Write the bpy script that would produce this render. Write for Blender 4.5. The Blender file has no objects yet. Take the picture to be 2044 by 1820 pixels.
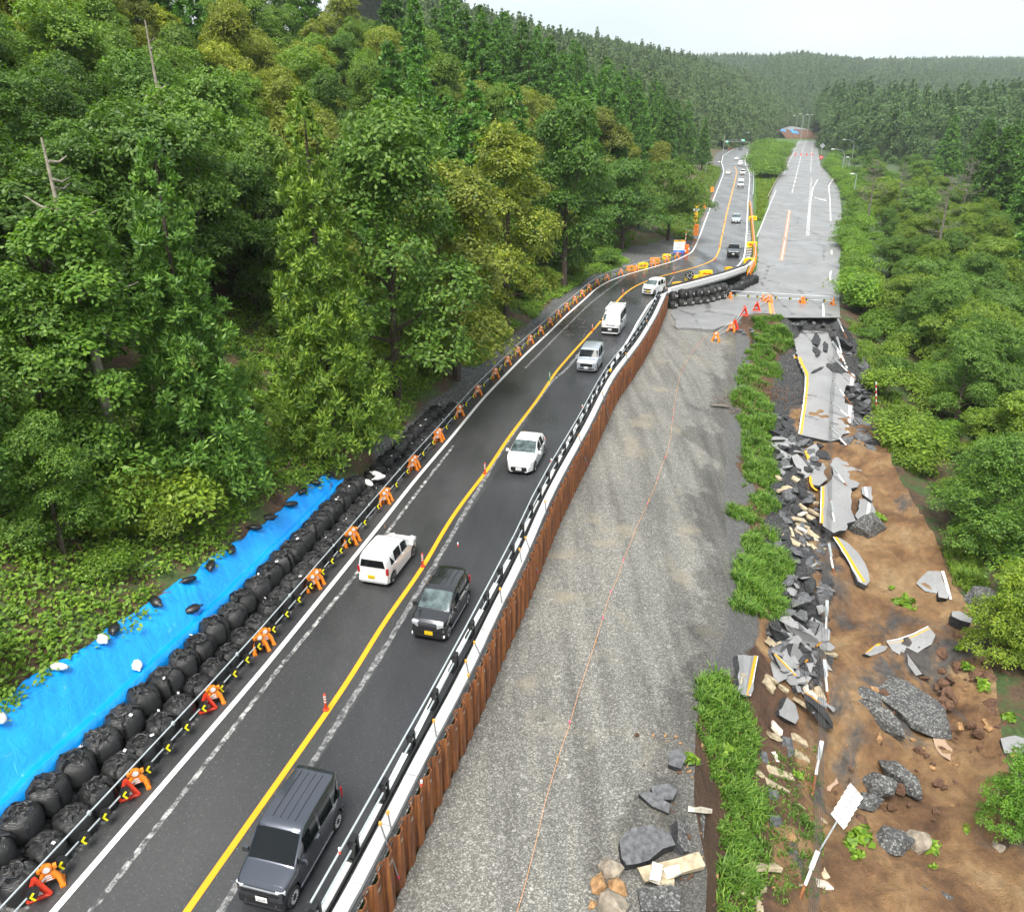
import bpy, bmesh, math, random
import numpy as np
from mathutils import Vector, Matrix, Euler

SC = bpy.context.scene
COL = SC.collection
random.seed(11)
RNG = np.random.default_rng(11)
R = math.radians

# ------------------------------------------------------------------ camera
CAM_H = 19.0                       # drone height above the repaired road, metres
FPX, CX, CY = 1618.0, 1022.0, 910.0  # focal length and centre of the photograph scaled to 2044 px width
PITCH = math.atan((CY - 225.0) / FPX)
cam_d = bpy.data.cameras.new('camera'); cam = bpy.data.objects.new('camera', cam_d); COL.objects.link(cam)
cam.location = (0, 0, CAM_H); cam.rotation_euler = (R(90) - PITCH, 0, 0)
cam_d.sensor_fit = 'HORIZONTAL'; cam_d.sensor_width = 36.0; cam_d.lens = 36.0 * FPX / 2044.0
cam_d.clip_start = 0.5; cam_d.clip_end = 9000
SC.camera = cam

# ------------------------------------------------------------------ light
SUN_EL, SUN_AZ = R(62), R(200)
world = bpy.data.worlds.new('World'); SC.world = world; world.use_nodes = True
wn, wl = world.node_tree.nodes, world.node_tree.links
wn.clear()
w_out = wn.new('ShaderNodeOutputWorld'); w_bg = wn.new('ShaderNodeBackground')
w_sky = wn.new('ShaderNodeTexSky'); w_sky.sky_type = 'NISHITA'; w_sky.sun_disc = False
w_sky.sun_elevation = SUN_EL; w_sky.sun_rotation = SUN_AZ; w_sky.dust_density = 4.0; w_sky.air_density = 1.0
w_tc = wn.new('ShaderNodeTexCoord'); w_map = wn.new('ShaderNodeMapping'); w_map.inputs['Scale'].default_value = (1.0, 1.0, 3.2)
w_no = wn.new('ShaderNodeTexNoise'); w_no.inputs['Scale'].default_value = 2.3; w_no.inputs['Detail'].default_value = 5.0
w_no.inputs['Roughness'].default_value = 0.45
w_cr = wn.new('ShaderNodeValToRGB')
w_cr.color_ramp.elements[0].position = 0.33; w_cr.color_ramp.elements[0].color = (1.95, 2.2, 2.35, 1)
w_cr.color_ramp.elements[1].position = 0.66; w_cr.color_ramp.elements[1].color = (2.5, 2.62, 2.7, 1)
w_mx = wn.new('ShaderNodeMix'); w_mx.data_type = 'RGBA'; w_mx.inputs[0].default_value = 0.93   # overcast deck over the clear sky
wl.new(w_tc.outputs['Generated'], w_map.inputs['Vector']); wl.new(w_map.outputs[0], w_no.inputs['Vector'])
wl.new(w_no.outputs['Fac'], w_cr.inputs['Fac'])
wl.new(w_sky.outputs[0], w_mx.inputs[6]); wl.new(w_cr.outputs[0], w_mx.inputs[7])
wl.new(w_mx.outputs[2], w_bg.inputs['Color']); w_bg.inputs['Strength'].default_value = 0.10
wl.new(w_bg.outputs[0], w_out.inputs['Surface'])
sun_d = bpy.data.lights.new('sun', 'SUN'); sun = bpy.data.objects.new('sun', sun_d); COL.objects.link(sun)
sun_d.energy = 1.5; sun_d.angle = R(30); sun_d.color = (1.0, 0.96, 0.90)
sun_dir = Vector((math.sin(SUN_AZ) * math.cos(SUN_EL), math.cos(SUN_AZ) * math.cos(SUN_EL), math.sin(SUN_EL)))
sun.rotation_euler = sun_dir.to_track_quat('Z', 'Y').to_euler()
SC.view_settings.view_transform = 'Standard'; SC.view_settings.look = 'None'
SC.view_settings.exposure = 2.1; SC.view_settings.gamma = 1.0; SC.view_settings.use_curve_mapping = False
SC.render.engine = 'CYCLES'
cy = SC.cycles
cy.use_denoising = True
try: cy.denoiser = 'OPENIMAGEDENOISE'
except Exception: pass
cy.max_bounces = 6; cy.diffuse_bounces = 3; cy.glossy_bounces = 3; cy.transmission_bounces = 4; cy.volume_bounces = 1
cy.transparent_max_bounces = 8; cy.use_adaptive_sampling = True; cy.adaptive_threshold = 0.02
cy.caustics_reflective = False; cy.caustics_refractive = False
SC.render.film_transparent = False

# ------------------------------------------------------------------ survey helpers (photo measurement -> place in the world)
_c, _s = math.cos(PITCH), math.sin(PITCH)
def ray(u, v):
    a, b = (u - CX) / FPX, -(v - CY) / FPX
    return (a, _c + b * _s, -_s + b * _c)
def G(u, v, z=0.0):
    d = ray(u, v); t = (z - CAM_H) / d[2]
    return (d[0] * t, d[1] * t, z)
def Gs(pts, z=None):
    return np.array([G(p[0], p[1], p[2] if len(p) > 2 else z) for p in pts])
def proj(x, y, z):
    f = y * _c - (z - CAM_H) * _s; up = y * _s + (z - CAM_H) * _c
    return CX + FPX * x / f, CY - FPX * up / f, f
def resample(P, step):
    P = np.asarray(P, float)
    d = np.r_[0, np.cumsum(np.linalg.norm(np.diff(P, axis=0), axis=1))]
    n = max(2, int(round(d[-1] / step)) + 1); t = np.linspace(0, d[-1], n)
    return np.stack([np.interp(t, d, P[:, k]) for k in range(P.shape[1])], 1)
def smooth_line(P, step=1.0, it=3):
    Q = resample(P, step)
    for _ in range(it):
        if len(Q) > 4: Q[1:-1] = 0.25 * Q[:-2] + 0.5 * Q[1:-1] + 0.25 * Q[2:]
    return Q
def vnoise(x, y, s=1.0, seed=0):
    """smooth value noise, about -1..1"""
    x = np.asarray(x, float) / s + 37.7 * seed; y = np.asarray(y, float) / s - 19.3 * seed
    xi, yi = np.floor(x).astype(np.int64), np.floor(y).astype(np.int64); fx, fy = x - xi, y - yi
    fx = fx * fx * (3 - 2 * fx); fy = fy * fy * (3 - 2 * fy)
    def h(a, b):
        n = (a * 374761393 + b * 668265263 + seed * 974711) & 0x7fffffff
        n = ((n ^ (n >> 13)) * 1274126177) & 0x7fffffff
        return ((n ^ (n >> 16)) & 0xffff) / 32767.5 - 1
    return (h(xi, yi) * (1 - fx) + h(xi + 1, yi) * fx) * (1 - fy) + (h(xi, yi + 1) * (1 - fx) + h(xi + 1, yi + 1) * fx) * fy
def fbm(x, y, s, seed=0, oct=4):
    a, t = 1.0, 0
    for k in range(oct): t = t + a * vnoise(x, y, s / 2 ** k, seed + k); a *= 0.5
    return t / 1.6

# ------------------------------------------------------------------ object helpers
def link(name, me, parent=None, loc=None):
    o = bpy.data.objects.new(name, me); COL.objects.link(o)
    if parent is not None: o.parent = parent
    if loc is not None: o.location = loc
    return o
def tag(o, label=None, cat=None, group=None, kind=None):
    if label: o['label'] = label
    if cat: o['category'] = cat
    if group: o['group'] = group
    if kind: o['kind'] = kind
    return o
def thing(name, label, cat, loc=(0, 0, 0), rz=0.0, group=None, rot=None, scale=None):
    o = bpy.data.objects.new(name, None); COL.objects.link(o)
    o.empty_display_size = 0.2; o.location = loc; o.rotation_euler = rot if rot else (0, 0, rz)
    if scale: o.scale = (scale,) * 3 if not hasattr(scale, '__len__') else scale
    return tag(o, label, cat, group, 'thing')
KIDS = {}
def dup(root, loc=None, rz=None, label=None, group=None, scale=None, rot=None, color=None):
    def cp(o, par):
        c = o.copy(); COL.objects.link(c); c.parent = par
        for ch in o.children: cp(ch, c)
        return c
    c = cp(root, None)
    if loc is not None: c.location = loc
    if rz is not None: c.rotation_euler = (0, 0, rz)
    if rot is not None: c.rotation_euler = rot
    if scale is not None: c.scale = (scale,) * 3 if not hasattr(scale, '__len__') else scale
    if label: c['label'] = label
    if group: c['group'] = group
    if color is not None:
        for k in c.children: k.color = color
    return c
def mesh_np(name, V, Fq, mats=None, mi=None, smooth=False):
    """Fq: (n,k) int array of equal-sized faces"""
    V = np.asarray(V, np.float32); Fq = np.asarray(Fq, np.int32)
    me = bpy.data.meshes.new(name); k = Fq.shape[1]
    me.vertices.add(len(V)); me.vertices.foreach_set('co', V.ravel())
    me.loops.add(Fq.size); me.loops.foreach_set('vertex_index', Fq.ravel())
    me.polygons.add(len(Fq)); me.polygons.foreach_set('loop_start', np.arange(len(Fq), dtype=np.int32) * k)
    me.polygons.foreach_set('loop_total', np.full(len(Fq), k, np.int32))
    for m in (mats or []): me.materials.append(m)
    if mi is not None: me.polygons.foreach_set('material_index', np.asarray(mi, np.int32))
    me.update(calc_edges=True)
    if smooth: me.polygons.foreach_set('use_smooth', np.ones(len(Fq), bool))
    return me
class MB:
    """collects polygons and builds ONE mesh"""
    def __init__(s): s.v, s.f, s.m = [], [], []
    def add(s, vs, fs, m=0, M=None):
        b = len(s.v)
        s.v += [tuple(M @ Vector(p)) for p in vs] if M is not None else [tuple(p) for p in vs]
        s.f += [tuple(i + b for i in f) for f in fs]; s.m += [m] * len(fs)
        return s
    def box(s, c, d, m=0, M=None, taper=1.0):
        x, y, z = c; a, b, h = d[0] / 2, d[1] / 2, d[2] / 2; t = taper
        vs = [(x - a, y - b, z - h), (x + a, y - b, z - h), (x + a, y + b, z - h), (x - a, y + b, z - h),
              (x - a * t, y - b * t, z + h), (x + a * t, y - b * t, z + h), (x + a * t, y + b * t, z + h), (x - a * t, y + b * t, z + h)]
        return s.add(vs, [(0, 3, 2, 1), (4, 5, 6, 7), (0, 1, 5, 4), (1, 2, 6, 5), (2, 3, 7, 6), (3, 0, 4, 7)], m, M)
    def cyl(s, p0, p1, r0, r1=None, n=8, m=0, M=None, caps=True):
        r1 = r0 if r1 is None else r1; p0, p1 = Vector(p0), Vector(p1)
        w = (p1 - p0).normalized(); u = w.orthogonal().normalized(); v = w.cross(u)
        vs = []
        for p, r in ((p0, r0), (p1, r1)):
            for k in range(n):
                a = 2 * math.pi * k / n; vs.append(p + (u * math.cos(a) + v * math.sin(a)) * r)
        fs = [(k, (k + 1) % n, n + (k + 1) % n, n + k) for k in range(n)]
        if caps: fs += [tuple(range(n))[::-1], tuple(range(n, 2 * n))]
        return s.add(vs, fs, m, M)
    def tube(s, pts, rs, n=6, m=0, M=None):
        pts = [Vector(p) for p in pts]; rs = rs if hasattr(rs, '__len__') else [rs] * len(pts)
        vs, fs = [], []; w0 = (pts[1] - pts[0]).normalized(); u = w0.orthogonal().normalized()
        for i, p in enumerate(pts):
            w = (pts[min(i + 1, len(pts) - 1)] - pts[max(i - 1, 0)]).normalized()
            u = (u - w * u.dot(w)); u = u.normalized() if u.length > 1e-6 else w.orthogonal().normalized(); v = w.cross(u)
            for k in range(n):
                a = 2 * math.pi * k / n; vs.append(p + (u * math.cos(a) + v * math.sin(a)) * rs[i])
        for i in range(len(pts) - 1):
            for k in range(n): fs.append((i * n + k, i * n + (k + 1) % n, (i + 1) * n + (k + 1) % n, (i + 1) * n + k))
        fs += [tuple(range(n))[::-1], tuple(range((len(pts) - 1) * n, len(pts) * n))]
        return s.add(vs, fs, m, M)
    def prism(s, poly, z0, z1, m=0, M=None, mtop=None):
        n = len(poly); vs = [(p[0], p[1], z0) for p in poly] + [(p[0], p[1], z1) for p in poly]
        s.add(vs, [tuple(range(n))[::-1]] + [(k, (k + 1) % n, n + (k + 1) % n, n + k) for k in range(n)], m, M)
        b = len(s.v) - 2 * n
        s.f.append(tuple(range(b + n, b + 2 * n))); s.m.append(m if mtop is None else mtop)
        return s
    def lathe(s, prof, n=16, c=(0, 0, 0), m=0, M=None):
        vs = []
        for r, z in prof:
            for k in range(n):
                a = 2 * math.pi * k / n; vs.append((c[0] + r * math.cos(a), c[1] + r * math.sin(a), c[2] + z))
        fs = [(i * n + k, i * n + (k + 1) % n, (i + 1) * n + (k + 1) % n, (i + 1) * n + k) for i in range(len(prof) - 1) for k in range(n)]
        fs += [tuple(range(n))[::-1], tuple(range((len(prof) - 1) * n, len(prof) * n))]
        return s.add(vs, fs, m, M)
    def mesh(s, name, mats, smooth=False, sharp=None):
        me = bpy.data.meshes.new(name); me.from_pydata(s.v, [], s.f)
        for m in (mats if isinstance(mats, (list, tuple)) else [mats]): me.materials.append(m)
        me.polygons.foreach_set('material_index', np.asarray(s.m, np.int32))
        if smooth or sharp is not None:
            me.polygons.foreach_set('use_smooth', np.ones(len(me.polygons), bool))
            if sharp is not None: me.set_sharp_from_angle(angle=R(sharp))
        me.update(); return me
    def build(s, name, mats, parent=None, smooth=False, sharp=None, loc=None):
        return link(name, s.mesh(name, mats, smooth, sharp), parent, loc)
def text_obj(name, body, size, mat, parent, loc, rot, cjk=False, extrude=0.001, align='CENTER'):
    cu = bpy.data.curves.new(name, 'FONT'); cu.body = body; cu.size = size; cu.align_x = align; cu.align_y = 'CENTER'
    cu.extrude = extrude; cu.resolution_u = 2; cu.materials.append(mat)
    o = link(name, cu, parent); o.location = loc; o.rotation_euler = rot
    return o
def frame(fwd, up=(0, 0, 1)):
    """matrix whose +Y looks along fwd, +Z near up"""
    y = Vector(fwd).normalized(); x = y.cross(Vector(up)).normalized(); z = x.cross(y)
    return Matrix(((x.x, y.x, z.x, 0), (x.y, y.y, z.y, 0), (x.z, y.z, z.z, 0), (0, 0, 0, 1)))
# ------------------------------------------------------------------ materials
class NT:
    def __init__(s, name):
        s.mat = bpy.data.materials.new(name); s.mat.use_nodes = True
        s.t = s.mat.node_tree; s.b = s.t.nodes['Principled BSDF']; s.out = s.t.nodes['Material Output']
        s.co = {}
    def n(s, typ, **kw):
        nd = s.t.nodes.new('ShaderNode' + typ)
        for k, v in kw.items(): setattr(nd, k, v)
        return nd
    def l(s, a, b): s.t.links.new(a, b)
    def pos(s):
        if 'p' not in s.co: s.co['p'] = s.n('NewGeometry').outputs['Position']
        return s.co['p']
    def obj(s):
        if 'o' not in s.co: s.co['o'] = s.n('TexCoord').outputs['Object']
        return s.co['o']
    def sc(s, vec, scale):
        m = s.n('Mapping'); m.inputs['Scale'].default_value = scale; s.l(vec, m.inputs['Vector']); return m.outputs[0]
    def noise(s, vec, scale, detail=4, rough=0.55, dist=0.0):
        nd = s.n('TexNoise'); nd.inputs['Scale'].default_value = scale; nd.inputs['Detail'].default_value = detail
        nd.inputs['Roughness'].default_value = rough; nd.inputs['Distortion'].default_value = dist; s.l(vec, nd.inputs['Vector'])
        return nd.outputs['Fac']
    def vor(s, vec, scale, out='Color', feature='F1', rnd=1.0):
        nd = s.n('TexVoronoi', feature=feature); nd.inputs['Scale'].default_value = scale; nd.inputs['Randomness'].default_value = rnd
        s.l(vec, nd.inputs['Vector']); return nd.outputs[out]
    def ramp(s, fac, stops, interp='LINEAR'):
        nd = s.n('ValToRGB'); cr = nd.color_ramp; cr.interpolation = interp
        while len(cr.elements) < len(stops): cr.elements.new(0.5)
        for e, (p, c) in zip(cr.elements, stops):
            e.position = p; e.color = (c, c, c, 1) if not hasattr(c, '__len__') else (*c, 1)
        s.l(fac, nd.inputs['Fac']); return nd.outputs['Color']
    def mix(s, fac, a, b, blend='MIX'):
        nd = s.n('Mix', data_type='RGBA', blend_type=blend)
        for v, i in ((fac, 0), (a, 6), (b, 7)):
            if hasattr(v, 'is_linked') or hasattr(v, 'node'): s.l(v, nd.inputs[i])
            elif i == 0: nd.inputs[0].default_value = v
            else: nd.inputs[i].default_value = (*v, 1) if hasattr(v, '__len__') else (v, v, v, 1)
        return nd.outputs[2]
    def math(s, op, a, b=None):
        nd = s.n('Math', operation=op)
        for v, i in ((a, 0), (b, 1)):
            if v is None: continue
            if hasattr(v, 'node'): s.l(v, nd.inputs[i])
            else: nd.inputs[i].default_value = v
        return nd.outputs[0]
    def sep(s, vec, k):
        nd = s.n('SeparateXYZ'); s.l(vec, nd.inputs[0]); return nd.outputs[k]
    def bump(s, h, dist=0.02, strength=0.6):
        nd = s.n('Bump'); nd.inputs['Distance'].default_value = dist; nd.inputs['Strength'].default_value = strength
        s.l(h, nd.inputs['Height']); s.l(nd.outputs[0], s.b.inputs['Normal']); return nd
    def set(s, color=None, rough=None, metal=None, spec=None, coat=None):
        for k, v in (('Base Color', color), ('Roughness', rough), ('Metallic', metal), ('Specular IOR Level', spec), ('Coat Weight', coat)):
            if v is None: continue
            if hasattr(v, 'node'): s.l(v, s.b.inputs[k])
            elif hasattr(v, '__len__'): s.b.inputs[k].default_value = (*v, 1)
            else: s.b.inputs[k].default_value = v
        return s.mat
M = {}
def plain(name, col, rough=0.5, metal=0.0, var=0.12, scale=6.0, coat=0.0, spec=0.5, bump=0.0):
    t = NT(name); n = t.noise(t.obj(), scale, 3)
    a = tuple(max(0, c * (1 - var)) for c in col); b = tuple(min(1, c * (1 + var)) for c in col)
    if bump: t.bump(n, bump)
    M[name] = t.set(t.ramp(n, [(0.3, a), (0.7, b)]), rough, metal, spec, coat); return M[name]

# repaired road: dark, wet asphalt with tyre tracks and streaks along the road
def asphalt(name, c0, c1, wet, seed):
    t = NT(name); p = t.pos()
    big = t.noise(t.sc(p, (0.12, 0.05, 1)), 1.0 + seed, 4, 0.6)
    fine = t.vor(p, 38.0, 'Color'); fv = t.n('SeparateColor'); t.l(fine, fv.inputs[0])
    col = t.mix(t.ramp(big, [(0.35, 0.0), (0.68, 1.0)]), c0, c1)
    col = t.mix(t.ramp(fv.outputs[0], [(0.0, 0.0), (0.975, 0.03), (0.99, 0.3), (1.0, 0.5)]), col, tuple(min(1, c * 4 + 0.05) for c in c1))
    col = t.mix(0.35, col, t.ramp(t.noise(p, 9, 3), [(0.3, 0.35), (0.7, 1.0)]), 'MULTIPLY')
    pud = t.noise(t.sc(p, (0.35, 0.10, 1)), 1.1, 3, 0.5)
    yv = t.math('MULTIPLY', t.math('SUBTRACT', t.sep(p, 1), 35.0), 1 / 90.0)
    w = t.math('ADD', pud, t.math('MULTIPLY', t.math('MINIMUM', t.math('MAXIMUM', yv, 0.0), 1.0), wet))
    rough = t.ramp(w, [(0.42, 0.62), (0.62, 0.36), (0.78, 0.17)])
    t.bump(t.noise(p, 60, 2), 0.004, 0.5)
    M[name] = t.set(col, rough, spec=0.5)
asphalt('asphalt_new', (0.028, 0.029, 0.030), (0.064, 0.064, 0.064), 0.24, 0.0)
asphalt('asphalt_patch', (0.022, 0.0225, 0.025), (0.040, 0.041, 0.045), 0.26, 1.3)
def old_asphalt(name, c0, c1, rough=0.6, objspace=False):
    t = NT(name); p = t.obj() if objspace else t.pos()
    a = t.noise(p, 0.35, 5, 0.6); b = t.noise(p, 5.0, 4, 0.7)
    col = t.mix(t.ramp(a, [(0.3, 0.0), (0.7, 1.0)]), c0, c1)
    col = t.mix(0.45, col, t.ramp(b, [(0.25, 0.55), (0.75, 1.15)]), 'MULTIPLY')
    crack = t.vor(t.sc(p, (0.10, 0.05, 0.10)), 1.0, 'Distance', 'DISTANCE_TO_EDGE')
    wob = t.math('ADD', crack, t.math('MULTIPLY', t.math('SUBTRACT', t.noise(p, 0.9, 4), 0.5), 0.10))
    col = t.mix(t.ramp(wob, [(0.0, 0.6), (0.003, 0.4), (0.007, 0.0)]), col, (0.03, 0.03, 0.03))
    rg = t.ramp(t.noise(t.sc(p, (0.25, 0.08, 1)), 1.0, 3), [(0.4, rough), (0.62, rough * 0.6)])
    t.bump(t.noise(p, 40, 2), 0.004, 0.5)
    M[name] = t.set(col, rg)
old_asphalt('asphalt_old', (0.17, 0.172, 0.172), (0.25, 0.248, 0.245), 0.55)
old_asphalt('asphalt_slab', (0.225, 0.226, 0.228), (0.30, 0.30, 0.30), 0.7, True)
old_asphalt('asphalt_mid', (0.115, 0.117, 0.12), (0.17, 0.17, 0.17), 0.5)
plain('asphalt_broken', (0.033, 0.034, 0.037), 0.85, var=0.6, scale=9, bump=0.05)
plain('asphalt_chunk', (0.095, 0.097, 0.102), 0.8, var=0.5, scale=5, bump=0.03)

def gravel_nodes(t, dark, light, size):
    p = t.pos()
    warp = t.n('VectorMath', operation='ADD')
    t.l(p, warp.inputs[0]); nz = t.n('TexNoise'); nz.inputs['Scale'].default_value = 6; t.l(p, nz.inputs['Vector'])
    scl = t.n('VectorMath', operation='SCALE'); scl.inputs['Scale'].default_value = 0.05; t.l(nz.outputs['Color'], scl.inputs[0]); t.l(scl.outputs[0], warp.inputs[1])
    v = t.n('TexVoronoi'); v.inputs['Scale'].default_value = 1 / size; t.l(warp.outputs[0], v.inputs['Vector'])
    sp = t.n('SeparateColor'); t.l(v.outputs['Color'], sp.inputs[0])
    stone = t.ramp(sp.outputs[0], [(0.0, tuple(c * 0.8 for c in dark)), (0.45, dark), (0.8, tuple((a + b) / 2 for a, b in zip(dark, light))), (1.0, light)])
    gap = t.ramp(v.outputs['Distance'], [(0.30, 1.0), (0.75, 0.35)])
    col = t.mix(0.6, stone, gap, 'MULTIPLY')
    big = t.noise(p, 0.22, 5, 0.6)
    col = t.mix(0.55, col, t.ramp(big, [(0.3, (0.72, 0.72, 0.70)), (0.5, (1.0, 1.0, 0.98)), (0.72, (1.18, 1.17, 1.12))]), 'MULTIPLY')
    return col, v.outputs['Distance']
def attr(t, n):
    a = t.n('Attribute'); a.attribute_name = n; return a.outputs['Fac']
def edge(t, n, sc=1.3, amt=.5):
    """zone weight with a ragged edge"""
    return t.ramp(t.math('ADD', attr(t, n), t.math('MULTIPLY', t.math('SUBTRACT', t.noise(t.pos(), sc, 5, .65), .5), amt * 2)), [(.38, 0.0), (.62, 1.0)])
t = NT('gravel_dark'); c, h = gravel_nodes(t, (0.075, 0.075, 0.075), (0.27, 0.27, 0.26), 0.075); t.bump(h, .03, .8); M['gravel_dark'] = t.set(c, .75)
t = NT('yard_ground'); c, h = gravel_nodes(t, (0.155, 0.152, 0.140), (0.38, 0.37, 0.345), 0.045); c2, h2 = gravel_nodes(t, (0.15, 0.146, 0.135), (0.52, 0.51, 0.48), 0.075); c = t.mix(t.ramp(t.noise(t.pos(), 3.0, 3, .6), [(.5, 0.0), (.62, .7)]), c, c2); wv = t.n('TexNoise'); wv.inputs['Scale'].default_value = 1.0; wv.inputs['Detail'].default_value = 3; mp = t.n('Mapping'); mp.inputs['Rotation'].default_value = (0, 0, .42); mp.inputs['Scale'].default_value = (1.1, .07, 1); t.l(t.pos(), mp.inputs[0]); t.l(mp.outputs[0], wv.inputs['Vector']); c = t.mix(1.0, c, t.ramp(wv.outputs['Fac'], [(.32, (.66, .65, .63)), (.5, (.95, .95, .93)), (.66, (1.12, 1.11, 1.07))]), 'MULTIPLY'); c = t.mix(t.ramp(t.noise(t.pos(), .28, 4, .6), [(.58, 0.0), (.70, .55)]), c, (.27, .235, .165))
c = t.mix(edge(t, 'zone', .9, .6), c, t.mix(.52, c, (.2, .195, .185), 'MULTIPLY')); t.bump(h, .025, .7); M['yard_ground'] = t.set(c, .78)

# landslide soil: orange-brown clay, dark humus, grey road-base patches
t = NT('slide_ground'); p = t.pos()
n1 = t.noise(p, 0.33, 6, 0.62, 0.4); n2 = t.noise(p, 2.2, 5, 0.65); n3 = t.noise(t.sc(p, (1, 0.6, 1)), 0.22, 5, 0.55, 0.6)
col = t.ramp(n1, [(0.28, (0.12, 0.062, 0.030)), (0.42, (0.29, 0.155, 0.070)), (0.54, (0.44, 0.255, 0.115)), (0.70, (0.56, 0.38, 0.20))])
col = t.mix(0.75, col, t.ramp(n2, [(0.25, 0.45), (0.7, 1.25)]), 'MULTIPLY')
col = t.mix(t.ramp(n3, [(0.56, 0.0), (0.63, 0.9)]), col, t.ramp(n2, [(0.3, (0.05, 0.052, 0.056)), (0.7, (0.17, 0.172, 0.172))]))
red = t.mix(.7, t.ramp(t.noise(p, .5, 4), [(0.3, (0.10, 0.050, 0.028)), (0.6, (0.22, 0.115, 0.062)), (0.8, (0.30, 0.185, 0.10))]), t.ramp(t.noise(p, 3, 5, .65), [(.3, .4), (.7, 1.2)]), 'MULTIPLY')
grv, gh_ = gravel_nodes(t, (0.06, 0.06, 0.062), (0.24, 0.24, 0.24), 0.08)
col = t.mix(edge(t, 'zone'), col, red); col = t.mix(edge(t, 'rubble'), col, grv); col = t.mix(edge(t, 'spill', 1.5, .4), col, t.mix(.25, grv, (.5, .49, .47)))
hsum = t.math('ADD', t.noise(p, 4.0, 6, 0.75), t.math('MULTIPLY', t.noise(p, 16, 3, .7), .4)); t.bump(hsum, 0.35, 1.0)
M['slide_ground'] = t.set(col, t.ramp(n2, [(0.3, 0.6), (0.6, 0.9)]))
t = NT('soil_red'); p = t.pos(); n2 = t.noise(p, 3.0, 5, 0.65); n1 = t.noise(p, 0.5, 4)
col = t.ramp(n1, [(0.3, (0.07, 0.032, 0.018)), (0.6, (0.17, 0.085, 0.045)), (0.8, (0.22, 0.13, 0.07))])
t.bump(n2, 0.12, 0.9); M['soil_red'] = t.set(t.mix(0.7, col, t.ramp(n2, [(0.3, 0.4), (0.7, 1.2)]), 'MULTIPLY'), 0.85)
# forest floor: humus with low green
t = NT('forest_floor'); p = t.pos(); n1 = t.noise(p, 0.5, 6, 0.65); n2 = t.noise(p, 4, 4, 0.7)
col = t.ramp(n1, [(0.34, (0.055, 0.034, 0.02)), (0.46, (0.10, 0.06, 0.035)), (0.56, (0.045, 0.075, 0.018)), (0.75, (0.07, 0.13, 0.03))])
fl = t.mix(0.7, col, t.ramp(n2, [(0.3, 0.4), (0.7, 1.2)]), 'MULTIPLY'); t.bump(n2, 0.15, 0.9); M['forest_floor'] = t.set(fl, 0.9)
t = NT('wood_floor'); t.set(t.ramp(t.noise(t.pos(), .3, 4), [(.35, (.03, .05, .018)), (.65, (.06, .10, .03))]), .95); M['wood_floor'] = t.mat
t = NT('bank_ground'); p = t.pos(); n1 = t.noise(p, 0.5, 6, 0.65); n2 = t.noise(p, 4, 4, 0.7)
fl = t.mix(.7, t.ramp(n1, [(0.34, (0.06, 0.036, 0.021)), (0.46, (0.125, 0.07, 0.04)), (0.56, (0.06, 0.09, 0.022)), (0.75, (0.09, 0.15, 0.035))]), t.ramp(n2, [(0.3, 0.45), (0.7, 1.2)]), 'MULTIPLY')
gv, gh_ = gravel_nodes(t, (0.085, 0.085, 0.083), (0.27, 0.27, 0.265), 0.075); t.bump(n2, 0.12, 0.9); M['bank_ground'] = t.set(t.mix(edge(t, 'zone', 1.2, .5), gv, fl), .85)
t = NT('meadow'); p = t.pos(); n1 = t.noise(p, 0.6, 6, 0.65); n2 = t.noise(p, 6, 4, 0.7)
col = t.ramp(n1, [(0.3, (0.05, 0.10, 0.02)), (0.6, (0.10, 0.19, 0.035)), (0.8, (0.15, 0.23, 0.05))])
t.bump(n2, 0.15, 0.9); M['meadow'] = t.set(t.mix(0.6, col, t.ramp(n2, [(0.3, 0.4), (0.7, 1.2)]), 'MULTIPLY'), 0.9)

def leaf(name, dark, mid, light, rough=0.5, trans=0.35):
    """leaf blades: colour differs per leaf and per tree (object colour), light passes through"""
    t = NT(name); g = t.n('NewGeometry'); oi = t.n('ObjectInfo')
    col = t.ramp(g.outputs['Random Per Island'], [(0.0, dark), (0.5, mid), (1.0, light)])
    cl = t.noise(t.obj(), 0.9, 3); col = t.mix(0.7, col, t.ramp(cl, [(0.3, (0.62, 0.66, 0.6)), (0.5, (1, 1, 1)), (0.72, (1.45, 1.35, 1.1))]), 'MULTIPLY')
    col = t.mix(1.0, col, oi.outputs['Color'], 'MULTIPLY')
    t.set(col, rough, spec=0.35)
    tr = t.n('BsdfTranslucent'); t.l(t.mix(1.0, col, (1.25, 1.35, 0.5), 'MULTIPLY'), tr.inputs['Color'])
    ms = t.n('MixShader'); ms.inputs[0].default_value = trans; t.l(t.b.outputs[0], ms.inputs[1]); t.l(tr.outputs[0], ms.inputs[2])
    t.l(ms.outputs[0], t.out.inputs['Surface']); M[name] = t.mat
leaf('leaf_broad', (0.074, 0.138, 0.024), (0.138, 0.215, 0.036), (0.215, 0.30, 0.052))
leaf('leaf_cedar', (0.055, 0.130, 0.026), (0.105, 0.205, 0.038), (0.185, 0.30, 0.055), trans=0.28)
leaf('leaf_shrub', (0.080, 0.158, 0.022), (0.145, 0.245, 0.034), (0.225, 0.32, 0.052))
leaf('blade_grass', (0.06, 0.13, 0.02), (0.12, 0.23, 0.035), (0.22, 0.31, 0.075))
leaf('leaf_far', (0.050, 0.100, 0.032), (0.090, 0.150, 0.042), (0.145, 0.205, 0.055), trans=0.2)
plain('bark', (0.075, 0.055, 0.042), 0.9, var=0.4, scale=5, bump=0.05)
plain('bark_pale', (0.30, 0.26, 0.21), 0.85, var=0.35, scale=4, bump=0.04)
plain('twig_grey', (0.17, 0.145, 0.125), 0.9, var=0.3, scale=4)
plain('dead_root', (0.14, 0.075, 0.045), 0.9, var=0.4, scale=4)

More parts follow.
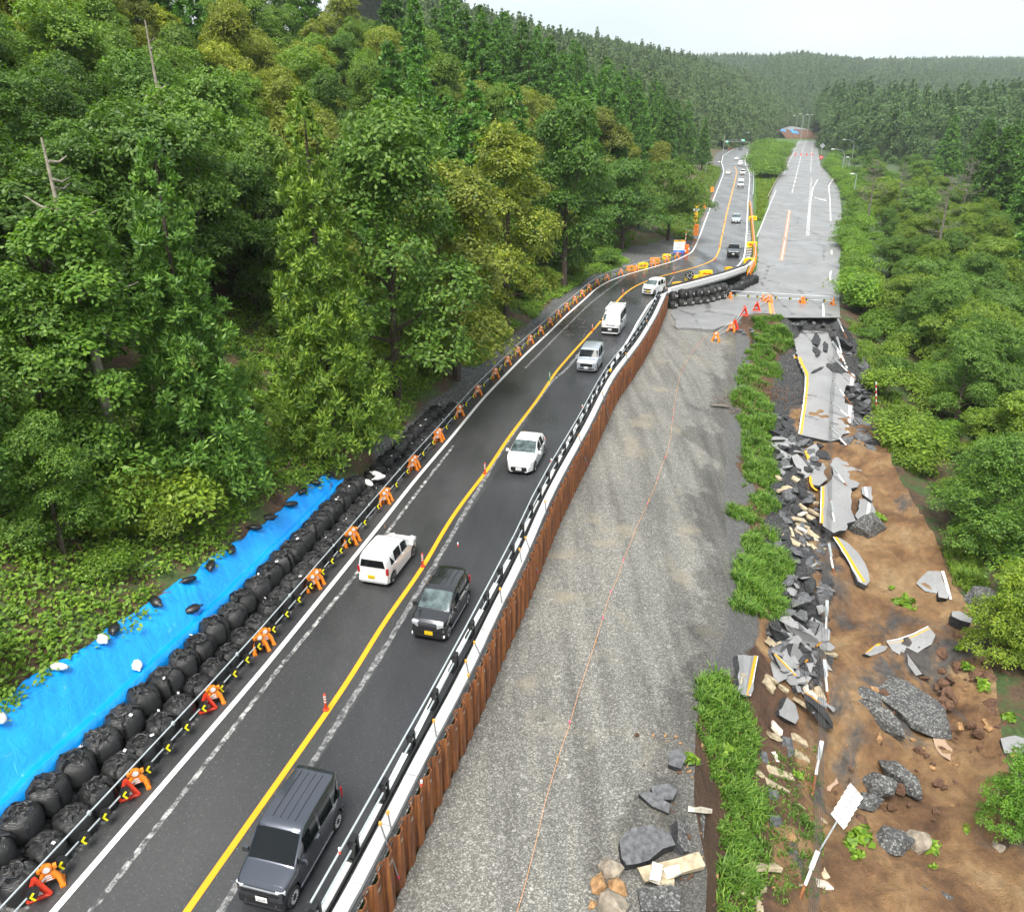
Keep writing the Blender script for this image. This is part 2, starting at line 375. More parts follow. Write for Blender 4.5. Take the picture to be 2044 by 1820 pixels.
def paint(name, col, wear=0.35, under=(0.045, 0.045, 0.047), sc=3.0, lo=0.30, rough=0.55):
    t = NT(name); p = t.pos(); n = t.noise(p, sc, 6, 0.75)
    f = t.ramp(n, [(max(0, lo), 1.0 if wear else 0.0), (lo + 0.05 + wear * 0.1, 0.0)])
    c = t.mix(f, t.mix(0.25, col, t.ramp(t.noise(p, 1.2, 3), [(0.3, 0.7), (0.7, 1.0)]), 'MULTIPLY'), under); M[name] = t.set(c, rough)
paint('paint_white', (0.78, 0.78, 0.76), 0.2, lo=0.26)
paint('paint_orange', (0.80, 0.36, 0.012), 0.15, lo=0.25)
paint('paint_orange_worn', (0.72, 0.27, 0.06), 1.0, (0.2, 0.2, 0.2), 2.0, 0.40)
paint('paint_white_worn', (0.66, 0.66, 0.64), 1.0, (0.20, 0.20, 0.20), 2.2, 0.38)
paint('paint_ghost', (0.33, 0.33, 0.325), 1.6, (0.055, 0.056, 0.058), 4.0, 0.42)
paint('paint_ghost_white', (0.55, 0.55, 0.53), 1.6, (0.055, 0.056, 0.058), 3.0, 0.44)

# rusted sheet piling: vertical streaks
t = NT('rust'); o = t.obj(); st = t.noise(t.sc(t.pos(), (5, 5, 0.35)), 1.6, 5, 0.6); sp = t.noise(t.pos(), 4, 4)
col = t.ramp(st, [(0.28, (0.07, 0.033, 0.022)), (0.44, (0.17, 0.060, 0.024)), (0.58, (0.30, 0.105, 0.030)), (0.78, (0.42, 0.17, 0.045))])
col = t.mix(0.5, col, t.ramp(sp, [(0.3, 0.6), (0.7, 1.15)]), 'MULTIPLY'); M['rust'] = t.set(col, 0.75)
plain('rust_plain', (0.22, 0.085, 0.03), 0.85, var=0.4, scale=8)
plain('galvanised', (0.50, 0.55, 0.57), 0.4, 0.25, var=0.1)
plain('steel_grey', (0.33, 0.34, 0.35), 0.5, 0.3)
plain('steel_orange', (0.70, 0.33, 0.05), 0.6)
plain('lamp_grey', (0.36, 0.39, 0.40), 0.5, 0.2)
plain('concrete', (0.43, 0.43, 0.42), 0.75, var=0.14, scale=2.5)
plain('concrete_old', (0.40, 0.33, 0.22), 0.9, var=0.35, scale=3.5, bump=0.02)
plain('concrete_pale', (0.62, 0.56, 0.46), 0.85, var=0.2, scale=3.5, bump=0.01)
plain('boulder', (0.33, 0.19, 0.085), 0.85, var=0.45, scale=2.5, bump=0.03)
plain('boulder_grey', (0.26, 0.22, 0.17), 0.85, var=0.4, scale=2.5, bump=0.03)
plain('clod', (0.11, 0.058, 0.034), 0.95, var=0.5, scale=4, bump=0.08)
plain('black_plastic', (0.012, 0.012, 0.013), 0.4)
plain('orange_plastic', (0.86, 0.25, 0.02), 0.42, var=0.05)
plain('orange_deep', (0.80, 0.16, 0.02), 0.45, var=0.05)
plain('red_plastic', (0.78, 0.055, 0.02), 0.45, var=0.05)
plain('pole_red', (0.60, 0.05, 0.018), 0.5, var=0.05)
plain('green_plastic', (0.02, 0.30, 0.12), 0.5, var=0.05)
plain('yellow_reflect', (0.86, 0.80, 0.02), 0.4, var=0.04)
plain('sign_yellow', (0.88, 0.66, 0.01), 0.45, var=0.04)
plain('sign_amber', (0.85, 0.47, 0.01), 0.45, var=0.04)
plain('sign_orange', (0.85, 0.30, 0.05), 0.5, var=0.05)
plain('sign_red', (0.72, 0.03, 0.05), 0.45, var=0.05)
plain('sign_blue', (0.02, 0.18, 0.62), 0.45, var=0.05)
plain('white_plain', (0.80, 0.80, 0.79), 0.45, var=0.03)
plain('chalk', (0.62, 0.60, 0.56), 0.9, var=0.05)
plain('pink_tape', (0.85, 0.06, 0.24), 0.5, var=0.05)
plain('orange_string', (0.75, 0.32, 0.12), 0.7, var=0.05)
plain('sand_white', (0.70, 0.69, 0.66), 0.7, var=0.12, scale=5, bump=0.02)
plain('cable', (0.13, 0.13, 0.135), 0.6, 0.3)
# flexible container bag: black woven polypropylene, soft sheen
t = NT('bag_black'); w = t.n('TexWave'); w.bands_direction = 'Z'; w.inputs['Scale'].default_value = 9; w.inputs['Distortion'].default_value = 3.5
w.inputs['Detail'].default_value = 2; t.l(t.obj(), w.inputs['Vector'])
oi = t.n('ObjectInfo'); cb = t.ramp(oi.outputs['Random'], [(0.0, 0.013), (1.0, 0.025)])
t.bump(w.outputs['Fac'], 0.02, 0.5); M['bag_black'] = t.set(cb, 0.42, spec=0.5)
plain('bag_strap', (0.035, 0.035, 0.037), 0.5)
t = NT('gravel_fill'); v = t.vor(t.obj(), 18.0, 'Color'); M['gravel_fill'] = t.set(t.mix(0.9, (0.10, 0.09, 0.08), v, 'MULTIPLY'), 0.9)
# blue tarpaulin
t = NT('tarp_blue'); p = t.pos(); n = t.noise(p, 0.8, 4); w = t.noise(t.sc(p, (1, 1, 3)), 2.5, 4, 0.6)
col = t.mix(t.ramp(w, [(0.66, 0.0), (0.76, 0.35)]), t.ramp(n, [(0.3, (0.0, 0.22, 0.66)), (0.7, (0.004, 0.31, 0.80))]), (0.25, 0.55, 0.9))
t.bump(t.noise(t.sc(p, (1.3, 1.3, 1.3)), 2.2, 4, 0.5, 1.2), 0.10, 0.5); M['tarp_blue'] = t.set(col, 0.38)

def carpaint(name, col, metal=0.0, rough=0.28, coat=1.0):
    t = NT(name); t.b.inputs['Coat Roughness'].default_value = 0.06
    M[name] = t.set(t.mix(0.3, col, t.ramp(t.noise(t.obj(), 3, 2), [(0.3, 0.85), (0.7, 1.0)]), 'MULTIPLY'), rough, metal, coat=coat)
carpaint('car_navy', (0.115, 0.125, 0.15), 0.92, 0.26)
carpaint('car_black', (0.055, 0.055, 0.06), 0.8, 0.22)
carpaint('car_white', (0.78, 0.78, 0.775), 0.0, 0.35)
carpaint('car_silver', (0.52, 0.565, 0.62), 0.6, 0.32)
carpaint('car_dark', (0.020, 0.026, 0.028), 0.3, 0.25)
t = NT('glass_dark'); t.set((0.006, 0.008, 0.009), 0.03, 0.0, 0.28); M['glass_dark'] = t.mat
t = NT('glass_clear'); n = t.noise(t.obj(), 2.2, 3); t.set(t.ramp(n, [(0.35, (0.02, 0.03, 0.03)), (0.65, (0.12, 0.16, 0.165))]), 0.05, 0.0, 0.5); M['glass_clear'] = t.mat
plain('rubber', (0.016, 0.016, 0.017), 0.75)
plain('rim_silver', (0.50, 0.51, 0.52), 0.35, 0.6)
plain('rim_white', (0.66, 0.66, 0.65), 0.45)
plain('chrome', (0.62, 0.63, 0.64), 0.15, 0.9)
plain('trim_black', (0.014, 0.014, 0.015), 0.45)
plain('light_lens', (0.66, 0.69, 0.71), 0.12, 0.2, var=0.2, scale=14)
plain('tail_red', (0.42, 0.012, 0.012), 0.2)
plain('plate_white', (0.78, 0.78, 0.76), 0.45, var=0.02)
plain('plate_yellow', (0.80, 0.52, 0.01), 0.45, var=0.02)
plain('ink', (0.02, 0.045, 0.03), 0.6, var=0.02)
plain('water_mud', (0.36, 0.245, 0.165), 0.12, var=0.1, scale=1)
def glow(name, col, st):
    t = NT(name); t.b.inputs['Emission Color'].default_value = (*col, 1); t.b.inputs['Emission Strength'].default_value = st
    M[name] = t.set(col, 0.4)
glow('signal_green', (0.05, 0.9, 0.55), 2.0)
# ------------------------------------------------------------------ road lines, surveyed (u, v) on z = 0
LW = smooth_line(Gs([(60,1873),(106,1820),(311,1583),(516,1347),(648.7,1183.4),(757,1050),(826,961),(895.5,879.8),(962,798),(1012.5,745),(1052,704.4),
     (1096,663.8),(1129,630.8),(1161.8,602.3),(1190.4,575.9),(1214.6,561.6),(1249.7,548.4),(1293.7,536.4),(1347,521),(1380.5,504.7),(1389,490),
     (1398.8,465.7),(1408.6,438.8),(1425.7,394.9),(1442.8,350.9),(1444.7,341),(1440.3,324),(1443,311),(1460,299.7),(1491.6,282.6),(1516,265.5),(1533,258)], 0), 1.0)
OR = smooth_line(Gs([(330,1880),(372,1820),(535,1588),(698,1357),(762,1247.6),(846,1131.6),(885.6,1057.5),(927.6,995.8),(969.5,944),(1014,875),(1073,798),
     (1109,743),(1137.7,710),(1181.6,661.6),(1199,641.8),(1227.8,606.7),(1243,589),(1260.7,575.9),(1280.5,565),(1315.6,552.8),(1369.6,538.9),(1406,528),
     (1428,517),(1435.5,500),(1440.3,475.4),(1450,429),(1460,390),(1468.4,355.8),(1470.9,343.6),(1467,331.4),(1459.9,316.8),(1457,310.7)], 0), 1.0)
RW = smooth_line(Gs([(612,1880),(644,1820),(768,1584),(890,1345),(933,1268),(984.2,1175),(1038,1075),(1074.5,1006.7),(1099,948),(1123.9,900.6),(1155,844),
     (1190.3,781.5),(1225.4,723),(1260.6,668),(1270,648.7),(1295,608),(1310.8,592.7),(1351.8,575),(1385,564.4),(1418,555.6),(1449.4,544.9),(1472.9,532),
     (1484.6,516.6),(1488,497),(1490.4,463),(1492.8,409.5),(1496.5,355.8),(1495.3,343.6),(1489,331.4),(1487,322),(1492,304),(1509,288),(1530,271),(1543,262)], 0), 1.0)
PT = Gs([(680,1870),(711,1810),(735,1788),(790,1648),(817,1607),(851,1532),(868,1498),(902,1433),(947,1351),(1001,1224),(1035.5,1160),(1064.7,1094.6),(1099,1009),
     (1125.8,955),(1183.8,848),(1207,797.8),(1230.7,751),(1264,708),(1285.4,678.7),(1312.7,632),(1332,588)], 0.05)
def extrap(P, y0, y1):
    P = np.asarray(P, float); a, b = P[0], P[1]
    if P[0, 1] > y0: P = np.vstack([a + (b - a) * ((y0 - a[1]) / (b[1] - a[1])), P])
    a, b = P[-1], P[-2]
    if P[-1, 1] < y1: P = np.vstack([P, a + (a - b) * ((y1 - a[1]) / (a[1] - b[1]))])
    return P
LW, OR, RW = extrap(LW, 4, 300), extrap(OR, 4, 300), extrap(RW, 4, 300)
PILE = smooth_line(PT, 1.0, 4); PILE = extrap(PILE, 4, PILE[-1, 1])
PILE_END = PILE[-1].copy()
BAGLINE = Gs([(1333,587),(1400,569),(1450,555),(1498,538),(1508,518)], 0.0)

YS = [4.0]
while YS[-1] < 100: YS.append(YS[-1] + 0.30)
while YS[-1] < 900: YS.append(YS[-1] + 0.30 + (YS[-1] - 100) * 0.02)
YS = np.array(YS)
def fy(P, k=0, ys=None):
    P = np.asarray(P); i = np.argsort(P[:, 1], kind='stable'); return np.interp(YS if ys is None else ys, P[i, 1], P[i, k])
lx, rx = fy(LW), fy(RW)
edgeL = lx - 0.72                                   # left edge of the asphalt
yE = PILE_END[1]
pile_x = np.where(YS < yE, fy(PILE), np.interp(YS, np.r_[yE, BAGLINE[:, 1] + 0.01], np.r_[PILE_END[0], BAGLINE[:, 0] - 0.0]))
yB = BAGLINE[-1, 1]
gore = Gs([(1508,520),(1511,473),(1520,440),(1531,420),(1535,380),(1540,330),(1560,300),(1580,270)], 0)
pile_x = np.where(YS > yB, np.interp(YS, gore[:, 1], gore[:, 0]), pile_x)
pile_x = np.where(YS > gore[-1, 1], gore[-1, 0] + (YS - gore[-1, 1]) * 0.28, pile_x)
def z_old(y): return np.interp(y, [0, 90, 104, 120, 138, 2000], [-1.8, -1.75, -1.5, -0.75, -0.02, -0.02])
def unproj_old(u, v):
    z = -1.0
    for _ in range(12): z = float(z_old(G(u, v, z)[1]))
    return G(u, v, z)
OLD_L = np.array([unproj_old(*p) for p in [(1478,606),(1490,560),(1510,500),(1511,473),(1519,455),(1531,420),(1549,370),(1566,335),(1583,300),(1597,277.7)]])
OLD_Lline = np.array([unproj_old(*p) for p in [(1511,473),(1530,425),(1549,380)]])
OLD_R = np.array([unproj_old(*p) for p in [(1664,632),(1664,600),(1665,560),(1667,520),(1672,470),(1673,420),(1670,378),(1657,357),(1634,331),(1630,300),(1626,277.7)]])

# rails of the gravel yard and the slide, (u, v, z)
CREST = Gs([(1010,1900,-2.05),(1032,1820,-2.05),(1049,1744,-2.05),(1076.6,1675,-2.05),(1107,1538.7,-2.05),(1131,1460,-2.05),(1160,1368,-2.05),(1179,1338,-2.05),(1196.6,1246,-2.05),
     (1222,1180,-2.05),(1262,1075,-2.05),(1300,992,-2.05),(1320,940,-2.05),(1338,888,-2.05),(1346,810,-2.05),(1358,744,-2.05),(1380,707,-2.05),(1408,673,-2.05)])
TOE = Gs([(1405,1900,-2.3),(1412,1740,-2.3),(1385,1600,-2.35),(1388,1470,-2.4),(1400,1370,-2.5),(1455,1250,-3.3),(1455,1120,-3.7),(1445,1000,-3.9),(1450,900,-3.7),(1462,800,-3.2),(1470,720,-2.7),(1470,680,-2.2)])
S0 = Gs([(1428,1900,-4.6),(1436,1740,-4.6),(1440,1600,-4.4),(1470,1480,-4.4),(1500,1380,-4.2),(1500,1250,-4.2),(1500,1120,-4.3),(1490,1000,-4.3),(1490,900,-4.1),(1500,800,-3.6),(1500,720,-3.0),(1490,680,-2.3)])
S1 = Gs([(1520,1900,-5.9),(1520,1740,-5.8),(1530,1600,-5.6),(1520,1450,-5.4),(1560,1330,-5.2),(1580,1230,-5.4),(1560,1100,-5.3),(1560,950,-5.0),(1560,860,-4.8),(1565,780,-4.4),(1578,700,-3.6),(1578,662,-2.5)])
S2 = Gs([(1640,1900,-8.2),(1640,1740,-8.0),(1650,1600,-7.8),(1660,1400,-7.6),(1665,1250,-7.3),(1650,1090,-6.6),(1640,960,-5.7),(1612,870,-4.9),(1605,780,-4.2),(1600,690,-3.6),(1605,660,-3.3)])
S3 = Gs([(1850,1900,-9.0),(1850,1740,-8.9),(1840,1600,-8.8),(1810,1400,-8.5),(1760,1220,-7.9),(1745,1060,-6.8),(1730,960,-5.9),(1705,860,-5.0),(1700,770,-4.3),(1690,690,-3.6),(1668,660,-3.3)])
S4 = Gs([(2060,1900,-9.0),(2040,1740,-9.0),(2010,1550,-8.6),(1980,1330,-7.8),(1900,1150,-6.8),(1830,1020,-5.9),(1780,930,-5.2),(1742,830,-4.3),(1738,740,-3.4),(1700,670,-2.6),(1680,645,-2.3)])
yJ = 88.5
oldL, oldR = fy(OLD_L), fy(OLD_R)
def rail(P, frac):
    """rail of the slide zone that runs on along the old road beyond the break"""
    P = extrap(P, 4, yJ); i = np.argsort(P[:, 1]); P = P[i]
    x = np.interp(YS, P[:, 1], P[:, 0]); z = np.interp(YS, P[:, 1], P[:, 2])
    x2 = oldL + (oldR - oldL) * frac if frac >= 0 else pile_x + (oldL - pile_x) * (1 + frac)
    w = np.clip((YS - yJ + 2.0) / 4.0, 0, 1)
    return x * (1 - w) + x2 * w, z * (1 - w) + (z_old(YS) - 0.06) * w
def fix(a, b): return np.maximum(a, b + 0.06)
C = rail(CREST, -0.5); Tt = rail(TOE, 0.0); s0 = rail(S0, 0.1); s1 = rail(S1, 0.2); s2 = rail(S2, 0.4); s3 = rail(S3, 0.85)
s4 = rail(S4, 1.0); s4 = (s4[0] + 0.85 * np.clip((YS - yJ) / 4, 0, 1), s4[1])
zyard = np.where(YS < yE, np.interp(YS, [0, 66, 84, 92], [-2.05, -2.05, -1.85, -1.78]), np.minimum(z_old(YS), -0.02))
RX = [C[0]]; RZ = [C[1]]
xs = fix(C[0], pile_x + 0.3); rails = [(pile_x + 0.12, zyard), (xs, C[1])]
for r in (Tt, s0, s1, s2, s3, s4):
    x = fix(r[0], rails[-1][0]); rails.append((x, r[1]))
def rightfall(k): return rails[7][0] + k[0], rails[7][1] + k[1]
wfar = np.clip((YS - 140) / 150, 0, 1)
rails += [(rails[7][0] + 5, rails[7][1] - 1.0 + 0.6 * wfar), (rails[7][0] + 16, rails[7][1] - 4.0 + 2.5 * wfar), (rails[7][0] + 40, rails[7][1] - 6.0 + 4 * wfar),
          (rails[7][0] + 110, rails[7][1] - 3.0 + 4 * wfar), (rails[7][0] + 260, rails[7][1] + 6), (rails[7][0] + 900, rails[7][1] + 30)]
PIX, PIZ = np.array([r[0] for r in rails]), np.array([r[1] for r in rails])     # (rail, y)
# left hillside: height against distance from the verge
HD = np.array([0, 0.9, 2.2, 3.7, 6.5, 10, 18, 30, 50, 80, 400])
HZn = np.array([-0.04, 0.0, 0.9, 2.2, 3.7, 5.6, 8.6, 15.0, 24, 34, 70.0])
HZf = np.array([-0.04, 0.0, 0.25, 0.75, 1.7, 3.2, 6.8, 12.5, 21, 31, 70.0])
def hill(d, y):
    w = np.clip((y - 36) / 30, 0, 1); lay = np.exp(-((y - 120) / 16.0) ** 2)      # flat lay-by beside the bend
    z = np.interp(d, HD, HZn) * (1 - w) + np.interp(d, HD, HZf) * w
    return z - lay * np.clip(z, 0, 1e9) * np.clip(1.35 - d / 22.0, 0, 0.92)
def rows(y):
    j = np.clip(np.searchsorted(YS, y) - 1, 0, len(YS) - 2); f = np.clip((y - YS[j]) / (YS[j + 1] - YS[j]), 0, 1); return j, f
def H0(x, y):
    """ground height"""
    x, y = np.atleast_1d(np.asarray(x, float)), np.atleast_1d(np.asarray(y, float)); x, y = np.broadcast_arrays(x, y)
    sh = x.shape; x, y = x.ravel(), y.ravel(); j, f = rows(y)
    eL = edgeL[j] * (1 - f) + edgeL[j + 1] * f
    px = PIX[:, j] * (1 - f) + PIX[:, j + 1] * f; pz = PIZ[:, j] * (1 - f) + PIZ[:, j + 1] * f
    z = np.full(x.shape, -0.05)
    m = x < eL; z[m] = hill(eL[m] - x[m], y[m])
    for k in range(len(px) - 1):
        mm = (x >= px[k]) & (x < px[k + 1]); t = (x[mm] - px[k][mm]) / (px[k + 1][mm] - px[k][mm])
        z[mm] = pz[k][mm] * (1 - t) + pz[k + 1][mm] * t
    return z.reshape(sh)
def railx(k, y): return np.interp(y, YS, PIX[k])
def rough(x, y):
    """relief: lumps of the slide, furrows of the hillside; none on the roads"""
    x, y = np.asarray(x, float), np.asarray(y, float)
    t, s4x = railx(2, y), railx(7, y); yf = np.clip((88 - y) / 6, 0, 1)
    inn = np.clip((x - t) / 1.5, 0, 1) * np.clip((s4x + 4 - x) / 3, 0, 1) * yf
    core = np.clip((x - railx(4, y)) / 2.0, 0, 1)
    a = inn * (fbm(x, y, 5.5, 3, 5) * (0.28 + 0.35 * core) + np.abs(fbm(x, y, 2.2, 9, 4)) * 0.42 + (.55 - np.abs(fbm(x, y, 3.4, 15, 3))) * .35 * core + core * (np.abs(fbm(x, y, 1.1, 19, 3)) * .38 - .1) - 0.15)
    el = np.interp(y, YS, edgeL); hl = np.clip((el - 4 - x) / 4, 0, 1)
    a = a + hl * fbm(x, y, 6, 5, 4) * 0.45
    a = a + np.clip((x - s4x - 3) / 4, 0, 1) * fbm(x, y, 8, 6, 3) * 0.5 * np.clip(1.2 - (y - 90) / 40, 0.0, 1)
    yd = np.clip((x - railx(1, y) - 0.2) / 1.5, 0, 1) * np.clip((t - x) / 1.0, 0, 1) * np.clip((92 - y) / 4, 0, 1)
    a = a + yd * (fbm(x, y, 3.0, 12, 4) * 0.09)
    return a
def H(x, y):
    r = H0(x, y) + rough(x, y); return float(r[0]) if np.ndim(x) == 0 else r
def hit(u, v, tmax=700):
    """where the sight line through (u, v) meets the ground"""
    d = np.array(ray(u, v)); t = np.linspace(12, tmax, 2600); P = d[None] * t[:, None]; P[:, 2] += CAM_H
    g = H0(P[:, 0], P[:, 1]); b = np.nonzero(P[:, 2] < g)[0]
    k = b[0] if len(b) else len(t) - 1
    x, y = P[k, 0], P[k, 1]; return (x, y, H(x, y))

def strip(name, xa, xb, nx, ys, mat, zoff=0.0, spacing=None, kind='structure', attrs=None):
    s = np.linspace(0, 1, nx) if spacing is None else spacing
    X = xa[:, None] * (1 - s) + xb[:, None] * s; Y = np.repeat(ys[:, None], len(s), 1)
    Z = H0(X, Y) + rough(X, Y) + zoff
    n, k = X.shape; idx = np.arange(n * k).reshape(n, k)
    Fq = np.stack([idx[:-1, :-1], idx[:-1, 1:], idx[1:, 1:], idx[1:, :-1]], -1).reshape(-1, 4)
    me = mesh_np(name, np.stack([X, Y, Z], -1).reshape(-1, 3), Fq, [mat], None, True)
    for an, fn in (attrs or {}).items(): me.attributes.new(an, 'FLOAT', 'POINT').data.foreach_set('value', np.clip(fn(X, Y), 0, 1).astype(np.float32).ravel())
    return tag(link(name, me), kind=kind)
near = YS < 112; yn = YS[near]
g = lambda k: PIX[k][near]
strip('road_bed', edgeL[near] - 0.02, pile_x[near] + 0.02, 8, yn, M['gravel_dark'])
ynf = YS[(YS >= yn[-1] - 1e-6) & (YS < 880)]; sel = (YS >= yn[-1] - 1e-6) & (YS < 880)
def left_mat(x, y):
    d = np.interp(y, YS, edgeL) - x
    w = np.interp(y, [0, 40, 46, 90, 105], [1.6, 1.6, 2.3, 2.2, 3.0]) + 0.7 * vnoise(x, y, 4, 4) + 7 * np.exp(-((y - 121) / 8) ** 2)
    return (d - w) / 0.8 + 0.5
sp = np.r_[np.linspace(0, 0.25, 60) , np.linspace(0.255, 1, 70)]
strip('hillside_ground', edgeL[near], edgeL[near] - 70, 0, yn, M['bank_ground'], spacing=np.r_[np.linspace(0, 0.2, 70), np.linspace(0.21, 1, 60)], attrs={'zone': left_mat})
def yard_mat(x, y):
    t = railx(2, y); n = fbm(x, y, 3.0, 21, 4)
    return (x - (t - 3.0 + 2.4 * n)) / 2.6 * np.clip((86 - y) / 8, 0, 1)
strip('gravel_yard', g(0), g(2), 76, yn, M['yard_ground'], attrs={'zone': yard_mat})
def slide_mat(x, y):
    return (railx(4, y) + 2.5 * fbm(x, y, 3.5, 31, 4) - x) / 1.2 + .5
def rubble_mat(x, y):
    n = fbm(x, y, 3.0, 33, 4); a = np.clip((y - 60) / 4, 0, 1) * np.clip((x - railx(6, y) + 2.0 + 2 * n) / 1.0, 0, 1)
    b = np.clip((y - 64 + 3 * n) / 3, 0, 1) * np.clip((x - railx(4, y) + 1 + 1.5 * n) / 1.0, 0, 1)
    c = np.clip((y - 31 + 2 * n) / 3, 0, 1) * np.clip((x - railx(4, y) + 1.6) / 1.0, 0, 1) * np.clip((railx(5, y) - .6 + n - x) / 1.0, 0, 1)
    return np.maximum(np.maximum(a, b), c)
strip('slide_soil', g(2), g(7), 210, yn, M['slide_ground'], attrs={'zone': slide_mat, 'rubble': rubble_mat, 'spill': lambda x, y: ((railx(3, y) + .4 + 1.2 * fbm(x, y, 2.5, 35, 4)) - x) / .8 * np.clip((y - 27) / 3, 0, 1)})
strip('right_bank_ground', g(7), g(7) + 90, 0, yn, M['forest_floor'], spacing=np.r_[np.linspace(0, 0.25, 40), np.linspace(0.27, 1, 40)])
# beyond the bend: one ground sheet on either side
strip('far_hillside_ground', edgeL[sel], edgeL[sel] - 200, 0, ynf, M['bank_ground'], spacing=np.r_[np.linspace(0, 0.1, 30), np.linspace(0.11, 1, 50)], attrs={'zone': left_mat})
strip('road_corridor_ground', edgeL[sel] - 0.02, PIX[7][sel], 60, ynf, M['meadow'], zoff=-0.03)
strip('right_valley_ground', PIX[7][sel], PIX[7][sel] + 850, 0, ynf, M['wood_floor'], zoff=-0.03, spacing=np.linspace(0, 1, 60) ** 1.8)
big = MB(); big.box((0, 1500, -22.5), (9000, 9000, 1.0)); tag(big.build('plain', M['wood_floor']), kind='structure')

# ------------------------------------------------------------------ carriageways
def sheet(name, A, B, mat, z=None, kind='structure', nx=6, parent=None):
    """road surface between two edge lines given at the same stations"""
    A, B = np.asarray(A), np.asarray(B); s = np.linspace(0, 1, nx)[None, :, None]
    P = A[:, None] * (1 - s) + B[:, None] * s
    if z is not None: P[..., 2] += z
    n, k = P.shape[:2]; idx = np.arange(n * k).reshape(n, k)
    Fq = np.stack([idx[:-1, :-1], idx[:-1, 1:], idx[1:, 1:], idx[1:, :-1]], -1).reshape(-1, 4)
    return tag(link(name, mesh_np(name, P.reshape(-1, 3), Fq, [mat]), parent), kind=kind)
def ribbon(name, P, w, mat, z=0.012, parent=None, kind='structure', dash=None, step=0.8, jag=0.0, zf=None):
    """painted line: width w along a path; dash = (on, off) metres; it follows the surface it lies on"""
    P = smooth_line(P, step, 1); d = np.gradient(P[:, :2], axis=0); d /= np.linalg.norm(d, axis=1)[:, None] + 1e-9
    nrm = np.stack([-d[:, 1], d[:, 0]], 1); ww = np.full(len(P), w / 2.0)
    L = P.copy(); Rr = P.copy(); ja = jag * RNG.standard_normal((2, len(P)))
    L[:, :2] += nrm * (ww + ja[0])[:, None]; Rr[:, :2] -= nrm * (ww + ja[1])[:, None]
    V = np.concatenate([L, Rr]); V[:, 2] += z
    n = len(P); s = np.arange(n) * step
    keep = [i for i in range(n - 1) if dash is None or (s[i] % (dash[0] + dash[1])) < dash[0]]
    Fq = np.array([(n + i, n + i + 1, i + 1, i) for i in keep])
    return tag(link(name, mesh_np(name, V, Fq, [mat]), parent), kind=kind)
ysr = np.concatenate([np.arange(4, 100, 0.6), np.arange(100, 620, 1.6)])
eLr, pxr, orr, rwr = (np.interp(ysr, YS, a) for a in (edgeL, pile_x, fy(OR), rx))
lim = np.interp(ysr, [0, yE, yE + 6, 130, 150, 620], [0.03, 0.03, 0.6, 0.8, 0.3, 0.3])
rgt = np.where(ysr < yB + 4, pxr - lim, rwr + np.interp(ysr, [yB, yB + 10, 150, 620], [1.4, 1.6, 1.2, 0.7]))
zz = np.zeros_like(ysr)
tag(sheet('road', np.stack([eLr, ysr, zz], 1), np.stack([rgt, ysr, zz], 1), M['asphalt_new'], nx=10))
ym = ysr < 112
seam = orr + np.interp(ysr, [0, 40, 60, 112], [0.95, 0.7, 0.15, -0.1])
sheet('road_patch', np.stack([seam, ysr, zz], 1)[ym], np.stack([np.minimum(rgt, rwr + 0.75), ysr, zz], 1)[ym], M['asphalt_patch'], z=0.004)
yf = ysr > 126
sheet('road_worn_part', np.stack([eLr + 0.5, ysr, zz], 1)[yf], np.stack([rwr + 0.9, ysr, zz], 1)[yf], M['asphalt_mid'], z=0.005)
cut = lambda P, a, b: P[(P[:, 1] >= a) & (P[:, 1] <= b)]
ribbon('road_line', cut(LW, 5, 620), 0.20, M['paint_white'])
ribbon('road_line', cut(RW, 5, 620), 0.20, M['paint_white'])
ribbon('road_line', cut(OR, 5, 105), 0.20, M['paint_orange'])
ribbon('road_line', cut(OR, 104.5, 330), 0.22, M['paint_orange'])
def offs(P, dx): Q = P.copy(); Q[:, 0] += dx; return Q
gh = smooth_line(Gs([(180,1820),(345,1610),(560,1330),(700,1160),(790,1040),(850,960),(905,890)], 0), 0.5)
ribbon('worn_line', gh, 0.17, M['paint_ghost_white'], z=0.008, jag=0.012, step=0.25)
gh2 = smooth_line(Gs([(430,1835),(600,1560),(770,1290),(880,1105),(950,985),(1000,900),(1050,830),(1100,762),(1130,738),(1165,695)], 0), 0.5)
ribbon('worn_line', gh2, 0.22, M['paint_ghost'], z=0.008, jag=0.02, step=0.25)
gh3 = Gs([(1040,735),(1110,665),(1170,607),(1250,546)], 0); ribbon('worn_line', offs(smooth_line(gh3, .5), 0.35), 0.18, M['paint_ghost'], z=0.008, jag=0.015, step=0.25)
gh4 = Gs([(1290,612),(1330,575),(1345,552)], 0); ribbon('worn_line', gh4, 0.16, M['paint_ghost'], z=0.008, jag=0.01, step=0.25)
# old carriageway beyond the break
yo = np.concatenate([np.arange(88.0, 150, 0.7), np.arange(150, 640, 3)])
oL = np.interp(yo, OLD_L[:, 1], OLD_L[:, 0]); oR = np.interp(yo, np.sort(OLD_R[:, 1]), OLD_R[np.argsort(OLD_R[:, 1]), 0])
wl_ = np.interp(yo, [88, 92, 100, 140, 160], [3.0, 4.5, 2.0, 0.4, 0.5]); lft = np.maximum(oL - wl_, np.interp(yo, YS, pile_x) + 0.25)
jagL = np.where(yo < 100, fbm(yo, yo * 0, 2.0, 8) * 0.5, 0)
sheet('old_road', np.stack([lft + jagL, yo, z_old(yo)], 1), np.stack([oR + 0.7, yo, z_old(yo)], 1), M['asphalt_old'], z=0.0, nx=24)
yard = np.array([unproj_old(*p) for p in [(1340,634),(1352,598),(1420,590),(1478,600),(1520,600),(1530,622),(1462,646),(1425,658),(1350,655)]])
yj = []
